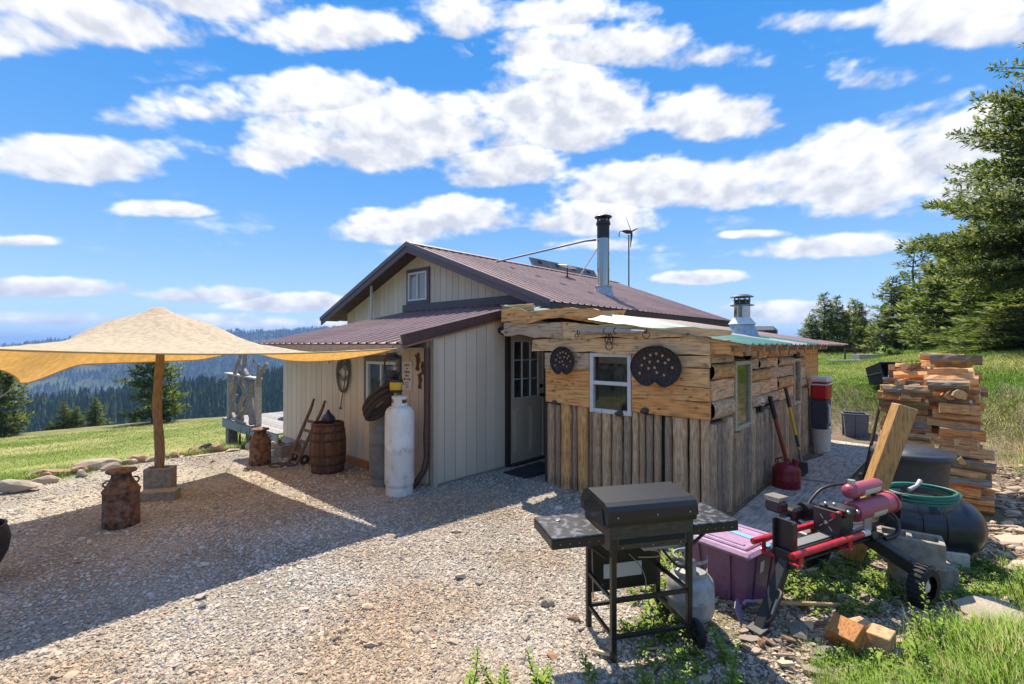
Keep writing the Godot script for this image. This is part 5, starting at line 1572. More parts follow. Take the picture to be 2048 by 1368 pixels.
func make_deck() -> void:
	var t := thing("deck", "low grey-painted plank deck at the left end of the cabin with a driftwood rail", "deck", CORNER, TURN)
	var pm := []
	for k in 3: pm.append(mat("deck_board_%d" % k, [Color(0.29, 0.28, 0.295), Color(0.33, 0.32, 0.33), Color(0.25, 0.245, 0.26)][k], 0.7, {"tex": "grain", "scale": Vector3(0.5, 6, 6), "bump": "grain", "height": 0.2}))
	for k in 20: part("deck_plank", bx(Vector3(3.12, 0.028, 0.136), 0.004), pm[k % 3], t, Vector3(-6.18, 0.145, 0.06 - 0.142 * k))
	var rim := mat("rim_paint", Color(0.36, 0.39, 0.40), 0.7, {"tex": "grain", "scale": Vector3(0.5, 6, 6)})
	var b := MB.new()
	b.box(Vector3(-6.18, 0.035, 0.11), Vector3(3.14, 0.19, 0.035), 0.004)
	b.box(Vector3(-7.73, 0.035, -1.3), Vector3(0.035, 0.19, 2.78), 0.004)
	part("rim_joist", b.mesh(), rim, t)
	b = MB.new()
	for x: float in [-7.5, -6.2, -4.9]:
		for z: float in [0.0, -2.4]: b.box(Vector3(x, -0.32, z), Vector3(0.2, 0.56, 0.2))
	part("pier", b.mesh(), concrete(), t)
	var post := mat("rail_post_paint", Color(0.45, 0.42, 0.36), 0.7, {"tex": "grain", "scale": Vector3(6, 1, 6)})
	for x: float in [-7.52, -5.82]: part("rail_post", bx(Vector3(0.11, 1.0, 0.11), 0.006), post, t, Vector3(x, 0.66, 0.03))
	part("top_rail", bx(Vector3(1.98, 0.04, 0.14), 0.006), mat("rail_white", Color(0.56, 0.55, 0.53), 0.7, {"tex": "grain", "scale": Vector3(0.6, 6, 6)}), t, Vector3(-6.74, 1.185, 0.03)).rotation.z = -0.02
	# bleached driftwood standing in the rail
	var dw := mat("driftwood", Color(0.40, 0.35, 0.30), 0.85, {"tex": "grain", "scale": Vector3(4, 4, 4), "bump": "bark", "height": 0.5, "over": "blot", "over_scale": Vector3(2, 2, 2)})
	var limbs := [
		[[Vector3(-7.25, 0.16, 0.02), Vector3(-7.3, 0.45, 0.03), Vector3(-7.4, 0.72, 0.0), Vector3(-7.15, 0.9, 0.05), Vector3(-7.12, 1.2, 0.02)], 0.05, 0.04],
		[[Vector3(-6.85, 0.16, 0.0), Vector3(-6.9, 0.5, 0.02), Vector3(-6.75, 0.8, -0.02), Vector3(-6.8, 1.05, 0.05), Vector3(-6.7, 1.25, 0.03)], 0.055, 0.035],
		[[Vector3(-5.88, 0.2, 0.1), Vector3(-6.0, 0.5, 0.1), Vector3(-6.2, 0.85, 0.08), Vector3(-6.45, 1.12, 0.06), Vector3(-6.62, 1.32, 0.05), Vector3(-6.72, 1.42, 0.0), Vector3(-6.66, 1.62, 0.0), Vector3(-6.6, 1.72, 0.02)], 0.085, 0.03],
		[[Vector3(-6.9, 0.2, 0.08), Vector3(-6.6, 0.32, 0.1), Vector3(-6.3, 0.5, 0.1), Vector3(-6.1, 0.8, 0.08), Vector3(-6.05, 1.1, 0.05)], 0.06, 0.05],
		[[Vector3(-7.1, 0.3, 0.12), Vector3(-6.8, 0.22, 0.14), Vector3(-6.5, 0.2, 0.15), Vector3(-6.25, 0.17, 0.14)], 0.05, 0.03],
		[[Vector3(-5.75, 1.0, 0.05), Vector3(-5.72, 1.22, 0.05), Vector3(-5.55, 1.38, 0.03), Vector3(-5.42, 1.5, 0.0)], 0.055, 0.03],
		[[Vector3(-5.72, 1.2, 0.05), Vector3(-5.76, 1.34, 0.05), Vector3(-5.73, 1.48, 0.05)], 0.04, 0.02],
		[[Vector3(-7.15, 1.21, 0.05), Vector3(-7.0, 1.45, 0.04), Vector3(-6.9, 1.6, 0.02), Vector3(-6.92, 1.68, 0.02)], 0.04, 0.03],
		[[Vector3(-6.62, 1.24, 0.05), Vector3(-6.8, 1.45, 0.04), Vector3(-6.95, 1.62, 0.02)], 0.04, 0.025],
		[[Vector3(-7.85, 1.05, 0.08), Vector3(-7.4, 1.08, 0.1), Vector3(-7.0, 1.02, 0.1), Vector3(-6.7, 1.06, 0.1)], 0.022, 0.02],
		[[Vector3(-6.75, 1.27, 0.05), Vector3(-6.55, 1.3, 0.05), Vector3(-6.4, 1.2, 0.05)], 0.07, 0.05],
		[[Vector3(-7.35, 0.17, 0.08), Vector3(-7.22, 0.5, 0.08), Vector3(-7.05, 0.62, 0.08), Vector3(-7.0, 0.75, 0.06)], 0.03, 0.02],
	]
	for l in limbs:
		b = MB.new()
		branch(b, smooth(l[0]), l[1], l[2])
		part("driftwood_limb", b.mesh(), dw, t)
	# small flag
	var f := thing("small_flag", "small striped flag on a thin stick at the deck rail", "flag", hw(-6.02, 1.2, 0.06), TURN)
	b = MB.new()
	b.tube([Vector3(0.03, 0, 0), Vector3(-0.02, 0.43, 0)], 0.005, 6)
	part("stick", b.mesh(), mat("stick_wood", Color(0.45, 0.36, 0.22), 0.7), f)
	var fp := func(u: float, v: float) -> Vector3:   # cloth hanging from the stick in folds
		return Vector3(-0.018 + 0.03 * v * 0.2 + u * 0.16, 0.42 - v * 0.13 - u * (0.15 + 0.04 * v), 0.03 * sin(u * 6.0 + v) * u)
	for k in 7:
		b = MB.new()
		for i in 6:
			var u0 := (i / 6.0) if k > 3 else lerpf(0.42, 1.0, i / 6.0)
			var u1 := ((i + 1) / 6.0) if k > 3 else lerpf(0.42, 1.0, (i + 1) / 6.0)
			b.quad(fp.call(u0, k / 7.0), fp.call(u1, k / 7.0), fp.call(u1, (k + 1) / 7.0), fp.call(u0, (k + 1) / 7.0), Vector3.BACK)
		part("stripe", b.mesh(), mat("flag_red", Color(0.42, 0.04, 0.05), 0.8) if k % 2 == 0 else mat("flag_white", Color(0.7, 0.68, 0.68), 0.8), f)
	b = MB.new()
	for i in 4: b.quad(fp.call(i * 0.105, 0.0), fp.call((i + 1) * 0.105, 0.0), fp.call((i + 1) * 0.105, 0.571), fp.call(i * 0.105, 0.571), Vector3.BACK)
	part("canton", b.mesh(), mat("flag_blue", Color(0.02, 0.03, 0.12), 0.8), f)
	# black stock tank used as a tub
	t = thing("stock_tank", "round black stock tank standing on the deck behind the cabin corner", "tub", hw(-6.55, 0.16, -1.5), TURN)
	b = MB.new()
	b.lathe([Vector2(0, 0.02), Vector2(0.58, 0.02), Vector2(0.6, 0.0), Vector2(0.615, 0.1), Vector2(0.64, 0.5), Vector2(0.645, 0.6), Vector2(0.635, 0.6), Vector2(0.6, 0.1), Vector2(0, 0.06)], 40)
	part("shell", b.mesh(), mat("tank_black", Color(0.025, 0.026, 0.03), 0.5, {"tex": "speck", "scale": Vector3(2, 2, 2)}), t)
	b = MB.new()
	b.ring(Vector3(0, 0.61, 0), Vector3.UP, 0.65, 0.022, 40, 8)
	part("rim", b.mesh(), mat("tank_rim", Color(0.12, 0.12, 0.13), 0.4), t)
# ---------------------------------------------------------------- things on and beside the log shed
func make_shed_things() -> void:
	# singletree with iron rings
	var t := thing("singletree", "weathered wooden singletree with iron rings hung on the long wavy plank", "harness bar", hw(2.05, 2.04, -1.075), TURN)
	var b := MB.new()
	b.tube(smooth([Vector3(-0.47, 0.015, 0), Vector3(-0.2, 0.012, 0.004), Vector3(0, 0.01, 0.006), Vector3(0.2, 0.0, 0.004), Vector3(0.46, -0.012, 0)]), [0.02, 0.021, 0.023, 0.025, 0.027, 0.029, 0.03, 0.031, 0.032, 0.031, 0.03, 0.029, 0.027, 0.025, 0.023, 0.021, 0.02], 10)
	part("bar", b.mesh(), mat("grey_driftwood", Color(0.42, 0.40, 0.37), 0.8, {"tex": "grain", "scale": Vector3(0.8, 7, 7), "bump": "grain", "height": 0.3}), t)
	var iron := mat("dark_iron", Color(0.9, 0.9, 0.9), 0.7, {"tex": "iron", "scale": Vector3(4, 4, 4)})
	b = MB.new()
	for x: float in [-0.07, 0.07]: b.ring(Vector3(x, 0.008, 0.005), Vector3.RIGHT, 0.036, 0.005, 18, 6)
	part("clip", b.mesh(), iron, t)
	for s: float in [-1.0, 1.0]:
		b = MB.new()
		b.ring(Vector3(s * 0.46, 0.0, 0), Vector3.RIGHT, 0.027, 0.007, 16, 6)
		b.ring(Vector3(s * 0.475, -0.045, 0.02), Vector3(0.3 * s, 0, 1), 0.04 if s > 0 else 0.03, 0.005, 18, 6)
		part("end_ring", b.mesh(), iron, t)
	b = MB.new()
	for s: float in [-1.0, 1.0]: b.tube(ellipse_pts(Vector3(s * 0.028, -0.08, 0.03), Vector3(0.022, 0, 0), Vector3(-0.012 * s, 0.055, 0), 16), 0.006, 6, false)
	b.ring(Vector3(0, -0.175, 0.03), Vector3.BACK, 0.045, 0.006, 20, 6)
	part("hook_ring", b.mesh(), iron, t)
	# tractor seats: pressed steel pans with punched holes
	tractor_seat(hw(2.63, 1.62, -1.115), 0.285, 1.0, "large rusty tractor seat with punched holes right of the window")
	tractor_seat(hw(1.33, 1.66, -1.13), 0.225, 0.8, "small rusty tractor seat left of the window")
	# stones on the sill and post tops
	var dark := mat("sill_stone", Color(0.09, 0.065, 0.055), 0.8, {"tex": "blot", "scale": Vector3(6, 6, 6)})
	var q := [[1.16, 1.115, 0.05, "small dark stone on the post tops at the passage"], [2.13, 1.06, 0.065, "brown stone on the post tops under the window"], [2.46, 1.12, 0.075, "coiled brown horseshoe scrap on the post tops right of the window"]]
	for k in 3:
		var o := solo("ledge_stone", rock_mesh(400 + k, 0.7, 0.25, 1), dark, q[k][3], "stone", hw(q[k][0], q[k][1], -1.16), 0.4 * k, "stones on the post tops")
		o.scale = Vector3.ONE * q[k][2]
	# spray can
	t = thing("spray_can", "spray can with white and red label on the log ledge", "spray can", hw(3.215, 1.0, -2.95), TURN)
	b = MB.new()
	b.lathe([Vector2(0, 0), Vector2(0.033, 0), Vector2(0.034, 0.01), Vector2(0.034, 0.085)], 18)
	part("lower_label", b.mesh(), mat("can_dark", Color(0.05, 0.05, 0.055), 0.4), t)
	b = MB.new()
	b.lathe([Vector2(0.034, 0.085), Vector2(0.034, 0.155), Vector2(0.025, 0.172), Vector2(0.012, 0.18)], 18)
	part("upper_label", b.mesh(), mat("can_white", Color(0.68, 0.66, 0.64), 0.4), t)
	b = MB.new()
	b.lathe([Vector2(0.0345, 0.1), Vector2(0.0348, 0.101), Vector2(0.0348, 0.122), Vector2(0.0345, 0.123)], 18)
	part("red_band", b.mesh(), mat("can_red", Color(0.35, 0.03, 0.03), 0.4), t)
	b = MB.new()
	b.lathe([Vector2(0.012, 0.18), Vector2(0.016, 0.182), Vector2(0.016, 0.2), Vector2(0, 0.202)], 12)
	part("nozzle", b.mesh(), mat("can_white"), t)
	# long-handled tools leaning on the posts
	t = thing("bolt_cutter", "long red-handled bolt cutter with black grips leaning on the log posts", "tool", hw(3.42, 0.0, -3.6), TURN)
	var blk := mat("black_plastic")
	b = MB.new()
	b.tube([Vector3(0.0, 0.28, 0.22), Vector3(-0.12, 0.88, 0.32)], 0.027, 10)
	part("handle", b.mesh(), mat("tool_red", Color(0.30, 0.055, 0.03), 0.5, {"tex": "scuff", "scale": Vector3(4, 4, 4)}), t)
	b = MB.new()
	b.tube([Vector3(-0.12, 0.88, 0.32), Vector3(-0.175, 1.18, 0.37)], 0.03, 10)
	part("grip", b.mesh(), blk, t)
	b = MB.new()
	b.tube([Vector3(0.0, 0.28, 0.22), Vector3(0.02, 0.14, 0.2), Vector3(0.01, 0.02, 0.19)], [0.02, 0.03, 0.012], 8)
	part("jaw", b.mesh(), mat("dull_steel"), t)
	t = thing("digging_tool", "yellow and black fibreglass-handled shovel leaning on the log posts", "tool", hw(3.42, 0.0, -3.95), TURN)
	b = MB.new()
	b.tube([Vector3(0.02, 0.60, 0.16), Vector3(-0.07, 0.98, 0.10)], 0.02, 10)
	b.tube([Vector3(0.068, 0.405, 0.195), Vector3(0.06, 0.44, 0.19)], 0.021, 10)
	part("yellow_sleeve", b.mesh(), mat("tool_yellow", Color(0.68, 0.42, 0.015), 0.45), t)
	b = MB.new()
	b.tube([Vector3(-0.07, 0.98, 0.10), Vector3(-0.135, 1.26, 0.055)], 0.024, 10)
	b.tube([Vector3(0.06, 0.44, 0.19), Vector3(0.02, 0.60, 0.16)], 0.019, 10)
	part("shaft", b.mesh(), blk, t)
	b = MB.new()
	b.tube([Vector3(0.068, 0.405, 0.195), Vector3(0.1, 0.2, 0.22)], 0.018, 8)
	b.prism(PackedVector2Array([Vector2(-0.08, 0.22), Vector2(0.08, 0.22), Vector2(0.085, 0.08), Vector2(0.0, -0.02), Vector2(-0.085, 0.08)]), 0.008, Transform3D(Basis(Vector3(1, 0, 0.1), -0.25), Vector3(0.1, 0.03, 0.24)))
	part("blade", b.mesh(), mat("dull_steel"), t)
	# red gas can
	t = thing("gas_can", "round red metal gas can standing on the plywood by the log posts", "gas can", hw(3.47, 0.02, -3.1), TURN + 0.4)
	var red := mat("gas_can_red", Color(0.27, 0.014, 0.022), 0.38, {"tex": "scuff", "scale": Vector3(2, 2, 2), "over": "blot", "over_scale": Vector3(2, 2, 2)})
	b = MB.new()
	b.lathe([Vector2(0, 0), Vector2(0.158, 0), Vector2(0.165, 0.008), Vector2(0.165, 0.10), Vector2(0.168, 0.105), Vector2(0.168, 0.112), Vector2(0.165, 0.117), Vector2(0.165, 0.235), Vector2(0.16, 0.25), Vector2(0.12, 0.29), Vector2(0.07, 0.31), Vector2(0, 0.315)], 32)
	part("body", b.mesh(), red, t)
	b = MB.new()
	b.tube([Vector3(0.09, 0.28, 0), Vector3(0.105, 0.34, 0)], [0.042, 0.036], 14)
	b.tube([Vector3(0.105, 0.335, 0), Vector3(0.112, 0.365, 0)], 0.042, 14)
	part("spout_cap", b.mesh(), red, t)
	b = MB.new()
	b.tube(smooth([Vector3(-0.09, 0.29, 0.03), Vector3(-0.1, 0.37, 0.03), Vector3(-0.03, 0.395, 0.03), Vector3(0.03, 0.36, 0.03), Vector3(0.04, 0.31, 0.03)]), 0.009, 8)
	b.tube(smooth([Vector3(-0.1, 0.28, -0.03), Vector3(-0.12, 0.34, -0.04), Vector3(-0.06, 0.37, -0.04), Vector3(0.0, 0.32, -0.03)]), 0.007, 8)
	part("handle", b.mesh(), red, t)
	# plywood walk
	var ply := mat("plywood", Color(0.56, 0.49, 0.42), 0.85, {"tex": "grain", "scale": Vector3(2, 2, 0.25), "bump": "grain", "height": 0.15, "over": "blot", "over_scale": Vector3(0.8, 0.8, 0.8)})
	var sh := [[PackedVector2Array([Vector2(3.32, 1.35), Vector2(4.18, 1.1), Vector2(4.2, 3.75), Vector2(3.28, 3.75)]), 0.0, "near weathered plywood sheet lying along the log wall"], [PackedVector2Array([Vector2(3.38, 3.6), Vector2(4.02, 3.7), Vector2(4.08, 6.0), Vector2(4.0, 7.0), Vector2(3.3, 7.1), Vector2(3.5, 5.4), Vector2(3.33, 4.6)]), 0.018, "far weathered plywood sheet overlapping the near one"]]
	for k in 2:
		b = MB.new()
		b.prism(sh[k][0], 0.014, Transform3D(Basis(Vector3.RIGHT, Vector3(0, 0, -1), Vector3.UP), Vector3(0, 0, 0)))
		var o := solo("plywood_sheet", b.mesh(), ply, sh[k][2], "plywood", CORNER + Vector3(0, 0.012 + sh[k][1], 0), TURN, "plywood sheets")
		o.rotation.z = 0.0
	# cooler on its bucket stand
	t = thing("cooler", "red cooler with white lid set on stacked boxes at the far end of the shed", "cooler", hw(3.40, 0.94, -5.85), TURN)
	var cr := mat("cooler_red", Color(0.46, 0.014, 0.016), 0.35)
	var wh := mat("cooler_white", Color(0.72, 0.72, 0.72), 0.4)
	b = MB.new()
	b.box(Vector3(0, 0.15, 0), Vector3(0.26, 0.30, 0.40), 0.03)
	part("body", b.mesh(), cr, t)
	b = MB.new()
	b.box(Vector3(0, 0.345, 0), Vector3(0.28, 0.085, 0.42), 0.025)
	part("lid", b.mesh(), wh, t)
	b = MB.new()
	b.tube([Vector3(-0.135, 0.27, 0.18), Vector3(-0.135, 0.26, 0.21), Vector3(0.135, 0.26, 0.21), Vector3(0.14, 0.27, 0.18), Vector3(0.14, 0.27, -0.18)], 0.012, 8)
	part("handle", b.mesh(), wh, t)
	t = thing("storage_box", "dark blue box with a white handle under the red cooler", "box", hw(3.40, 0.45, -5.85), TURN)
	b = MB.new()
	b.box(Vector3(0, 0.245, 0), Vector3(0.24, 0.485, 0.36), 0.015)
	part("body", b.mesh(), mat("navy_plastic", Color(0.045, 0.055, 0.085), 0.5), t)
	b = MB.new()
	b.tube([Vector3(0.13, 0.4, 0.13), Vector3(0.15, 0.38, 0.17), Vector3(0.15, 0.12, 0.17), Vector3(0.13, 0.1, 0.13)], 0.02, 8)
	part("handle", b.mesh(), wh, t)
	t = thing("white_bucket", "white plastic bucket at the bottom of the boxes under the cooler", "bucket", hw(3.40, 0.0, -5.85), TURN)
	b = MB.new()
	b.lathe([Vector2(0, 0), Vector2(0.13, 0), Vector2(0.15, 0.4), Vector2(0.156, 0.4), Vector2(0.156, 0.43), Vector2(0.0, 0.44)], 24)
	part("body", b.mesh(), mat("bucket_white", Color(0.66, 0.64, 0.6), 0.5, {"tex": "scuff", "scale": Vector3(2, 2, 2)}), t)
	b = MB.new()
	b.lathe([Vector2(0.157, 0.36), Vector2(0.163, 0.36), Vector2(0.163, 0.38), Vector2(0.157, 0.38)], 24)
	part("rim", b.mesh(), mat("bucket_white"), t)
	# grey-blue tub beyond
	open_tub("storage_tub", "open grey-blue plastic tub on the ground beyond the cooler", hw(3.62, 0.01, -8.0), TURN + 0.3, Vector3(0.42, 0.47, 0.36), Color(0.14, 0.15, 0.20), 0.0)
	var p := hw(4.0, 0.0, -9.35)
	open_tub("storage_tub", "black plastic tub tipped on its side on the bank behind the shed", Vector3(p.x, land(p.x, p.z) + 0.28, p.z), TURN + 0.9, Vector3(0.55, 0.4, 0.45), Color(0.03, 0.032, 0.036), 1.3)

func tractor_seat(at: Vector3, s: float, asp: float, label: String) -> void:
	# pan outline: round at the back, two lobes with a notch at the foot
	var o := thing("tractor_seat", label, "tractor seat", at, TURN, "rusty tractor seats")
	var rim := []
	for k in 40:
		var an := TAU * k / 40.0 + PI / 2
		var r := 1.0
		var dn := maxf(0.0, -sin(an))
		r = 1.0 - 0.12 * dn - 0.30 * pow(maxf(0.0, -sin(an)), 30.0) + 0.05 * absf(cos(an))
		rim.append(Vector2(cos(an) * r * asp, sin(an) * r * 0.86) * s)
	var b := MB.new()
	var dish := func(v: Vector2, f: float) -> Vector3: return Vector3(v.x * f, v.y * f, 0.055 * s * pow(f, 3.0) / 0.3 + 0.01)
	var fs := [0.0, 0.45, 0.75, 0.92, 1.0]
	for j in 4:
		for k in 40:
			var l := (k + 1) % 40
			b.quad(dish.call(rim[k], fs[j]), dish.call(rim[l], fs[j]), dish.call(rim[l], fs[j + 1]), dish.call(rim[k], fs[j + 1]), Vector3.BACK)
	var pts := []
	for k in 41: pts.append(dish.call(rim[k % 40], 1.0))
	b.tube(pts, 0.008, 6, false)
	part("pan", b.mesh(), mat("seat_iron", Color(0.62, 0.58, 0.66), 0.75, {"tex": "iron", "scale": Vector3(2.4, 2.4, 2.4), "bump": "speck", "height": 0.2}), o)
	var hole := mat("seat_hole", Color(0.44, 0.26, 0.14), 0.8)
	for q in [[-0.5, 0.45], [-0.25, 0.6], [0.0, 0.66], [0.25, 0.58], [0.5, 0.4], [-0.62, 0.12], [-0.3, 0.28], [0.05, 0.32], [0.35, 0.25], [-0.7, -0.25], [-0.35, -0.02], [0.65, 0.05], [0.3, -0.3], [0.0, -0.2], [-0.1, 0.02]]:
		b = MB.new()
		var f := sqrt(q[0] * q[0] + q[1] * q[1])
		b.lathe([Vector2(0.055 * s, 0.0), Vector2(0.0, 0.001)], 10, dish.call(Vector2(q[0] * asp, q[1] * 0.86) * s / maxf(f, 0.01), f) + Vector3(0, 0, 0.006), Basis(Vector3.RIGHT, PI / 2))
		part("hole", b.mesh(), hole, o)

func open_tub(called: String, label: String, at: Vector3, turn: float, size: Vector3, c: Color, tip: float) -> void:
	var t := thing(called, label, "tub", at, turn)
	var m := mat("tub_%d" % int(c.r * 1000), c, 0.5, {"tex": "scuff", "scale": Vector3(2, 2, 2)})
	var bs := Basis(Vector3.RIGHT, tip)
	var b := MB.new()
	var h := size / 2
	var k := 0.86
	var lo := [Vector3(-h.x * k, 0, -h.z * k), Vector3(h.x * k, 0, -h.z * k), Vector3(h.x * k, 0, h.z * k), Vector3(-h.x * k, 0, h.z * k)]
	var hi := [Vector3(-h.x, size.y, -h.z), Vector3(h.x, size.y, -h.z), Vector3(h.x, size.y, h.z), Vector3(-h.x, size.y, h.z)]
	var off := Vector3(0, -h.y, 0) if tip > 0.0 else Vector3.ZERO
	for i in 4:
		var j := (i + 1) % 4
		var out: Vector3 = (lo[i] + lo[j]) * Vector3(1, 0, 1)
		b.quad(bs * (lo[i] + off), bs * (lo[j] + off), bs * (hi[j] + off), bs * (hi[i] + off), bs * out)
		var ins := Vector3(0.97, 1, 0.97)
		b.quad(bs * (lo[i] * ins + off), bs * (lo[j] * ins + off), bs * (hi[j] * ins + off), bs * (hi[i] * ins + off), bs * -out)
		b.box(bs * ((lo[i] + lo[j]) * 0.25 + (hi[i] + hi[j]) * 0.25 + out.normalized() * 0.006 + off), Vector3(0.03, size.y * 0.9, 0.03), 0.004, bs)
	b.quad(bs * (lo[0] + off), bs * (lo[1] + off), bs * (lo[2] + off), bs * (lo[3] + off), bs * Vector3.DOWN)
	part("body", b.mesh(), m, t)
	b = MB.new()
	for i in 4:
		var j := (i + 1) % 4
		b.tube([bs * (hi[i] + off), bs * (hi[j] + off)], 0.014, 6)
	part("rim", b.mesh(), m, t)

# ---------------------------------------------------------------- firewood
func split_log(sd: int, bark: bool) -> ArrayMesh:
	var g := RandomNumberGenerator.new()
	g.seed = sd
	var b := MB.new()
	var n := 7
	var secs := []
	var kind := sd % 3
	var cross := []
	var first_bark := 0
	if kind == 0:   # half round
		cross = [Vector2(0.0, -0.28)]
		for k in 6: cross.append(Vector2(cos(PI * k / 5.0) * 0.5, sin(PI * k / 5.0) * 0.62 - 0.26))
		first_bark = 1
	elif kind == 1:   # quarter
		cross = [Vector2(0.02, -0.5)]
		for k in 5: cross.append(Vector2(cos(0.55 + 2.04 * k / 4.0) * 0.62, sin(0.55 + 2.04 * k / 4.0) * 0.95 - 0.45))
		first_bark = 1
	else:   # split again, no bark to speak of
		cross = [Vector2(-0.5, -0.3), Vector2(0.1, -0.45), Vector2(0.52, -0.2), Vector2(0.3, 0.25), Vector2(-0.1, 0.46), Vector2(-0.4, 0.15)]
		first_bark = 4
	for k in cross.size(): cross[k] += Vector2(g.randf_range(-0.06, 0.06), g.randf_range(-0.06, 0.06))
	for k in n + 1:
		var x := -0.5 + float(k) / n
		var sec := []
		for q in cross: sec.append(Vector3(x + (g.randf_range(-0.012, 0.012) if k == 0 or k == n else 0.0), q.y + g.randf_range(-0.045, 0.045), q.x + g.randf_range(-0.045, 0.045)))
		secs.append(sec)
	var m := cross.size()
	for i in m:
		var j := (i + 1) % m
		var isb: bool = (bark or kind < 2) and i >= first_bark and j != 0
		for k in n:
			var v := g.randf_range(0.85, 1.1)
			b.col = Color(0.33, 0.23, 0.16) * v if isb else Color(0.82, 0.45, 0.20) * v
			if isb and g.randf() < 0.3: b.col = Color(0.30, 0.27, 0.22)
			if isb and g.randf() < 0.14: b.col = Color(0.38, 0.35, 0.09)
			var c: Vector3 = (secs[k][i] + secs[k][j]) * Vector3(0, 1, 1)
			b.quad(secs[k][i], secs[k][j], secs[k + 1][j], secs[k + 1][i], c)
	b.col = Color(0.80, 0.50, 0.25)
	for k: int in [0, n]:
		var c := Vector3.ZERO
		for q in secs[k]: c += q / m
		for i in m: b.facet(c, secs[k][i], secs[k][(i + 1) % m], Vector3.LEFT if k == 0 else Vector3.RIGHT)
	return b.mesh()

func make_woodpile() -> void:
	var ms := []
	for k in 14: ms.append(split_log(500 + k, k % 5 < 3))
	var wm := []
	for k in 3: wm.append(mat("firewood_%d" % k, [Color(1, 1, 1), Color(1.0, 0.88, 0.74), Color(0.86, 0.8, 0.74)][k], 0.85, {"vc": true, "tex": "grain", "scale": Vector3(0.15, 0.5, 0.6), "bump": "grain", "height": 0.3}))
	rng.seed = 19
	# rows run back from the camera; each has its own height
	var rows := [[-3.42, 0.0, 0.55, 0.06], [-3.58, 0.0, 0.9, 0.03], [-3.74, 0.0, 1.5, 0.0], [-3.90, 0.0, 1.56, 0.0], [-4.06, 0.8, 1.6, 0.0], [-4.22, 1.1, 1.62, 0.02], [-4.4, 1.2, 1.78, 0.0], [-4.57, 1.2, 1.82, 0.0], [-4.74, 1.2, 1.7, 0.0], [-4.9, 1.2, 1.6, 0.0], [-5.06, 1.1, 1.5, 0.0]]
	var floor_h := 0.0
	var ord := ["first", "second", "third", "fourth", "fifth", "sixth", "seventh", "eighth", "ninth", "tenth", "eleventh", "twelfth", "thirteenth", "fourteenth", "fifteenth", "sixteenth", "seventeenth", "eighteenth", "nineteenth", "twentieth", "next", "topmost"]
	for ri in rows.size():
		var r = rows[ri]
		for col in 2:
			var nth := 0
			if r[0] == -3.42 and col == 0: continue
			var y: float = r[1]
			while y < r[2] - 0.06 - (0.1 if col == 0 else 0.0):
				var h := rng.randf_range(0.062, 0.118)
				var high: bool = y > 1.58
				if high and col == 0: break
				var ln := rng.randf_range(0.34, 0.50)
				var x: float = 4.86 + (col - 0.5) * 0.47 * (1.0 - 0.09 * y) + r[3] + rng.randf_range(-0.075, 0.075) + (0.05 * (1.0 - y / 1.5) * col)
				var lab := "%s split log up in the %s column of the %s row of firewood" % [ord[mini(nth, 21)], ["left", "right"][col], ord[ri]]
				nth += 1
				var o := solo("firewood_log", ms[rng.randi() % 14], wm[rng.randi() % 3], lab, "firewood", hw(x, y + h * 0.5, r[0] + rng.randf_range(-0.05, 0.05)), TURN + rng.randf_range(-0.14, 0.14), "stacked firewood")
				if rng.randf() < 0.1: o.rotation.y += PI / 2 + rng.randf_range(-0.3, 0.3)
				o.rotation.z = rng.randf_range(-0.06, 0.06)
				o.rotate_object_local(Vector3.RIGHT, rng.randf() * TAU)
				o.scale = Vector3(ln, h * rng.randf_range(1.2, 1.5), h * rng.randf_range(1.2, 1.6))
				y += h
	# prop and splitting maul against the stack
	var t := thing("pry_bar", "long dark iron pry bar leaning against the left end of the firewood", "tool", hw(4.25, 0.0, -4.15), TURN)
	var b := MB.new()
	b.tube([Vector3(-0.05, 0.05, 0.22), Vector3(0.05, 0.7, 0.05), Vector3(0.13, 1.22, -0.1)], [0.022, 0.024, 0.02], 6, true, 0.6)
	part("shaft", b.mesh(), mat("bar_brown", Color(0.085, 0.055, 0.04), 0.7, {"tex": "grain", "scale": Vector3(4, 1, 4)}), t)
	b = MB.new()
	b.box(Vector3(-0.075, 0.08, 0.2), Vector3(0.05, 0.16, 0.09), 0.012, Basis(Vector3.BACK, 0.1))
	part("head", b.mesh(), mat("dull_steel"), t)

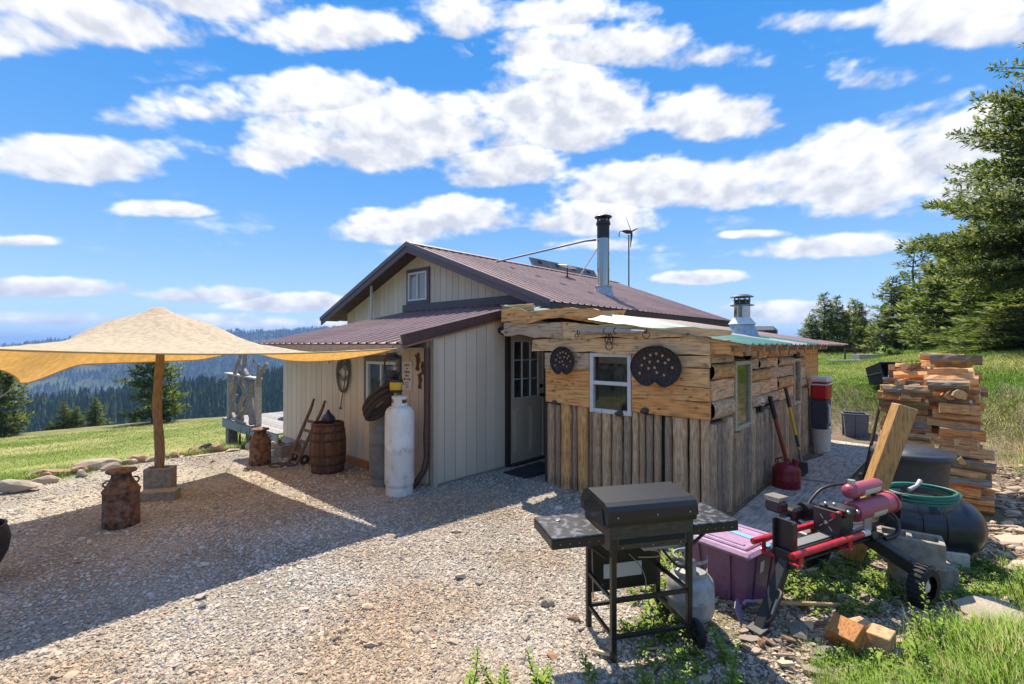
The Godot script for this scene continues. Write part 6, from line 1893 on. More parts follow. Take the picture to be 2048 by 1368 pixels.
func make_right_yard() -> void:
	# trash can
	var t := thing("trash_can", "dark plastic trash can with a black lid before the firewood", "trash can", Vector3(4.12, 0, -4.98))
	var b := MB.new()
	var pr := [Vector2(0, 0.0), Vector2(0.245, 0.0), Vector2(0.255, 0.02), Vector2(0.275, 0.33), Vector2(0.279, 0.335), Vector2(0.28, 0.35), Vector2(0.277, 0.36), Vector2(0.30, 0.72), Vector2(0.325, 0.725), Vector2(0.325, 0.76), Vector2(0.3, 0.765)]
	b.lathe(pr, 36)
	part("body", b.mesh(), mat("trash_grey", Color(0.062, 0.056, 0.047), 0.6, {"tex": "scuff", "scale": Vector3(1.3, 1.3, 1.3)}), t)
	b = MB.new()
	b.lathe([Vector2(0.335, 0.745), Vector2(0.345, 0.75), Vector2(0.345, 0.785), Vector2(0.32, 0.80), Vector2(0.29, 0.80), Vector2(0.28, 0.815), Vector2(0.15, 0.835), Vector2(0.0, 0.84)], 36)
	part("lid", b.mesh(), mat("lid_black", Color(0.035, 0.04, 0.05), 0.4, {"tex": "scuff", "scale": Vector3(2, 2, 2)}), t)
	for s: float in [-1.0, 1.0]:
		b = MB.new()
		b.tube(smooth([Vector3(s * 0.31, 0.66, 0.07), Vector3(s * 0.36, 0.66, 0.06), Vector3(s * 0.36, 0.66, -0.06), Vector3(s * 0.31, 0.66, -0.07)]), 0.014, 6)
		part("handle", b.mesh(), mat("lid_black"), t)
	# leaning beam
	var b0 := Vector3(2.93, 0.0, -4.2)
	var b1 := Vector3(3.35, 1.33, -4.12)
	var up := (b1 - b0).normalized()
	var sx := Vector3(0.97, 0, 0.25)
	sx = (sx - up * sx.dot(up)).normalized()
	b = MB.new()
	b.box((b1 - b0) * 0.5, Vector3(0.14, (b1 - b0).length(), 0.14), 0.006, Basis(sx, up, sx.cross(up)))
	solo("leaning_beam", b.mesh(), mat("new_beam", Color(0.55, 0.30, 0.10), 0.65, {"tex": "grain", "scale": Vector3(5, 0.5, 5), "bump": "grain", "height": 0.2, "over": "knots", "over_scale": Vector3(1.2, 0.7, 1.2)}), "thick yellow timber beam standing tilted behind the log splitter", "beam", b0 + Vector3(0, 0.03, 0))
	# black water tank lying on blocks, hose coiled on top
	t = thing("water_tank", "black plastic water tank lying on white blocks at the right", "tank", Vector3(3.62, 0, -4.3), -0.42)
	var tm := mat("tank_navy", Color(0.022, 0.027, 0.042), 0.3, {"tex": "scuff", "scale": Vector3(1.5, 1.5, 1.5)})
	b = MB.new()
	var ax := Basis(Vector3.BACK, -PI / 2)
	b.lathe([Vector2(0, -0.42), Vector2(0.14, -0.40), Vector2(0.22, -0.34), Vector2(0.245, -0.27), Vector2(0.245, -0.06), Vector2(0.235, -0.055), Vector2(0.235, -0.04), Vector2(0.245, -0.035), Vector2(0.245, 0.1), Vector2(0.235, 0.105), Vector2(0.235, 0.12), Vector2(0.245, 0.125), Vector2(0.245, 0.2), Vector2(0.235, 0.28), Vector2(0.2, 0.36), Vector2(0.13, 0.42), Vector2(0.0, 0.44)], 36, Vector3(0, 0.31, 0), ax)
	part("shell", b.mesh(), tm, t)
	for s: float in [-0.2, 0.2]: part("foot", bx(Vector3(0.16, 0.14, 0.36), 0.01), mat("foot_white", Color(0.62, 0.58, 0.52), 0.7, {"tex": "scuff", "scale": Vector3(2, 2, 2)}), t, Vector3(s, 0.072, 0.02))
	b = MB.new()
	b.lathe([Vector2(0.075, 0.53), Vector2(0.075, 0.575), Vector2(0.065, 0.585), Vector2(0, 0.587)], 18, Vector3(-0.2, 0, 0))
	part("filler_cap", b.mesh(), tm, t)
	t = thing("garden_hose", "green garden hose coiled on top of the black tank", "hose", Vector3(3.56, 0.565, -4.22))
	var hm := mat("hose_green", Color(0.03, 0.16, 0.115), 0.45)
	rng.seed = 3
	for k in 7:
		b = MB.new()
		var u := Vector3(0.24 + 0.012 * (k % 3), 0.01, 0.02)
		b.tube(ellipse_pts(Vector3(0.012 * sin(k * 2.0), 0.006 + 0.012 * k * 0.6, 0.01 * cos(k * 3.0)), u, Vector3(0.02, -0.03 + 0.004 * k, 0.19 + 0.01 * (k % 2)), 34, 0.03), 0.0105, 7, false)
		part("coil", b.mesh(), hm, t)
	b = MB.new()
	b.tube([Vector3(-0.12, 0.06, 0.03), Vector3(-0.03, 0.085, 0.0), Vector3(0.03, 0.12, -0.03)], [0.018, 0.014, 0.02], 8)
	part("nozzle", b.mesh(), mat("nozzle_grey", Color(0.45, 0.42, 0.42), 0.4), t)
	# cinder blocks under and beside the splitter
	solo("concrete_block", block_mesh(false), concrete(), "lower concrete block carrying the hollow one beside the splitter wheel", "concrete block", Vector3(3.2, 0.095, -3.78), -0.35, "concrete blocks").scale = Vector3(1.0, 1.73, 1.0)
	solo("concrete_block", block_mesh(true), concrete(), "hollow concrete block on top of another beside the splitter wheel", "concrete block", Vector3(3.12, 0.292, -3.80), -0.62, "concrete blocks").scale = Vector3(1.05, 1.05, 1.2)
	# purple tote
	t = thing("purple_tote", "purple plastic storage tote with a strip of blue tape on its lid", "tote", Vector3(1.70, 0.0, -3.72), 0.64)
	var pm := mat("tote_purple", Color(0.19, 0.085, 0.175), 0.4, {"tex": "scuff", "scale": Vector3(1.5, 1.5, 1.5)})
	b = MB.new()
	var lo := [Vector2(-0.2, -0.2), Vector2(0.2, -0.2), Vector2(0.2, 0.2), Vector2(-0.2, 0.2)]
	var hi := [Vector2(-0.245, -0.245), Vector2(0.245, -0.245), Vector2(0.245, 0.245), Vector2(-0.245, 0.245)]
	for k in 4:
		var j := (k + 1) % 4
		var out := Vector3(lo[k].x + lo[j].x, 0, lo[k].y + lo[j].y)
		# each side is split by two moulded flutes
		var cuts := [0.0, 0.2, 0.28, 0.72, 0.8, 1.0]
		for i in 5:
			var ins := 0.93 if i == 1 or i == 3 else 1.0
			var p0: Vector2 = lo[k].lerp(lo[j], cuts[i])
			var p1: Vector2 = lo[k].lerp(lo[j], cuts[i + 1])
			var q0: Vector2 = hi[k].lerp(hi[j], cuts[i])
			var q1: Vector2 = hi[k].lerp(hi[j], cuts[i + 1])
			var sh := out.normalized() * (0.0 if ins == 1.0 else -0.014)
			b.quad(Vector3(p0.x, 0.01, p0.y) + sh, Vector3(p1.x, 0.01, p1.y) + sh, Vector3(q1.x, 0.40, q1.y) + sh, Vector3(q0.x, 0.40, q0.y) + sh, out)
			if ins != 1.0:
				b.quad(Vector3(p0.x, 0.01, p0.y) + sh, Vector3(p0.x, 0.01, p0.y), Vector3(q0.x, 0.40, q0.y), Vector3(q0.x, 0.40, q0.y) + sh, Vector3(p1.x - p0.x, 0, p1.y - p0.y))
				b.quad(Vector3(p1.x, 0.01, p1.y) + sh, Vector3(p1.x, 0.01, p1.y), Vector3(q1.x, 0.40, q1.y), Vector3(q1.x, 0.40, q1.y) + sh, Vector3(p0.x - p1.x, 0, p0.y - p1.y))
	b.quad(Vector3(-0.2, 0.01, -0.2), Vector3(0.2, 0.01, -0.2), Vector3(0.2, 0.01, 0.2), Vector3(-0.2, 0.01, 0.2), Vector3.DOWN)
	part("body", b.mesh(), pm, t)
	b = MB.new()
	b.box(Vector3(0, 0.40, 0), Vector3(0.545, 0.045, 0.545), 0.02)
	b.box(Vector3(0, 0.428, 0), Vector3(0.44, 0.02, 0.44), 0.018)
	b.box(Vector3(-0.17, 0.44, 0), Vector3(0.03, 0.012, 0.36), 0.004)
	b.box(Vector3(0.17, 0.44, 0), Vector3(0.03, 0.012, 0.36), 0.004)
	part("lid", b.mesh(), mat("tote_lid", Color(0.38, 0.235, 0.37), 0.4, {"tex": "scuff", "scale": Vector3(1.5, 1.5, 1.5)}), t)
	b = MB.new()
	for q in [[Vector3(0.03, 0.4415, -0.2), Vector3(0.0, 0.4415, 0.21)], [Vector3(0.0, 0.4415, 0.21), Vector3(-0.002, 0.427, 0.276)], [Vector3(-0.002, 0.427, 0.276), Vector3(-0.003, 0.36, 0.252)]]:
		b.quad(q[0] + Vector3(-0.028, 0, 0), q[0] + Vector3(0.028, 0, 0), q[1] + Vector3(0.028, 0, 0), q[1] + Vector3(-0.028, 0, 0), Vector3(0, 1, 0.2))
	part("tape", b.mesh(), mat("blue_tape", Color(0.16, 0.42, 0.66), 0.6, {"tex": "weave", "scale": Vector3(4, 4, 4)}), t)
	b = MB.new()
	b.box(Vector3(-0.03, 0.27, 0.2345), Vector3(0.055, 0.085, 0.002), 0.0, Basis(Vector3.RIGHT, 0.114))
	part("sticker", b.mesh(), mat("sticker_white", Color(0.66, 0.66, 0.64), 0.5, {"tex": "scuff", "scale": Vector3(9, 9, 9)}), t)
	make_splitter()
	make_grill()
	# small propane tank
	t = thing("propane_tank", "grey barbecue propane tank on the ground beside the grill", "gas tank", Vector3(1.215, 0, -3.30), 0.5)
	var lp := mat("lp_grey", Color(0.42, 0.43, 0.44), 0.45, {"tex": "scuff", "scale": Vector3(1.4, 1.4, 1.4), "over": "blot", "over_scale": Vector3(2, 2, 2)})
	b = MB.new()
	b.lathe([Vector2(0.0, 0.03), Vector2(0.11, 0.035), Vector2(0.145, 0.07), Vector2(0.155, 0.11), Vector2(0.155, 0.17), Vector2(0.157, 0.172), Vector2(0.157, 0.182), Vector2(0.155, 0.185), Vector2(0.155, 0.25), Vector2(0.148, 0.29), Vector2(0.12, 0.325), Vector2(0.06, 0.345), Vector2(0, 0.35)], 32)
	part("body", b.mesh(), lp, t)
	b = MB.new()
	b.lathe([Vector2(0.1, 0.0), Vector2(0.104, 0.0), Vector2(0.104, 0.05), Vector2(0.1, 0.05)], 28)
	part("foot_ring", b.mesh(), lp, t)
	b = MB.new()
	b.lathe([Vector2(0.1, 0.325), Vector2(0.104, 0.325), Vector2(0.112, 0.36), Vector2(0.108, 0.36), Vector2(0.1, 0.325)], 26, Vector3.ZERO, Basis(), 0.6, TAU - 0.6)
	for an: float in [0.9, 2.3, 4.0, 5.4]: b.lathe([Vector2(0.109, 0.355), Vector2(0.112, 0.355), Vector2(0.112, 0.44), Vector2(0.109, 0.44)], 5, Vector3.ZERO, Basis(), an - 0.22, an + 0.22)
	b.lathe([Vector2(0.106, 0.43), Vector2(0.114, 0.43), Vector2(0.114, 0.45), Vector2(0.106, 0.45), Vector2(0.106, 0.43)], 26, Vector3.ZERO, Basis(), 0.6, TAU - 0.6)
	part("collar", b.mesh(), lp, t)
	b = MB.new()
	b.tube([Vector3(0, 0.34, 0), Vector3(0, 0.4, 0)], 0.022, 10)
	b.tube([Vector3(0, 0.385, 0), Vector3(-0.07, 0.39, 0.02)], 0.02, 10)
	b.lathe([Vector2(0.035, 0.4), Vector2(0.035, 0.418), Vector2(0, 0.42)], 10)
	part("valve", b.mesh(), mat("dull_steel"), t)
	b = MB.new()
	b.tube(smooth([Vector3(-0.07, 0.39, 0.02), Vector3(-0.15, 0.42, 0.02), Vector3(-0.23, 0.52, -0.02), Vector3(-0.26, 0.62, -0.05)]), 0.009, 8)
	part("gas_hose", b.mesh(), mat("black_plastic"), t)
	# hoe lying on the ground
	t = thing("garden_hoe", "hoe with a pale wooden handle lying on the chips behind the splitter leg", "hoe", Vector3(1.62, 0.0, -3.33), 0.12)
	b = MB.new()
	b.tube([Vector3(0.08, 0.1, -0.02), Vector3(0.72, 0.03, -0.03)], 0.015, 8)
	part("handle", b.mesh(), mat("hoe_wood", Color(0.52, 0.36, 0.18), 0.6, {"tex": "grain", "scale": Vector3(1, 6, 6)}), t)
	b = MB.new()
	b.tube([Vector3(0.1, 0.098, -0.02), Vector3(0.0, 0.11, -0.02), Vector3(-0.02, 0.09, -0.02)], 0.011, 8)
	b.prism(PackedVector2Array([Vector2(-0.08, 0.0), Vector2(0.08, 0.0), Vector2(0.075, 0.11), Vector2(0.02, 0.12), Vector2(-0.02, 0.12), Vector2(-0.075, 0.11)]), 0.005, Transform3D(Basis(Vector3.UP, 0.9) * Basis(Vector3.RIGHT, -0.35), Vector3(-0.05, 0.0, 0.01)))
	part("blade", b.mesh(), mat("hoe_blade", Color(0.25, 0.22, 0.33), 0.4), t)
	# sawn timber offcuts, stones, slab
	var cut := mat("offcut_orange", Color(0.46, 0.19, 0.05), 0.8, {"tex": "grain", "scale": Vector3(2, 2, 8), "bump": "grain", "height": 0.2})
	var cut2 := mat("offcut_pale", Color(0.55, 0.34, 0.17), 0.8, {"tex": "grain", "scale": Vector3(2, 8, 2), "bump": "grain", "height": 0.2})
	solo("timber_offcut", bx(Vector3(0.14, 0.14, 0.17), 0.004), cut, "orange timber offcut tilted on edge in the front weeds", "timber offcut", Vector3(2.06, 0.095, -2.98), 0.5, "timber offcuts").rotation.z = 0.5
	solo("timber_offcut", bx(Vector3(0.15, 0.1, 0.12), 0.004), cut2, "pale timber offcut lying right of the tilted orange one", "timber offcut", Vector3(2.27, 0.07, -2.98), 0.7, "timber offcuts")
	solo("timber_offcut", bx(Vector3(0.13, 0.1, 0.1), 0.004), cut2, "timber offcut half hidden behind the other two", "timber offcut", Vector3(2.24, 0.05, -3.12), 0.3, "timber offcuts")
	var rk := mat("flat_stone", Color(0.33, 0.29, 0.25), 0.9, {"tex": "blot", "scale": Vector3(3, 3, 3), "bump": "ground", "height": 0.8})
	var st := [[0.26, -3.49, 0.055, 0.04, "pale square stone lying alone on the gravel left of the grill"], [1.90, -2.93, 0.13, 0.03, "flat grey stone in front of the timber offcuts"], [1.88, -3.16, 0.12, 0.04, "flat dark stone left of the timber offcuts"], [1.56, -3.03, 0.04, 0.035, "small reddish stone at the foot of the splitter leg"], [3.35, -3.32, 0.30, 0.07, "long pale slab stone in the grass right of the splitter wheel"], [0.42, -3.3, 0.05, 0.03, "reddish stone by the far left grill leg"]]
	for k in st.size():
		var q = st[k]
		var o := solo("yard_stone", rock_mesh(700 + k, 0.9, 0.2, 1), mat("border_stone_1") if k == 0 or k == 4 else (rk if k < 3 else mat("border_stone_3")), q[4], "stone", Vector3(q[0], q[3] * 0.5, q[1]), 0.5 * k, "stones lying in the yard")
		o.scale = Vector3(q[2], q[3], q[2] * 0.7)

func make_splitter() -> void:
	var t := thing("log_splitter", "red and black hydraulic log splitter on small wheels", "log splitter", Vector3(1.9, 0, -3.35), 0.4725)
	var blk := mat("splitter_black", Color(0.022, 0.022, 0.024), 0.38, {"tex": "scuff", "scale": Vector3(3, 3, 3)})
	var red := mat("splitter_red", Color(0.60, 0.02, 0.035), 0.3, {"tex": "blot", "scale": Vector3(3, 3, 3)})
	var pink := mat("splitter_faded_red", Color(0.40, 0.08, 0.12), 0.35, {"tex": "scuff", "scale": Vector3(3, 3, 3)})
	var zinc := mat("zinc", Color(0.5, 0.49, 0.47), 0.35, {"metal": 0.8})
	var lab := mat("label_paper", Color(0.62, 0.60, 0.54), 0.5, {"tex": "scuff", "scale": Vector3(12, 12, 12)})
	var b := MB.new()
	b.box(Vector3(0.56, 0.475, 0), Vector3(1.14, 0.014, 0.12), 0.002)
	b.box(Vector3(0.56, 0.43, 0), Vector3(1.14, 0.08, 0.014))
	b.box(Vector3(0.56, 0.388, 0), Vector3(1.14, 0.014, 0.12), 0.002)
	part("beam", b.mesh(), blk, t)
	part("beam_plate", bx(Vector3(0.5, 0.008, 0.085), 0.002), mat("worn_grey", Color(0.2, 0.2, 0.2), 0.45, {"tex": "scuff", "scale": Vector3(3, 3, 3)}), t, Vector3(0.3, 0.4875, 0))
	b = MB.new()   # leg with a carrying loop
	var d := Vector3(-0.33, -0.40, 0.03).normalized()
	var s1 := Vector3(0, 0, 1)
	s1 = (s1 - d * s1.dot(d)).normalized()
	b.box(Vector3(-0.165, 0.205, 0.015), Vector3(0.06, 0.52, 0.07), 0.006, Basis(s1.cross(d), -d, s1) if true else Basis())
	b.box(Vector3(-0.345, 0.02, 0.03), Vector3(0.1, 0.03, 0.11), 0.004, Basis(Vector3.BACK, 0.2))
	part("leg", b.mesh(), blk, t)
	b = MB.new()
	b.tube(smooth([Vector3(-0.175, 0.25, 0.06), Vector3(-0.205, 0.25, 0.10), Vector3(-0.26, 0.2, 0.11), Vector3(-0.31, 0.12, 0.11), Vector3(-0.31, 0.075, 0.07)]), 0.011, 8)
	part("carry_loop", b.mesh(), mat("black_plastic"), t)
	b = MB.new()
	b.box(Vector3(-0.21, 0.145, 0.055), Vector3(0.03, 0.1, 0.004), 0.0, Basis(s1.cross(d), -d, s1))
	part("leg_label", b.mesh(), lab, t)
	b = MB.new()   # stop plate with flanges at the near end
	b.box(Vector3(0.0, 0.545, 0), Vector3(0.016, 0.25, 0.15), 0.003)
	for s: float in [-1.0, 1.0]: b.box(Vector3(-0.02, 0.545, s * 0.07), Vector3(0.05, 0.25, 0.012), 0.003)
	b.box(Vector3(-0.01, 0.41, 0), Vector3(0.06, 0.12, 0.13), 0.006)
	part("stop_plate", b.mesh(), blk, t)
	for s: float in [-1.0, 1.0]:
		b = MB.new()
		b.tube([Vector3(-0.16, 0.5, s * 0.14), Vector3(0.6 if s < 0 else 0.66, 0.5, s * 0.14)], 0.022, 14)
		b.tube([Vector3(-0.166, 0.5, s * 0.14), Vector3(-0.16, 0.5, s * 0.14)], 0.015, 12)
		part("log_rail", b.mesh(), red, t)
		for x: float in [-0.05, 0.52]:
			b = MB.new()
			b.box(Vector3(x, 0.45, s * 0.135), Vector3(0.04, 0.085, 0.012), 0.003)
			b.box(Vector3(x, 0.41, s * 0.10), Vector3(0.04, 0.012, 0.08), 0.003)
			part("rail_bracket", b.mesh(), red, t)
			b = MB.new()
			b.tube([Vector3(x - 0.01, 0.425, s * 0.141), Vector3(x - 0.01, 0.425, s * 0.15)], 0.008, 6)
			part("bolt", b.mesh(), zinc, t)
	b = MB.new()
	b.tube([Vector3(0.66, 0.5, 0.14), Vector3(0.74, 0.5, 0.14)], 0.021, 14)
	part("rail_label", b.mesh(), lab, t)
	b = MB.new()   # ram plate and slide block
	b.box(Vector3(0.47, 0.58, 0), Vector3(0.014, 0.18, 0.19), 0.004)
	b.box(Vector3(0.6, 0.555, 0), Vector3(0.16, 0.13, 0.15), 0.008)
	b.box(Vector3(0.62, 0.645, -0.01), Vector3(0.14, 0.06, 0.2), 0.01)
	part("ram", b.mesh(), blk, t)
	for q in [[0.56, 0.68, -0.06], [0.6, 0.68, -0.02], [0.57, 0.66, 0.095], [0.66, 0.52, 0.08], [0.69, 0.645, 0.095]]:
		b = MB.new()
		b.sphere(Vector3(q[0], q[1], q[2]), Vector3(0.014, 0.014, 0.014), 10, 6)
		part("bolt", b.mesh(), zinc, t)
	b = MB.new()
	b.sphere(Vector3(0.462, 0.575, 0), Vector3(0.01, 0.018, 0.018), 10, 6)
	for k in 4: b.tube([Vector3(0.462, 0.575 + 0.03 * sin(k * 1.57 + 0.7), 0.03 * cos(k * 1.57 + 0.7)), Vector3(0.462, 0.575 + 0.065 * sin(k * 1.57 + 0.7), 0.065 * cos(k * 1.57 + 0.7))], 0.004, 5)
	part("wedge_boss", b.mesh(), zinc, t)
	b = MB.new()
	b.tube([Vector3(0.46, 0.64, 0.05), Vector3(0.56, 0.64, 0.05)], 0.02, 10)
	part("push_rod", b.mesh(), red, t)
	b = MB.new()   # hydraulic cylinder
	var ax := Basis(Vector3.BACK, -PI / 2)
	b.lathe([Vector2(0, 0.74), Vector2(0.07, 0.74), Vector2(0.076, 0.76), Vector2(0.076, 1.24), Vector2(0.083, 1.24), Vector2(0.083, 1.28), Vector2(0, 1.29)], 26, Vector3(0, 0.615, 0.03), ax)
	part("cylinder", b.mesh(), pink, t)
	b = MB.new()
	b.lathe([Vector2(0.0766, 0.90), Vector2(0.0772, 0.901), Vector2(0.0772, 1.09), Vector2(0.0766, 1.091)], 8, Vector3(0, 0.615, 0.03), ax, 0.35, 1.5)
	part("cylinder_label", b.mesh(), lab, t)
	b = MB.new()
	b.lathe([Vector2(0, 0.72), Vector2(0.035, 0.725), Vector2(0.052, 0.75), Vector2(0.055, 0.78), Vector2(0.055, 1.12), Vector2(0.045, 1.16), Vector2(0, 1.17)], 22, Vector3(0, 0.762, 0.0), ax)
	part("reservoir", b.mesh(), pink, t)
	b = MB.new()
	b.lathe([Vector2(0.0556, 0.88), Vector2(0.0562, 0.881), Vector2(0.0562, 1.1), Vector2(0.0556, 1.101)], 14, Vector3(0, 0.762, 0.0), ax, -0.8, 1.7)
	part("reservoir_label", b.mesh(), lab, t)
	b = MB.new()
	b.tube([Vector3(0.79, 0.8, 0), Vector3(0.79, 0.845, 0)], 0.026, 12)
	part("filler_cap", b.mesh(), zinc, t)
	b = MB.new()
	for x: float in [0.85, 1.08]: b.box(Vector3(x, 0.70, 0.01), Vector3(0.03, 0.06, 0.03))
	b.box(Vector3(1.28, 0.6, 0.03), Vector3(0.02, 0.2, 0.16), 0.004)
	b.tube(smooth([Vector3(1.2, 0.56, 0.06), Vector3(1.24, 0.48, 0.1), Vector3(1.18, 0.4, 0.12), Vector3(1.05, 0.38, 0.1)]), 0.018, 8)
	part("bracket", b.mesh(), blk, t)
	b = MB.new()
	b.box(Vector3(0.83, 0.53, 0.09), Vector3(0.1, 0.12, 0.01), 0.002)
	part("side_plate", b.mesh(), mat("bare_steel", Color(0.32, 0.28, 0.23), 0.5, {"tex": "scuff", "scale": Vector3(3, 3, 3)}), t)
	b = MB.new()   # motor and pump
	b.box(Vector3(0.42, 0.6, -0.36), Vector3(0.12, 0.09, 0.14), 0.02)
	b.box(Vector3(0.56, 0.54, -0.32), Vector3(0.16, 0.1, 0.14), 0.02)
	b.tube([Vector3(0.6, 0.55, -0.26), Vector3(0.7, 0.55, -0.24)], 0.07, 14)
	part("motor", b.mesh(), blk, t)
	b = MB.new()
	b.box(Vector3(0.42, 0.49, -0.3), Vector3(0.08, 0.08, 0.08), 0.01)
	b.tube([Vector3(0.32, 0.49, -0.3), Vector3(0.5, 0.47, -0.27)], 0.018, 8)
	b.box(Vector3(0.5, 0.43, -0.18), Vector3(0.12, 0.04, 0.22), 0.01)
	part("pump", b.mesh(), zinc, t)
	for h in [[Vector3(0.5, 0.5, -0.25), Vector3(0.62, 0.42, -0.2), Vector3(0.8, 0.44, -0.12), Vector3(0.86, 0.55, -0.05)], [Vector3(0.62, 0.58, -0.25), Vector3(0.8, 0.72, -0.22), Vector3(1.05, 0.74, -0.14), Vector3(1.22, 0.66, -0.04)], [Vector3(0.66, 0.5, -0.24), Vector3(0.95, 0.42, -0.2), Vector3(1.2, 0.48, -0.1), Vector3(1.26, 0.58, -0.02)]]:
		b = MB.new()
		b.tube(smooth(h, 6), 0.011, 8)
		part("hydraulic_hose", b.mesh(), mat("black_plastic"), t)
	b = MB.new()
	for k in 5: b.box(Vector3(0.37 + 0.025 * k, 0.665, -0.36), Vector3(0.012, 0.03, 0.13), 0.002)
	part("cooling_fins", b.mesh(), mat("bare_steel"), t)
	b = MB.new()   # axle
	b.box(Vector3(0.98, 0.33, 0.13), Vector3(0.08, 0.09, 0.44), 0.005, Basis(Vector3.RIGHT, 0.35))
	b.box(Vector3(0.98, 0.22, 0.31), Vector3(0.06, 0.2, 0.02), 0.004)
	b.box(Vector3(0.98, 0.33, -0.13), Vector3(0.08, 0.09, 0.44), 0.005, Basis(Vector3.RIGHT, -0.35))
	b.box(Vector3(0.98, 0.22, -0.31), Vector3(0.06, 0.2, 0.02), 0.004)
	part("axle", b.mesh(), blk, t)
	for s: float in [-1.0, 1.0]:
		var wb := Basis(Vector3.RIGHT, PI / 2)
		b = MB.new()
		b.lathe([Vector2(0.085, -0.045), Vector2(0.13, -0.05), Vector2(0.145, -0.03), Vector2(0.15, 0.0), Vector2(0.145, 0.03), Vector2(0.13, 0.05), Vector2(0.085, 0.045)], 30, Vector3.ZERO, wb)
		for k in 26:
			var an := TAU * k / 26
			b.box(Vector3(cos(an) * 0.15, sin(an) * 0.15, 0), Vector3(0.012, 0.014, 0.07), 0.0, Basis(Vector3.BACK, an))
		var w := part("wheel", b.mesh(), mat("tyre", Color(0.016, 0.015, 0.015), 0.8), t, Vector3(0.98, 0.155, s * 0.375))
		b = MB.new()
		b.lathe([Vector2(0.09, -0.03), Vector2(0.086, 0.0), Vector2(0.05, 0.012), Vector2(0.03, 0.03), Vector2(0, 0.032)], 24, Vector3.ZERO, wb)
		b.lathe([Vector2(0.0, -0.012), Vector2(0.086, -0.014)], 24, Vector3.ZERO, wb)
		part("rim", b.mesh(), mat("rim_white", Color(0.6, 0.58, 0.55), 0.4), w)

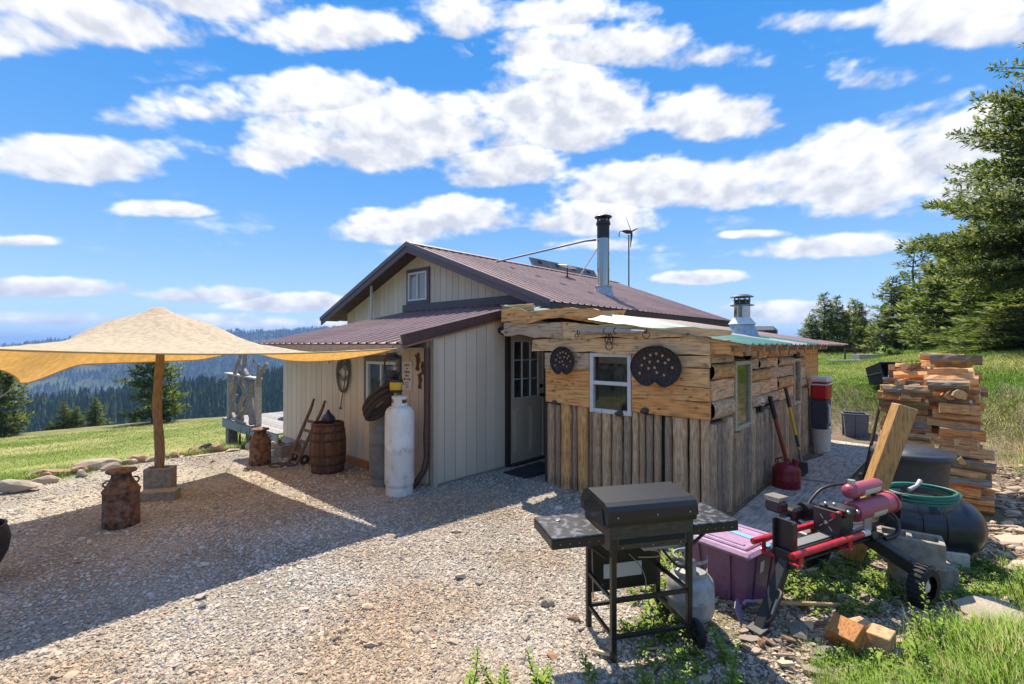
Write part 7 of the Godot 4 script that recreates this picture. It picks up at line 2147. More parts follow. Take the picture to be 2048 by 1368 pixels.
func make_grill() -> void:
	var t := thing("gas_grill", "old black gas grill with two side shelves seen from behind", "grill", Vector3(0.805, 0, -3.12), 0.2425)
	var blk := mat("grill_black", Color(0.016, 0.015, 0.014), 0.36, {"tex": "scuff", "scale": Vector3(2.2, 2.2, 2.2), "bump": "speck", "height": 0.05})
	var heat := mat("grill_scorched", Color(0.062, 0.052, 0.04), 0.5, {"tex": "blot", "scale": Vector3(3, 3, 3), "over": "grain", "over_scale": Vector3(0.6, 6, 6)})
	var shelf := mat("grill_shelf", Color(0.30, 0.31, 0.34), 0.45, {"tex": "worn", "scale": Vector3(1.6, 1.6, 1.6)})
	var b := MB.new()
	# legs
	for q in [[-0.255, 0.185, 0.0], [0.255, 0.185, 0.10], [-0.255, -0.185, 0.0], [0.255, -0.185, 0.10]]:
		b = MB.new()
		b.box(Vector3(q[0], (0.72 + q[2]) / 2, q[1]), Vector3(0.034, 0.72 - q[2], 0.034), 0.004)
		part("leg", b.mesh(), blk, t)
	b = MB.new()
	for y: float in [0.14, 0.36]:
		for s: float in [-1.0, 1.0]: b.box(Vector3(s * 0.255, y, 0), Vector3(0.022, 0.022, 0.34), 0.002)
	b.box(Vector3(0, 0.14, 0.185), Vector3(0.48, 0.022, 0.022), 0.002)
	b.box(Vector3(0, 0.36, 0.185), Vector3(0.48, 0.022, 0.022), 0.002)
	b.box(Vector3(0, 0.14, -0.185), Vector3(0.48, 0.022, 0.022), 0.002)
	part("cross_rail", b.mesh(), blk, t)
	part("front_panel", bx(Vector3(0.49, 0.38, 0.012), 0.002), blk, t, Vector3(0, 0.42, -0.175))
	b = MB.new()
	b.box(Vector3(-0.015, 0.36, -0.1665), Vector3(0.28, 0.095, 0.003))
	part("panel_label", b.mesh(), mat("label_paper"), t)
	b = MB.new()
	b.tube(smooth([Vector3(0.05, 0.66, 0.0), Vector3(0.03, 0.58, 0.03), Vector3(0.12, 0.56, 0.05), Vector3(0.13, 0.52, 0.04), Vector3(0.0, 0.52, 0.02)]), 0.004, 5)
	part("igniter_wire", b.mesh(), mat("sail_hem"), t)
	b = MB.new()
	b.tube(smooth([Vector3(0.02, 0.47, -0.15), Vector3(0.08, 0.4, -0.1), Vector3(0.1, 0.3, -0.06), Vector3(0.06, 0.17, -0.05)]), 0.004, 5)
	b.tube([Vector3(-0.24, 0.64, -0.17), Vector3(-0.235, 0.2, -0.16)], 0.005, 5)
	part("wire", b.mesh(), mat("bare_steel"), t)
	# firebox: open-sided trough seen from behind
	b = MB.new()
	var fb := PackedVector2Array([Vector2(-0.19, 0.80), Vector2(-0.19, 0.72), Vector2(-0.12, 0.645), Vector2(0.14, 0.645), Vector2(0.195, 0.66), Vector2(0.195, 0.80)])
	b.prism(fb, 0.56, Transform3D(Basis(Vector3(0, 0, 1), Vector3.UP, Vector3(-1, 0, 0)), Vector3(0.28, 0, 0)))
	part("firebox", b.mesh(), heat, t)
	for x: float in [-0.2, 0.0, 0.19]:
		b = MB.new()
		b.sphere(Vector3(x, 0.672, 0.197), Vector3(0.009, 0.009, 0.006), 8, 6)
		part("bolt", b.mesh(), mat("brass"), t)
	part("back_slot", bx(Vector3(0.44, 0.03, 0.004)), mat("seam_black", Color(0.008, 0.008, 0.008), 0.8), t, Vector3(0.0, 0.705, 0.197))
	# lid
	b = MB.new()
	var lid := PackedVector2Array([Vector2(-0.215, 0.79), Vector2(-0.22, 0.85), Vector2(-0.16, 0.925), Vector2(-0.09, 0.955), Vector2(0.16, 0.935), Vector2(0.195, 0.92), Vector2(0.215, 0.895), Vector2(0.22, 0.835), Vector2(0.205, 0.835), Vector2(0.2, 0.80)])
	b.prism(lid, 0.60, Transform3D(Basis(Vector3(0, 0, 1), Vector3.UP, Vector3(-1, 0, 0)), Vector3(0.30, 0, 0)))
	var l := part("lid", b.mesh(), blk, t)
	for s: float in [-1.0, 1.0]:
		b = MB.new()
		b.prism(PackedVector2Array([Vector2(-0.15, 0.80), Vector2(-0.15, 0.85), Vector2(-0.05, 0.915), Vector2(0.14, 0.885), Vector2(0.16, 0.80)]), 0.006, Transform3D(Basis(Vector3(0, 0, 1), Vector3.UP, Vector3(-1, 0, 0)), Vector3(s * 0.303 + 0.003, 0, 0)))
		part("end_panel", b.mesh(), mat("end_gloss", Color(0.012, 0.011, 0.01), 0.18), l)
	b = MB.new()
	b.tube([Vector3(-0.22, 0.86, -0.25), Vector3(0.22, 0.86, -0.25)], 0.016, 10)
	for s: float in [-0.18, 0.18]: b.box(Vector3(s, 0.86, -0.23), Vector3(0.02, 0.02, 0.05))
	part("handle", b.mesh(), blk, l)
	for x: float in [-0.24, 0.02, 0.24]:
		b = MB.new()
		b.sphere(Vector3(x, 0.86, 0.222), Vector3(0.006, 0.006, 0.005), 8, 6)
		part("bolt", b.mesh(), mat("zinc"), l)
	# shelves
	for s: float in [-1.0, 1.0]:
		b = MB.new()
		b.box(Vector3(s * 0.465, 0.748, -0.02), Vector3(0.33, 0.012, 0.37), 0.004)
		var sh := part("side_shelf", b.mesh(), shelf, t)
		b = MB.new()
		b.box(Vector3(s * 0.465, 0.715, 0.16), Vector3(0.33, 0.055, 0.012), 0.003)
		b.box(Vector3(s * 0.465, 0.715, -0.2), Vector3(0.33, 0.055, 0.012), 0.003)
		b.box(Vector3(s * 0.625, 0.715, -0.02), Vector3(0.012, 0.054, 0.35), 0.003)
		b.tube([Vector3(s * 0.28, 0.6, 0.14), Vector3(s * 0.42, 0.7, 0.14)], 0.01, 6)
		part("apron", b.mesh(), blk, sh)
		for k in 5:
			b = MB.new()
			b.sphere(Vector3(s * (0.34 + 0.06 * k), 0.715, 0.167), Vector3(0.004, 0.004, 0.003), 6, 4)
			part("rivet", b.mesh(), mat("zinc"), sh)
	b = MB.new()
	b.ring(Vector3(-0.5, 0.758, -0.1), Vector3.UP, 0.014, 0.003, 14, 5)
	b.tube([Vector3(-0.49, 0.758, -0.11), Vector3(-0.47, 0.758, -0.15)], 0.003, 5)
	part("pull_ring", b.mesh(), mat("zinc"), t)
	# drip pan under the box
	part("drip_pan", bx(Vector3(0.26, 0.03, 0.2), 0.008), mat("pan_steel", Color(0.3, 0.32, 0.35), 0.4, {"metal": 0.5}), t, Vector3(0.1, 0.622, 0.04))
	for s: float in [-1.0, 1.0]:
		b = MB.new()
		var wb := Basis(Vector3.BACK, PI / 2)
		b.lathe([Vector2(0.05, -0.018), Vector2(0.078, -0.02), Vector2(0.086, -0.012), Vector2(0.086, 0.012), Vector2(0.078, 0.02), Vector2(0.05, 0.018)], 28, Vector3.ZERO, wb)
		var w := part("wheel", b.mesh(), mat("tyre"), t, Vector3(0.305, 0.087, s * 0.185))
		b = MB.new()
		b.lathe([Vector2(0, -0.012), Vector2(0.02, -0.016), Vector2(0.02, 0.016), Vector2(0, 0.02)], 14, Vector3.ZERO, wb)
		for k in 6: b.box(Vector3(0, sin(k * 1.047) * 0.035, cos(k * 1.047) * 0.035), Vector3(0.014, 0.012, 0.05), 0.0, Basis(Vector3.RIGHT, -k * 1.047))
		part("spokes", b.mesh(), mat("black_plastic"), w)
# ---------------------------------------------------------------- trees and plants
func needles(b: MB, g: RandomNumberGenerator, p: Vector3, dir: Vector3, out: Vector3, size: float, col: Color, n: int) -> void:
	b.col = col
	var s := dir.cross(Vector3.UP).normalized()
	if s.length() < 0.1: s = Vector3.RIGHT
	var u := s.cross(dir)
	for k in n:
		var an := g.randf() * TAU
		var d := (dir * g.randf_range(0.35, 1.0) + s * cos(an) * 0.75 + u * (sin(an) * 0.6 + 0.15)).normalized() * size * g.randf_range(0.7, 1.25)
		var w := d.cross(Vector3(g.randf_range(-1, 1), g.randf_range(-1, 1), g.randf_range(-1, 1))).normalized() * size * g.randf_range(0.09, 0.16)
		var nn := (out * 0.6 + d.normalized() * 0.4 + Vector3.UP * 0.35).normalized()
		b.tri(p - w * 0.4, p + d * 0.55 + w, p + d, nn, nn, nn)
		b.tri(p + w * 0.2, p + d * 0.6 - w * 0.8, p + d, nn, nn, nn)

# an evergreen: tapered trunk, limbs in loose whorls, needle sprays along each limb
func conifer(sd: int, H: float, R: float, start: float, whorl: float, limbs: int, spray: float, bushy := 1.0, ragged := 0.35) -> Array:
	var g := RandomNumberGenerator.new()
	g.seed = sd
	var tb := MB.new()
	var pts := []
	var rr := []
	for k in 9:
		var t := k / 8.0
		pts.append(Vector3(0.06 * sin(k * 1.1 + sd) * t, H * 0.97 * t - 0.15 * (1.0 - t), 0.06 * cos(k * 1.7 + sd) * t))
		rr.append(maxf(0.015, H * 0.02 * (1.0 - t * 0.93)))
	tb.tube(pts, rr, 8)
	var cb := MB.new()
	var y := H * start
	while y < H * 0.985:
		var t := (y - H * start) / (H * (1.0 - start))
		var prof := pow(1.0 - t, 0.75) * (0.55 + 0.45 * smoothstep(0.0, 0.16, t))
		for k in limbs:
			var an := g.randf() * TAU
			var L := R * prof * g.randf_range(1.0 - ragged, 1.0 + ragged * 0.4) + 0.06 * R
			var lift := lerpf(-0.12, 0.75, t) + g.randf_range(-0.16, 0.16)
			var dir := Vector3(cos(an), lift, sin(an)).normalized()
			var base := Vector3(0, y + g.randf_range(-0.5, 0.5) * whorl, 0)
			var tip := base + dir * L + Vector3.DOWN * L * 0.08
			tb.tube([base, base.lerp(tip, 0.5) + Vector3.DOWN * L * 0.04, tip], [H * 0.0035 + 0.006, H * 0.0022 + 0.004, 0.004], 4, false)
			var m := int(maxf(2.0, L / (spray * 0.62)))
			for j in m:
				var u := (j + 0.6) / m
				if u < 0.22 and g.randf() < 0.6: continue
				var w := L * 0.34 * sin(PI * clampf(u * 0.85 + 0.12, 0, 1)) * bushy
				var reps := int(1.0 + w / (spray * 0.55))
				for q in reps:
					var side := Vector3(-sin(an), 0, cos(an)) * g.randf_range(-1, 1) * w
					var p := base.lerp(tip, u) + Vector3.DOWN * L * 0.16 * u * (1.0 - u) + side + Vector3(0, g.randf_range(-0.3, 0.45) * spray - side.length() * 0.12, 0)
					var v := g.randf()
					var col := Color(0.085, 0.125, 0.03).lerp(Color(0.29, 0.32, 0.065), v * v * 0.9)
					needles(cb, g, p, (dir + side.normalized() * 0.6 * signf(w)).normalized(), Vector3(cos(an), 0.3, sin(an)), spray, col, 5)
		y += whorl
	needles(cb, g, Vector3(0, H * 0.97, 0), Vector3.UP, Vector3.UP, spray * 0.8, Color(0.06, 0.09, 0.03), 6)
	return [tb.mesh(), cb.mesh()]

func bush_mesh(sd: int, n: int, leaf: float) -> ArrayMesh:
	var g := RandomNumberGenerator.new()
	g.seed = sd
	var b := MB.new()
	var f := noise(0.9, 2, sd)
	for k in n:
		var d := Vector3(g.randfn(), absf(g.randfn()) * 0.9 - 0.1, g.randfn()).normalized()
		var r := pow(g.randf(), 0.45) * (0.8 + 0.45 * f.get_noise_3dv(d * 1.6))
		var p := d * r + Vector3(0, 0.35, 0)
		var v := g.randf()
		b.col = Color(0.075, 0.15, 0.018).lerp(Color(0.19, 0.26, 0.035), v)
		var a := Vector3(g.randfn(), g.randfn(), g.randfn()).normalized() * leaf
		var c := a.cross(d).normalized() * leaf * 0.5
		var nn := (d + Vector3.UP * 0.4).normalized()
		b.tri(p - a * 0.5, p + c, p + a * 0.7, nn, nn, nn)
		b.tri(p - a * 0.5, p - c, p + a * 0.7, nn, nn, nn)
	return b.mesh()

func plant_tree(m: Array, at: Vector3, s: Vector3, turn: float, called: String, label: String, group := "") -> void:
	var t := thing(called, label, "tree", at, turn, group)
	part("trunk", m[0], mat("tree_bark", Color(0.13, 0.10, 0.075), 0.9, {"tex": "bark", "scale": Vector3(3, 0.8, 3)}), t)
	part("crown", m[1], mat("needles", Color(1, 1, 1), 0.65, {"vc": true, "back": Color(0.7, 0.8, 0.3), "spec": 0.35}), t)
	t.scale = s

func grass_tuft(sd: int, blades: int, h: float, spread: float, lean: float, width: float) -> ArrayMesh:
	var g := RandomNumberGenerator.new()
	g.seed = sd
	var b := MB.new()
	for k in blades:
		var an := g.randf() * TAU
		var o := Vector3(cos(an), 0, sin(an))
		var root := o * spread * sqrt(g.randf())
		var hh := h * g.randf_range(0.5, 1.0)
		var ln := g.randf_range(0.25, 1.0) * lean
		var a2 := an + g.randf_range(-1.2, 1.2)
		var d := Vector3(cos(a2), 0, sin(a2))
		var sd2 := Vector3(-sin(a2), 0, cos(a2)) * width * g.randf_range(0.6, 1.1)
		var m1 := root + Vector3.UP * hh * 0.55 + d * hh * ln * 0.25
		var tp := root + Vector3.UP * hh * (1.0 - 0.25 * ln) + d * hh * ln * 0.8
		var nn := (Vector3.UP * 0.8 + d * 0.3).normalized()
		var v := g.randf_range(0.75, 1.15)
		b.col = Color(v, v, v * g.randf_range(0.8, 1.1))
		b.tri(root - sd2, root + sd2, m1 + sd2 * 0.8, nn, nn, nn)
		b.tri(root - sd2, m1 + sd2 * 0.8, m1 - sd2 * 0.8, nn, nn, nn)
		b.tri(m1 - sd2 * 0.8, m1 + sd2 * 0.8, tp, nn, nn, nn)
	return b.mesh()

func leafy_weed(sd: int, h: float, leaves: int) -> ArrayMesh:
	var g := RandomNumberGenerator.new()
	g.seed = sd
	var b := MB.new()
	b.col = Color(0.13, 0.17, 0.04)
	var top := Vector3(g.randf_range(-0.1, 0.1), h, g.randf_range(-0.1, 0.1))
	b.tube([Vector3.ZERO, top * 0.5 + Vector3(0.01, 0, 0), top], [0.004, 0.003, 0.002], 4)
	for k in leaves:
		var t := (k + 0.5) / leaves
		var an := k * 2.4 + g.randf() * 0.5
		var p := top * t
		var L := lerpf(0.075, 0.025, t) * g.randf_range(0.8, 1.2)
		var d := Vector3(cos(an), g.randf_range(0.3, 0.9), sin(an)).normalized()
		var s := d.cross(Vector3.UP).normalized() * L * 0.22
		var v := g.randf()
		b.col = Color(0.10, 0.19, 0.025).lerp(Color(0.26, 0.33, 0.05), v)
		var m := p + d * L * 0.55 + Vector3.UP * 0.004
		var e := p + d * L + Vector3.DOWN * L * 0.2
		var nn := (Vector3.UP + d * 0.3).normalized()
		b.tri(p, m + s, m, nn, nn, nn)
		b.tri(p, m - s, m, nn, nn, nn)
		b.tri(m, m + s, e, nn, nn, nn)
		b.tri(m, m - s, e, nn, nn, nn)
	for k in 7:   # pale flower buds
		var p := top + Vector3(g.randf_range(-0.014, 0.014), g.randf_range(-0.05, 0.012), g.randf_range(-0.014, 0.014))
		b.col = Color(0.5, 0.5, 0.28)
		b.sphere(p, Vector3.ONE * 0.005, 5, 3)
	return b.mesh()

func make_trees() -> void:
	# the tall spruce at the right edge
	var big := conifer(7, 9.8, 3.7, 0.24, 0.15, 5, 0.17, 1.0, 0.5)
	plant_tree(big, Vector3(15.4, land(15.4, -13.2) - 0.1, -13.2), Vector3.ONE, 0.6, "spruce_tree", "tall dense spruce filling the right edge of the picture")
	var kinds := [conifer(21, 6.0, 1.7, 0.08, 0.2, 4, 0.26, 1.1, 0.45), conifer(22, 6.0, 1.3, 0.12, 0.22, 4, 0.25, 1.0, 0.5), conifer(23, 6.0, 1.9, 0.05, 0.19, 4, 0.27, 1.2, 0.4), conifer(24, 6.0, 1.25, 0.42, 0.3, 3, 0.27, 0.8, 0.6)]
	# x, z, height, girth, kind, words
	var spots := [
		[23.3, -36.0, 4.6, 1.0, 0, "dark fir at the left end of the tree line, right of the shed roof"], [27.4, -38.0, 4.0, 0.95, 1, "slim fir second from the left end of the tree line"], [30.2, -42.0, 3.6, 0.9, 2, "low fir third from the left in the tree line"], [29.0, -37.5, 4.0, 1.0, 1, "fir behind the bright green bush"],
		[27.2, -34.5, 5.4, 1.0, 2, "bushy fir rising right of the bright green bush"], [27.5, -33.0, 7.4, 0.85, 3, "open-crowned pine standing above the tree line"], [27.0, -30.5, 5.4, 1.05, 0, "full fir right of the open-crowned pine"], [25.4, -28.0, 6.4, 1.0, 1, "narrow fir left of the tall spruce's lowest limbs"],
		[22.0, -24.0, 5.6, 1.15, 2, "broad fir behind the woodpile, left of the tall spruce"], [21.2, -21.5, 5.0, 1.1, 0, "fir in the shade under the tall spruce"], [21.4, -20.2, 5.6, 1.0, 2, "fir at the right edge behind the tall spruce"], [24.0, -22.6, 6.8, 1.1, 1, "fir seen through the tall spruce's lower limbs"], [25.5, -25.0, 6.0, 1.2, 0, "fir far back between the tree line and the tall spruce"],
		[30.5, -34.0, 5.5, 1.2, 2, "fir filling the tree line behind the open-crowned pine"], [31.0, -31.5, 6.0, 1.1, 0, "fir filling the back of the tree line at the right"],
		[21.6, -34.8, 3.0, 1.1, 2, "short fir leaning out at the left end of the tree line"], [25.6, -38.0, 4.6, 0.9, 0, "fir between the first and second of the tree line"], [28.4, -40.0, 4.6, 1.0, 2, "fir at the back behind the bright green bush"], [29.4, -36.2, 5.2, 1.0, 1, "fir just left of the open-crowned pine"], [24.2, -26.2, 4.2, 1.2, 2, "low broad fir on the slope before the open-crowned pine"], [20.0, -21.8, 4.4, 1.3, 2, "low broad fir above the woodpile"], [18.6, -18.8, 4.2, 1.2, 0, "fir low under the tall spruce at the right edge"], [23.6, -23.6, 7.0, 1.1, 2, "tall fir just left of the tall spruce"],
	]
	for q in spots:
		plant_tree(kinds[q[4]], Vector3(q[0], land(q[0], q[1]) - 0.1, q[1]), Vector3(q[3] * q[2] / 4.2, q[2] / 6.0, q[3] * q[2] / 4.2), q[0] * 3.0, "fir_tree", q[5], "trees right of the cabin")
	for q in [[17.2, -16.5, 1.0, 1.6, "low spreading juniper on the grass slope above the woodpile"], [15.0, -14.2, 0.75, 1.5, "low juniper under the tall spruce's limbs"], [19.6, -18.0, 1.3, 1.4, "rounded juniper right of the tree line"]]:
		plant_tree(kinds[2], Vector3(q[0], land(q[0], q[1]) - 0.3, q[1]), Vector3(q[3] * 0.8, q[2] / 3.0, q[3] * 0.8), q[0], "juniper_bush", q[4], "trees right of the cabin")
	var leafmat := mat("leaves", Color(1, 1, 1), 0.6, {"vc": true, "back": Color(0.55, 0.7, 0.2), "spec": 0.35})
	var bm := bush_mesh(3, 1500, 0.17)
	var p := Vector3(17.6, 0, -22.6)
	var o := solo("leafy_bush", bm, leafmat, "bright green leafy bush before the dark trees on the right", "bush", Vector3(p.x, land(p.x, p.z), p.z))
	o.scale = Vector3(0.62, 0.55, 0.62)
	# the meadow's edge on the left
	var wide := conifer(31, 6.2, 2.5, 0.06, 0.26, 5, 0.3, 1.0, 0.5)
	plant_tree(wide, Vector3(-24.5, land(-24.5, -33.0) - 0.1, -33.0), Vector3.ONE, 0.4, "spruce_tree", "dark spreading spruce behind the sail post at the meadow's edge")
	plant_tree(kinds[2], Vector3(-29.8, land(-29.8, -28.0) - 0.1, -28.0), Vector3(0.95, 0.85, 0.95), 1.4, "spruce_tree", "spruce cut off by the left edge of the picture")
	for q in [[-34.0, -35.5, 0.5, "small dark bush left of the young firs at the meadow's edge"], [-33.4, -36.0, 1.1, "young fir second from the left at the meadow's edge"], [-32.6, -36.2, 0.9, "pale young fir in the middle at the meadow's edge"], [-31.4, -36.4, 1.1, "bushy young fir left of the spreading spruce"], [-28.6, -36.6, 0.5, "tiny shrub left of the spreading spruce's foot"]]:
		plant_tree(kinds[0], Vector3(q[0], land(q[0], q[1]) - 0.1, q[1]), Vector3(q[2] * 0.55, q[2] * 0.36, q[2] * 0.55), q[0] * 2.0, "young_fir", q[3], "young firs at the meadow's edge")
	# trees behind the photographer, which the window panes mirror
	for k in 9:
		var an := -1.75 + 0.17 * k
		var r := 17.0 + 2.0 * sin(k * 2.3)
		plant_tree(kinds[k % 3], Vector3(sin(an) * r - 2.0, land(sin(an) * r - 2.0, cos(an) * r) - 0.1, cos(an) * r), Vector3.ONE * (1.5 + 0.3 * sin(k * 1.9)), k, "fir_tree", "%s fir from the left behind the viewer, mirrored in the panes" % ["first", "second", "third", "fourth", "fifth", "sixth", "seventh", "eighth", "ninth"][k], "trees behind the viewer")

func far_tree(sd: int) -> ArrayMesh:
	var g := RandomNumberGenerator.new()
	g.seed = sd
	var b := MB.new()
	for tier in 6:
		var y := 0.08 + tier * 0.15
		var r := (0.22 - 0.032 * tier) * g.randf_range(0.85, 1.15)
		for k in 7:
			var a0 := TAU * k / 7 + g.randf_range(-0.2, 0.2)
			var v := g.randf_range(0.7, 1.25)
			b.col = Color(v, v, v)
			var p := Vector3(cos(a0) * r, y + g.randf_range(-0.03, 0.03), sin(a0) * r)
			var q := Vector3(cos(a0 + 0.75) * r * 0.8, y + g.randf_range(-0.01, 0.05), sin(a0 + 0.75) * r * 0.8)
			b.facet(p, q, Vector3(0, y + 0.25, 0), p + q)
	return b.mesh()

func make_forest() -> void:
	rng.seed = 31
	var ms := [far_tree(1), far_tree(2), far_tree(3)]
	var at := [[], [], []]
	var tint := [[], [], []]
	var at2 := [[], [], []]
	var tint2 := [[], [], []]
	for k in 46000:
		var az := rng.randf_range(-0.92, -0.1)
		var near := k < 13000
		var r := rng.randf_range(150.0, 520.0) if near else rng.randf_range(1100.0, 2750.0)
		var x := sin(az) * r
		var z := -cos(az) * r
		var gap := land_noise.get_noise_2d(x * (0.9 if near else 0.35), z * (0.9 if near else 0.35))
		if gap > 0.16 and rng.randf() < 0.8: continue
		var s := rng.randf_range(4.0, 11.5) * (1.0 if near else 1.5)
		var tr := Transform3D(Basis(Vector3.UP, rng.randf() * TAU).scaled(Vector3(s * rng.randf_range(1.0, 1.5), s, s * rng.randf_range(1.0, 1.5))), Vector3(x, land(x, z) - 0.3, z))
		var v := rng.randf_range(0.7, 1.3)
		var c := Color(0.052 * v, 0.088 * v, 0.03 * v)
		if rng.randf() < 0.16: c = Color(0.12, 0.17, 0.05)
		if near:
			at[k % 3].append(tr)
			tint[k % 3].append(c)
		else:
			at2[k % 3].append(tr)
			tint2[k % 3].append(c)
	var m := mat("far_needles", Color(1, 1, 1), 0.8, {"vc": true, "back": Color(0.3, 0.36, 0.15)})
	scatter("hillside_forest", ms, m, at, tint, "dark conifer forest covering the hill across the valley", "forest")
	scatter("mountain_forest", ms, m, at2, tint2, "distant blue conifer forest on the mountain beyond", "forest")

func blocked(x: float, z: float) -> bool:
	var h := hf(Vector3(x, 0, z))
	if h.x > 3.2 and h.x < 4.25 and h.z < -1.0 and h.z > -7.2: return true
	if h.x > 4.3 and h.x < 5.5 and h.z < -3.2 and h.z > -6.0: return true
	return false

func make_grass() -> void:
	rng.seed = 47
	var gm := mat("grass_blades", Color(1, 1, 1), 0.7, {"vc": true, "back": Color(0.5, 0.6, 0.2), "spec": 0.3})
	# meadow
	var ms := [grass_tuft(1, 12, 0.16, 0.09, 0.8, 0.0035), grass_tuft(2, 12, 0.13, 0.1, 1.1, 0.004), grass_tuft(3, 9, 0.2, 0.08, 0.7, 0.003)]
	var at := [[], [], []]
	var tint := [[], [], []]
	for k in 120000:
		var az := rng.randf_range(-0.9, -0.36)
		var r := 6.0 / (1.0 - rng.randf() * 0.84)
		var x := sin(az) * r
		var z := -cos(az) * r
		if in_gravel(x, z) > -0.1 + rng.randf_range(-0.25, 0.1) or not footprint_free(x, z): continue
		var s := rng.randf_range(0.5, 1.0) * (0.7 + r * 0.03)
		var n1 := land_noise.get_noise_2d(x * 14.0, z * 14.0) + land_noise.get_noise_2d(x * 60.0, z * 60.0) * 0.5
		var c := Color(0.175, 0.255, 0.048).lerp(Color(0.44, 0.41, 0.20), clampf(0.38 + n1 * 1.6 + rng.randf_range(-0.25, 0.25), 0.0, 1.0))
		at[k % 3].append(Transform3D(Basis(Vector3.UP, rng.randf() * TAU).scaled(Vector3(s * 1.2, s, s * 1.2)), Vector3(x, land(x, z) - 0.01, z)))
		tint[k % 3].append(c)
	scatter("meadow_grass", ms, gm, at, tint, "sunlit meadow grass left of the yard", "grass")
	# bank and slope on the right
	at = [[], [], []]
	tint = [[], [], []]
	for k in 85000:
		var az := rng.randf_range(0.42, 0.9)
		var r := 6.0 / (1.0 - rng.randf() * 0.86)
		var x := sin(az) * r
		var z := -cos(az) * r
		var b := behind_bank(x, z) + rng.randf_range(-0.5, 0.3)
		if b < 0.2: continue
		if b < 1.2 and rng.randf() < 0.2: continue
		var s := rng.randf_range(0.5, 1.0) * (0.7 + r * 0.025)
		var n1 := land_noise.get_noise_2d(x * 20.0, z * 20.0)
		var c := Color(0.135, 0.25, 0.035).lerp(Color(0.36, 0.37, 0.15), clampf(0.24 + n1 * 1.6 + rng.randf_range(-0.3, 0.3), 0.0, 1.0))
		at[k % 3].append(Transform3D(Basis(Vector3.UP, rng.randf() * TAU).scaled(Vector3(s, s * 1.25, s)), Vector3(x, land(x, z) - 0.02, z)))
		tint[k % 3].append(c)
	scatter("bank_grass", ms, gm, at, tint, "long grass on the bank and slope behind the woodpile", "grass")
	# dry roots and straw hanging over the cut bank
	at = [[], []]
	tint = [[], []]
	var straw := [grass_tuft(11, 14, 0.5, 0.12, 1.6, 0.0035), grass_tuft(12, 14, 0.42, 0.14, 1.9, 0.003)]
	for k in 1500:
		var az := rng.randf_range(0.60, 0.9)
		var r := rng.randf_range(7.0, 12.5)
		var x := sin(az) * r
		var z := -cos(az) * r
		var b := behind_bank(x, z)
		if b < 0.45 or b > 1.25: continue
		var s := rng.randf_range(0.5, 1.1)
		var v := rng.randf_range(0.7, 1.1)
		var fall := Basis(Vector3(0.7, 0, -0.6).normalized(), rng.randf_range(0.3, 1.3))
		at[k % 2].append(Transform3D(fall * Basis(Vector3.UP, rng.randf() * TAU).scaled(Vector3.ONE * s), Vector3(x, land(x, z), z)))
		tint[k % 2].append(Color(0.42 * v, 0.36 * v, 0.29 * v))
	scatter("dry_roots", straw, gm, at, tint, "pale dry roots and straw hanging over the cut bank", "roots")
	# tall grass in the near right corner, thinning out towards the grill
	var tall := [grass_tuft(21, 14, 0.34, 0.07, 0.75, 0.0032), grass_tuft(22, 12, 0.30, 0.08, 1.0, 0.0036), grass_tuft(23, 9, 0.42, 0.05, 0.6, 0.0026)]
	at = [[], [], []]
	tint = [[], [], []]
	for k in 12000:
		var x := rng.randf_range(0.1, 4.6)
		var z := rng.randf_range(-4.3, -1.9)
		var edge := -2.62 - maxf(0.0, x - 1.75) * 0.50 + 0.12 * sin(x * 6.0)
		var d := z - edge
		if x < 1.7:
			if d < 0.0 or rng.randf() > 0.1 + 0.15 * d + x * 0.12: continue
		elif d < 0.0 and rng.randf() > exp(d * 9.0): continue
		if x > 2.6 and z < -3.2 and x < 3.4: continue
		var s := rng.randf_range(0.45, 1.0) * (0.55 + 0.45 * smoothstep(0.0, 0.5, d)) * (0.8 if x < 2.4 else 1.0)
		var c := Color(0.11, 0.24, 0.022).lerp(Color(0.26, 0.36, 0.065), rng.randf())
		if rng.randf() < 0.14: c = Color(0.40, 0.37, 0.20)
		at[k % 3].append(Transform3D(Basis(Vector3.UP, rng.randf() * TAU).scaled(Vector3(s, s, s)), Vector3(x, land(x, z) - 0.01, z)))
		tint[k % 3].append(c)
	scatter("tall_grass", tall, gm, at, tint, "tall sunlit grass in the near right corner", "grass")
	# low weeds over the chips round the splitter and the grill
	var low := [leafy_weed(1, 0.05, 9), leafy_weed(2, 0.08, 11), leafy_weed(3, 0.035, 8)]
	at = [[], [], []]
	tint = [[], [], []]
	for k in 5200:
		var x := rng.randf_range(0.5, 4.4)
		var z := rng.randf_range(-4.6, -2.3)
		var n1 := land_noise.get_noise_2d(x * 60.0 + 9.0, z * 60.0)
		var want := n1 - 0.02
		if x > 2.1 and x < 3.0 and z < -3.35 and z > -4.1: want += 0.35
		if x < 1.0: want -= 0.12
		if rng.randf() * 0.35 > want or blocked(x, z): continue
		var s := rng.randf_range(0.5, 1.25)
		at[k % 3].append(Transform3D(Basis(Vector3.UP, rng.randf() * TAU).scaled(Vector3.ONE * s), Vector3(x, land(x, z) - 0.005, z)))
		tint[k % 3].append(Color(1, 1, 1) * rng.randf_range(0.75, 1.1))
	scatter("low_weeds", low, gm, at, tint, "low leafy weeds growing between the wood chips", "weeds")
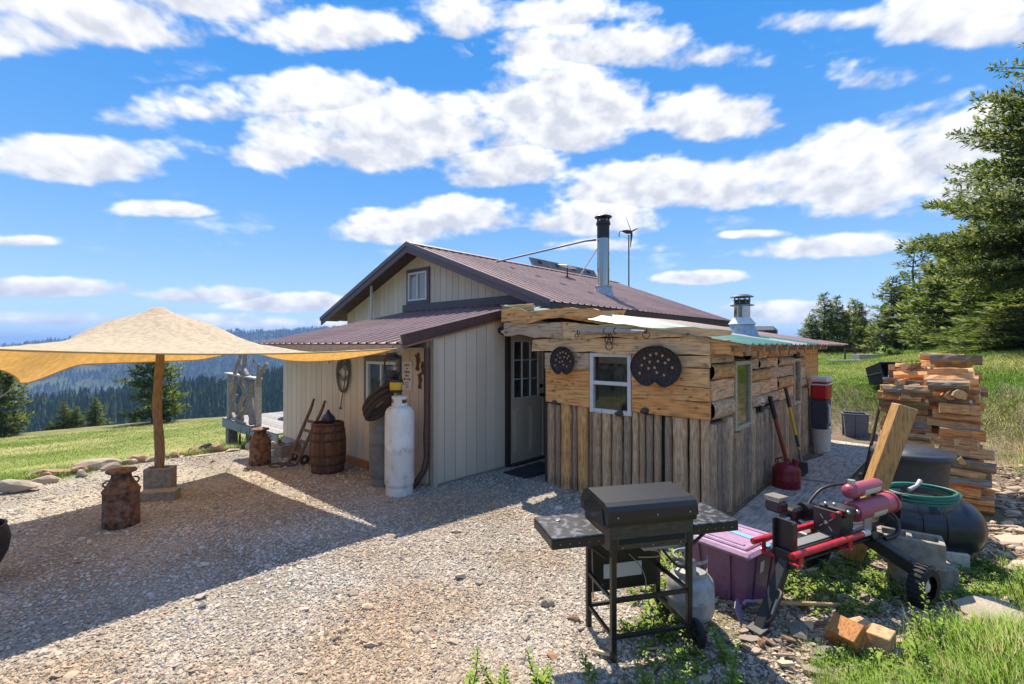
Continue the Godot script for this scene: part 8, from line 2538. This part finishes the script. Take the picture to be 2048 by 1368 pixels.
	# single tall weeds one can pick out
	var wd := [[-0.22, -2.62, 0.24, "tallest weed at the bottom edge left of the grill"], [-0.05, -2.6, 0.17, "weed at the bottom edge right of the tallest one"], [0.16, -2.62, 0.2, "weed at the bottom edge midway to the grill"], [0.45, -2.7, 0.13, "short weed left of the grill's near leg"], [0.72, -2.55, 0.22, "bushy weed before the grill's near left leg"], [0.84, -2.53, 0.26, "taller bushy weed before the grill"], [1.18, -2.62, 0.3, "tall yellow-green weed before the grill wheel"], [1.28, -2.85, 0.2, "weed beside the grill wheel"], [2.62, -2.98, 0.36, "tall pale-budded weed before the splitter wheel"], [2.4, -2.85, 0.25, "leafy weed left of the tall pale-budded one"], [2.75, -2.8, 0.22, "weed right of the tall pale-budded one"]]
	var wms := [leafy_weed(31, 1.0, 30), leafy_weed(32, 1.0, 24), leafy_weed(33, 1.0, 34)]
	for k in wd.size():
		var q = wd[k]
		var b := MB.new()
		var g := RandomNumberGenerator.new()
		g.seed = 900 + k
		for st in 1 + k % 3:
			var hh: float = q[2] * (1.0 - 0.2 * st)
			var sub := leafy_weed(950 + k * 5 + st, hh, int(16 + hh * 60))
			var arr := sub.surface_get_arrays(0)
			var off := Vector3(g.randf_range(-0.03, 0.03), 0, g.randf_range(-0.03, 0.03)) * st
			var vv: PackedVector3Array = arr[Mesh.ARRAY_VERTEX]
			for i in vv.size(): b.v.append(vv[i] + off)
			b.n.append_array(arr[Mesh.ARRAY_NORMAL])
			b.c.append_array(arr[Mesh.ARRAY_COLOR])
		solo("tall_weed", b.mesh(), mat("grass_blades"), q[3], "weed", Vector3(q[0], land(q[0], q[1]) - 0.005, q[1]), k * 1.3, "tall weeds in the foreground")
	# iris leaves by the deck
	var ir := grass_tuft(61, 26, 0.55, 0.16, 0.5, 0.014)
	o_iris(ir, Vector3(-5.35, 0, -9.75), "clump of upright iris leaves in the meadow beside the deck", 1.0)
	o_iris(ir, Vector3(-4.95, 0, -9.55), "leafy clump at the foot of the deck's front corner", 0.7)
	o_iris(grass_tuft(62, 16, 0.5, 0.08, 0.9, 0.008), Vector3(3.62, 0, -3.35), "clump of long arching grass blades at the right edge", 1.1)

func o_iris(m: ArrayMesh, p: Vector3, label: String, s: float) -> void:
	var im := mat("iris_leaf", Color(0.10, 0.19, 0.045), 0.6, {"vc": true, "back": Color(0.45, 0.6, 0.2)})
	solo("leaf_clump", m, im, label, "plant", Vector3(p.x, land(p.x, p.z) - 0.01, p.z), p.x * 2.0).scale = Vector3.ONE * s

func make_litter() -> void:
	# bark chips and splinters round the splitter, the grill and the bank
	rng.seed = 53
	var ms := []
	for k in 5:
		var b := MB.new()
		var q := []
		for j in 5 + k % 2: q.append(Vector2(cos(j * 1.2) * rng.randf_range(0.5, 1.0), sin(j * 1.2) * rng.randf_range(0.25, 0.5)))
		b.prism(PackedVector2Array(q), 0.22, Transform3D(Basis(Vector3.RIGHT, -PI / 2 + 0.12 * k - 0.2), Vector3.ZERO))
		ms.append(b.mesh())
	var at := [[], [], [], [], []]
	var tint := [[], [], [], [], []]
	for k in 26000:
		var x := rng.randf_range(-0.2, 7.5)
		var z := rng.randf_range(-8.5, -2.2)
		if z > -2.4 + x * 0.05 or atan2(x, -z) > 0.86: continue
		var dens := smoothstep(0.6, 2.0, x + rng.randf_range(-0.8, 0.5))
		if rng.randf() > dens or blocked(x, z) or not footprint_free(x, z): continue
		if behind_bank(x, z) > 0.7: continue
		var s := rng.randf_range(0.008, 0.026) + 0.05 * pow(rng.randf(), 7.0)
		at[k % 5].append(Transform3D(Basis.from_euler(Vector3(rng.randf_range(-0.35, 0.35), rng.randf() * TAU, rng.randf_range(-0.35, 0.35))).scaled(Vector3(s * rng.randf_range(1.0, 2.2), s, s)), Vector3(x, land(x, z) + s * 0.2 + 0.003, z)))
		var v := rng.randf_range(0.6, 1.1)
		var h := rng.randf()
		tint[k % 5].append(Color(0.44, 0.34, 0.25) * v if h < 0.55 else (Color(0.30, 0.18, 0.11) * v if h < 0.8 else Color(0.52, 0.40, 0.27) * v))
	scatter("wood_chips", ms, mat("chips", Color(1, 1, 1), 0.88, {"vc": true}), at, tint, "bark chips and splinters strewn over the dirt on the right", "wood chips")
	# flat broken stones at the foot of the bank
	var bs := []
	for k in 5: bs.append(rock_mesh(820 + k, 0.4, 0.35, 1))
	at = [[], [], [], [], []]
	tint = [[], [], [], [], []]
	for k in 700:
		var x := rng.randf_range(3.3, 7.6)
		var z := rng.randf_range(-6.6, -3.2)
		var b := behind_bank(x, z)
		if b > 0.75 or b < -2.2 or blocked(x, z) or atan2(x, -z) > 0.87: continue
		if hf(Vector3(x, 0, z)).x < 5.45 and z < -4.4: continue
		if Vector2(x - 3.6, z + 4.25).length() < 0.5 or Vector2(x - 4.1, z + 4.98).length() < 0.4: continue
		var s := rng.randf_range(0.02, 0.07) + 0.09 * pow(rng.randf(), 4.0)
		at[k % 5].append(Transform3D(Basis.from_euler(Vector3(rng.randf_range(-0.3, 0.3), rng.randf() * TAU, rng.randf_range(-0.3, 0.3))).scaled(Vector3.ONE * s), Vector3(x, land(x, z) + s * 0.1, z)))
		var v := rng.randf_range(0.75, 1.15)
		tint[k % 5].append(Color(0.47, 0.38, 0.29) * v)
	scatter("broken_stones", bs, mat("stone"), at, tint, "flat broken stones scattered at the foot of the bank", "stones")

func make_far_things() -> void:
	# grey truck topper showing over the shed roof
	var t := thing("camper_top", "grey camper roof showing over the end of the shed roof", "camper", Vector3(7.75, land(7.75, -15.5), -15.5), -0.3)
	var y0: float = -t.position.y
	var b := MB.new()
	b.box(Vector3(0, y0 + 1.45, 0), Vector3(1.0, 2.0, 2.2), 0.12)
	part("body", b.mesh(), mat("camper_grey", Color(0.20, 0.19, 0.17), 0.5), t)
	b = MB.new()
	b.box(Vector3(0.28, y0 + 2.2, 1.105), Vector3(0.3, 0.25, 0.02), 0.005)
	part("window", b.mesh(), mat("camper_glass", Color(0.02, 0.02, 0.022), 0.1), t)
	for s: float in [-0.6, 0.6]:
		b = MB.new()
		b.lathe([Vector2(0, -0.1), Vector2(0.3, -0.1), Vector2(0.3, 0.1), Vector2(0, 0.1)], 18, Vector3(0.45, y0 + 0.3, s), Basis(Vector3.BACK, PI / 2))
		part("wheel", b.mesh(), mat("tyre"), t)
	# rail fence and pale boards on the grass behind
	t = thing("rail_fence", "low dark rail fence on the grass before the far trees", "fence", Vector3(17.0, 0, -23.6), 0.25)
	var fm := mat("fence_grey", Color(0.12, 0.09, 0.07), 0.9)
	for k in 4:
		var px := -0.9 + 0.6 * k
		var wp := t.to_global(Vector3(px, 0, 0)) if false else t.position + Basis(Vector3.UP, 0.25) * Vector3(px, 0, 0)
		part("fence_post", bx(Vector3(0.06, 0.7, 0.06), 0.005), fm, t, Vector3(px, land(wp.x, wp.z) + 0.28, 0))
	part("rail", bx(Vector3(1.95, 0.06, 0.03), 0.004), fm, t, Vector3(0, land(17.0, -23.6) + 0.55, 0.045))
	var bd := mat("pale_board", Color(0.5, 0.46, 0.42), 0.85, {"tex": "grain", "scale": Vector3(0.6, 6, 6)})
	solo("pale_board", bx(Vector3(1.7, 0.05, 0.3), 0.004), bd, "long pale board lying on the grass behind the shed", "board", Vector3(13.6, land(13.6, -19.6) + 0.16, -19.6), 0.2, "boards on the grass")
	solo("pale_board", bx(Vector3(0.9, 0.22, 0.4), 0.004), bd, "pale box-shaped board stack before the low fence", "board", Vector3(15.0, land(15.0, -20.5) + 0.2, -20.5), 0.1, "boards on the grass")
func _ready() -> void:
	var t0 := Time.get_ticks_msec()
	view_and_light()
	print("sky ", Time.get_ticks_msec() - t0)
	make_land()
	print("land ", Time.get_ticks_msec() - t0)
	make_gravel()
	print("gravel ", Time.get_ticks_msec() - t0)
	make_cabin()
	make_shed()
	make_front_things()
	make_deck()
	make_shed_things()
	make_woodpile()
	make_right_yard()
	make_far_things()
	print("things ", Time.get_ticks_msec() - t0)
	make_trees()
	make_forest()
	print("trees ", Time.get_ticks_msec() - t0)
	make_grass()
	make_litter()
	print("all ", Time.get_ticks_msec() - t0)
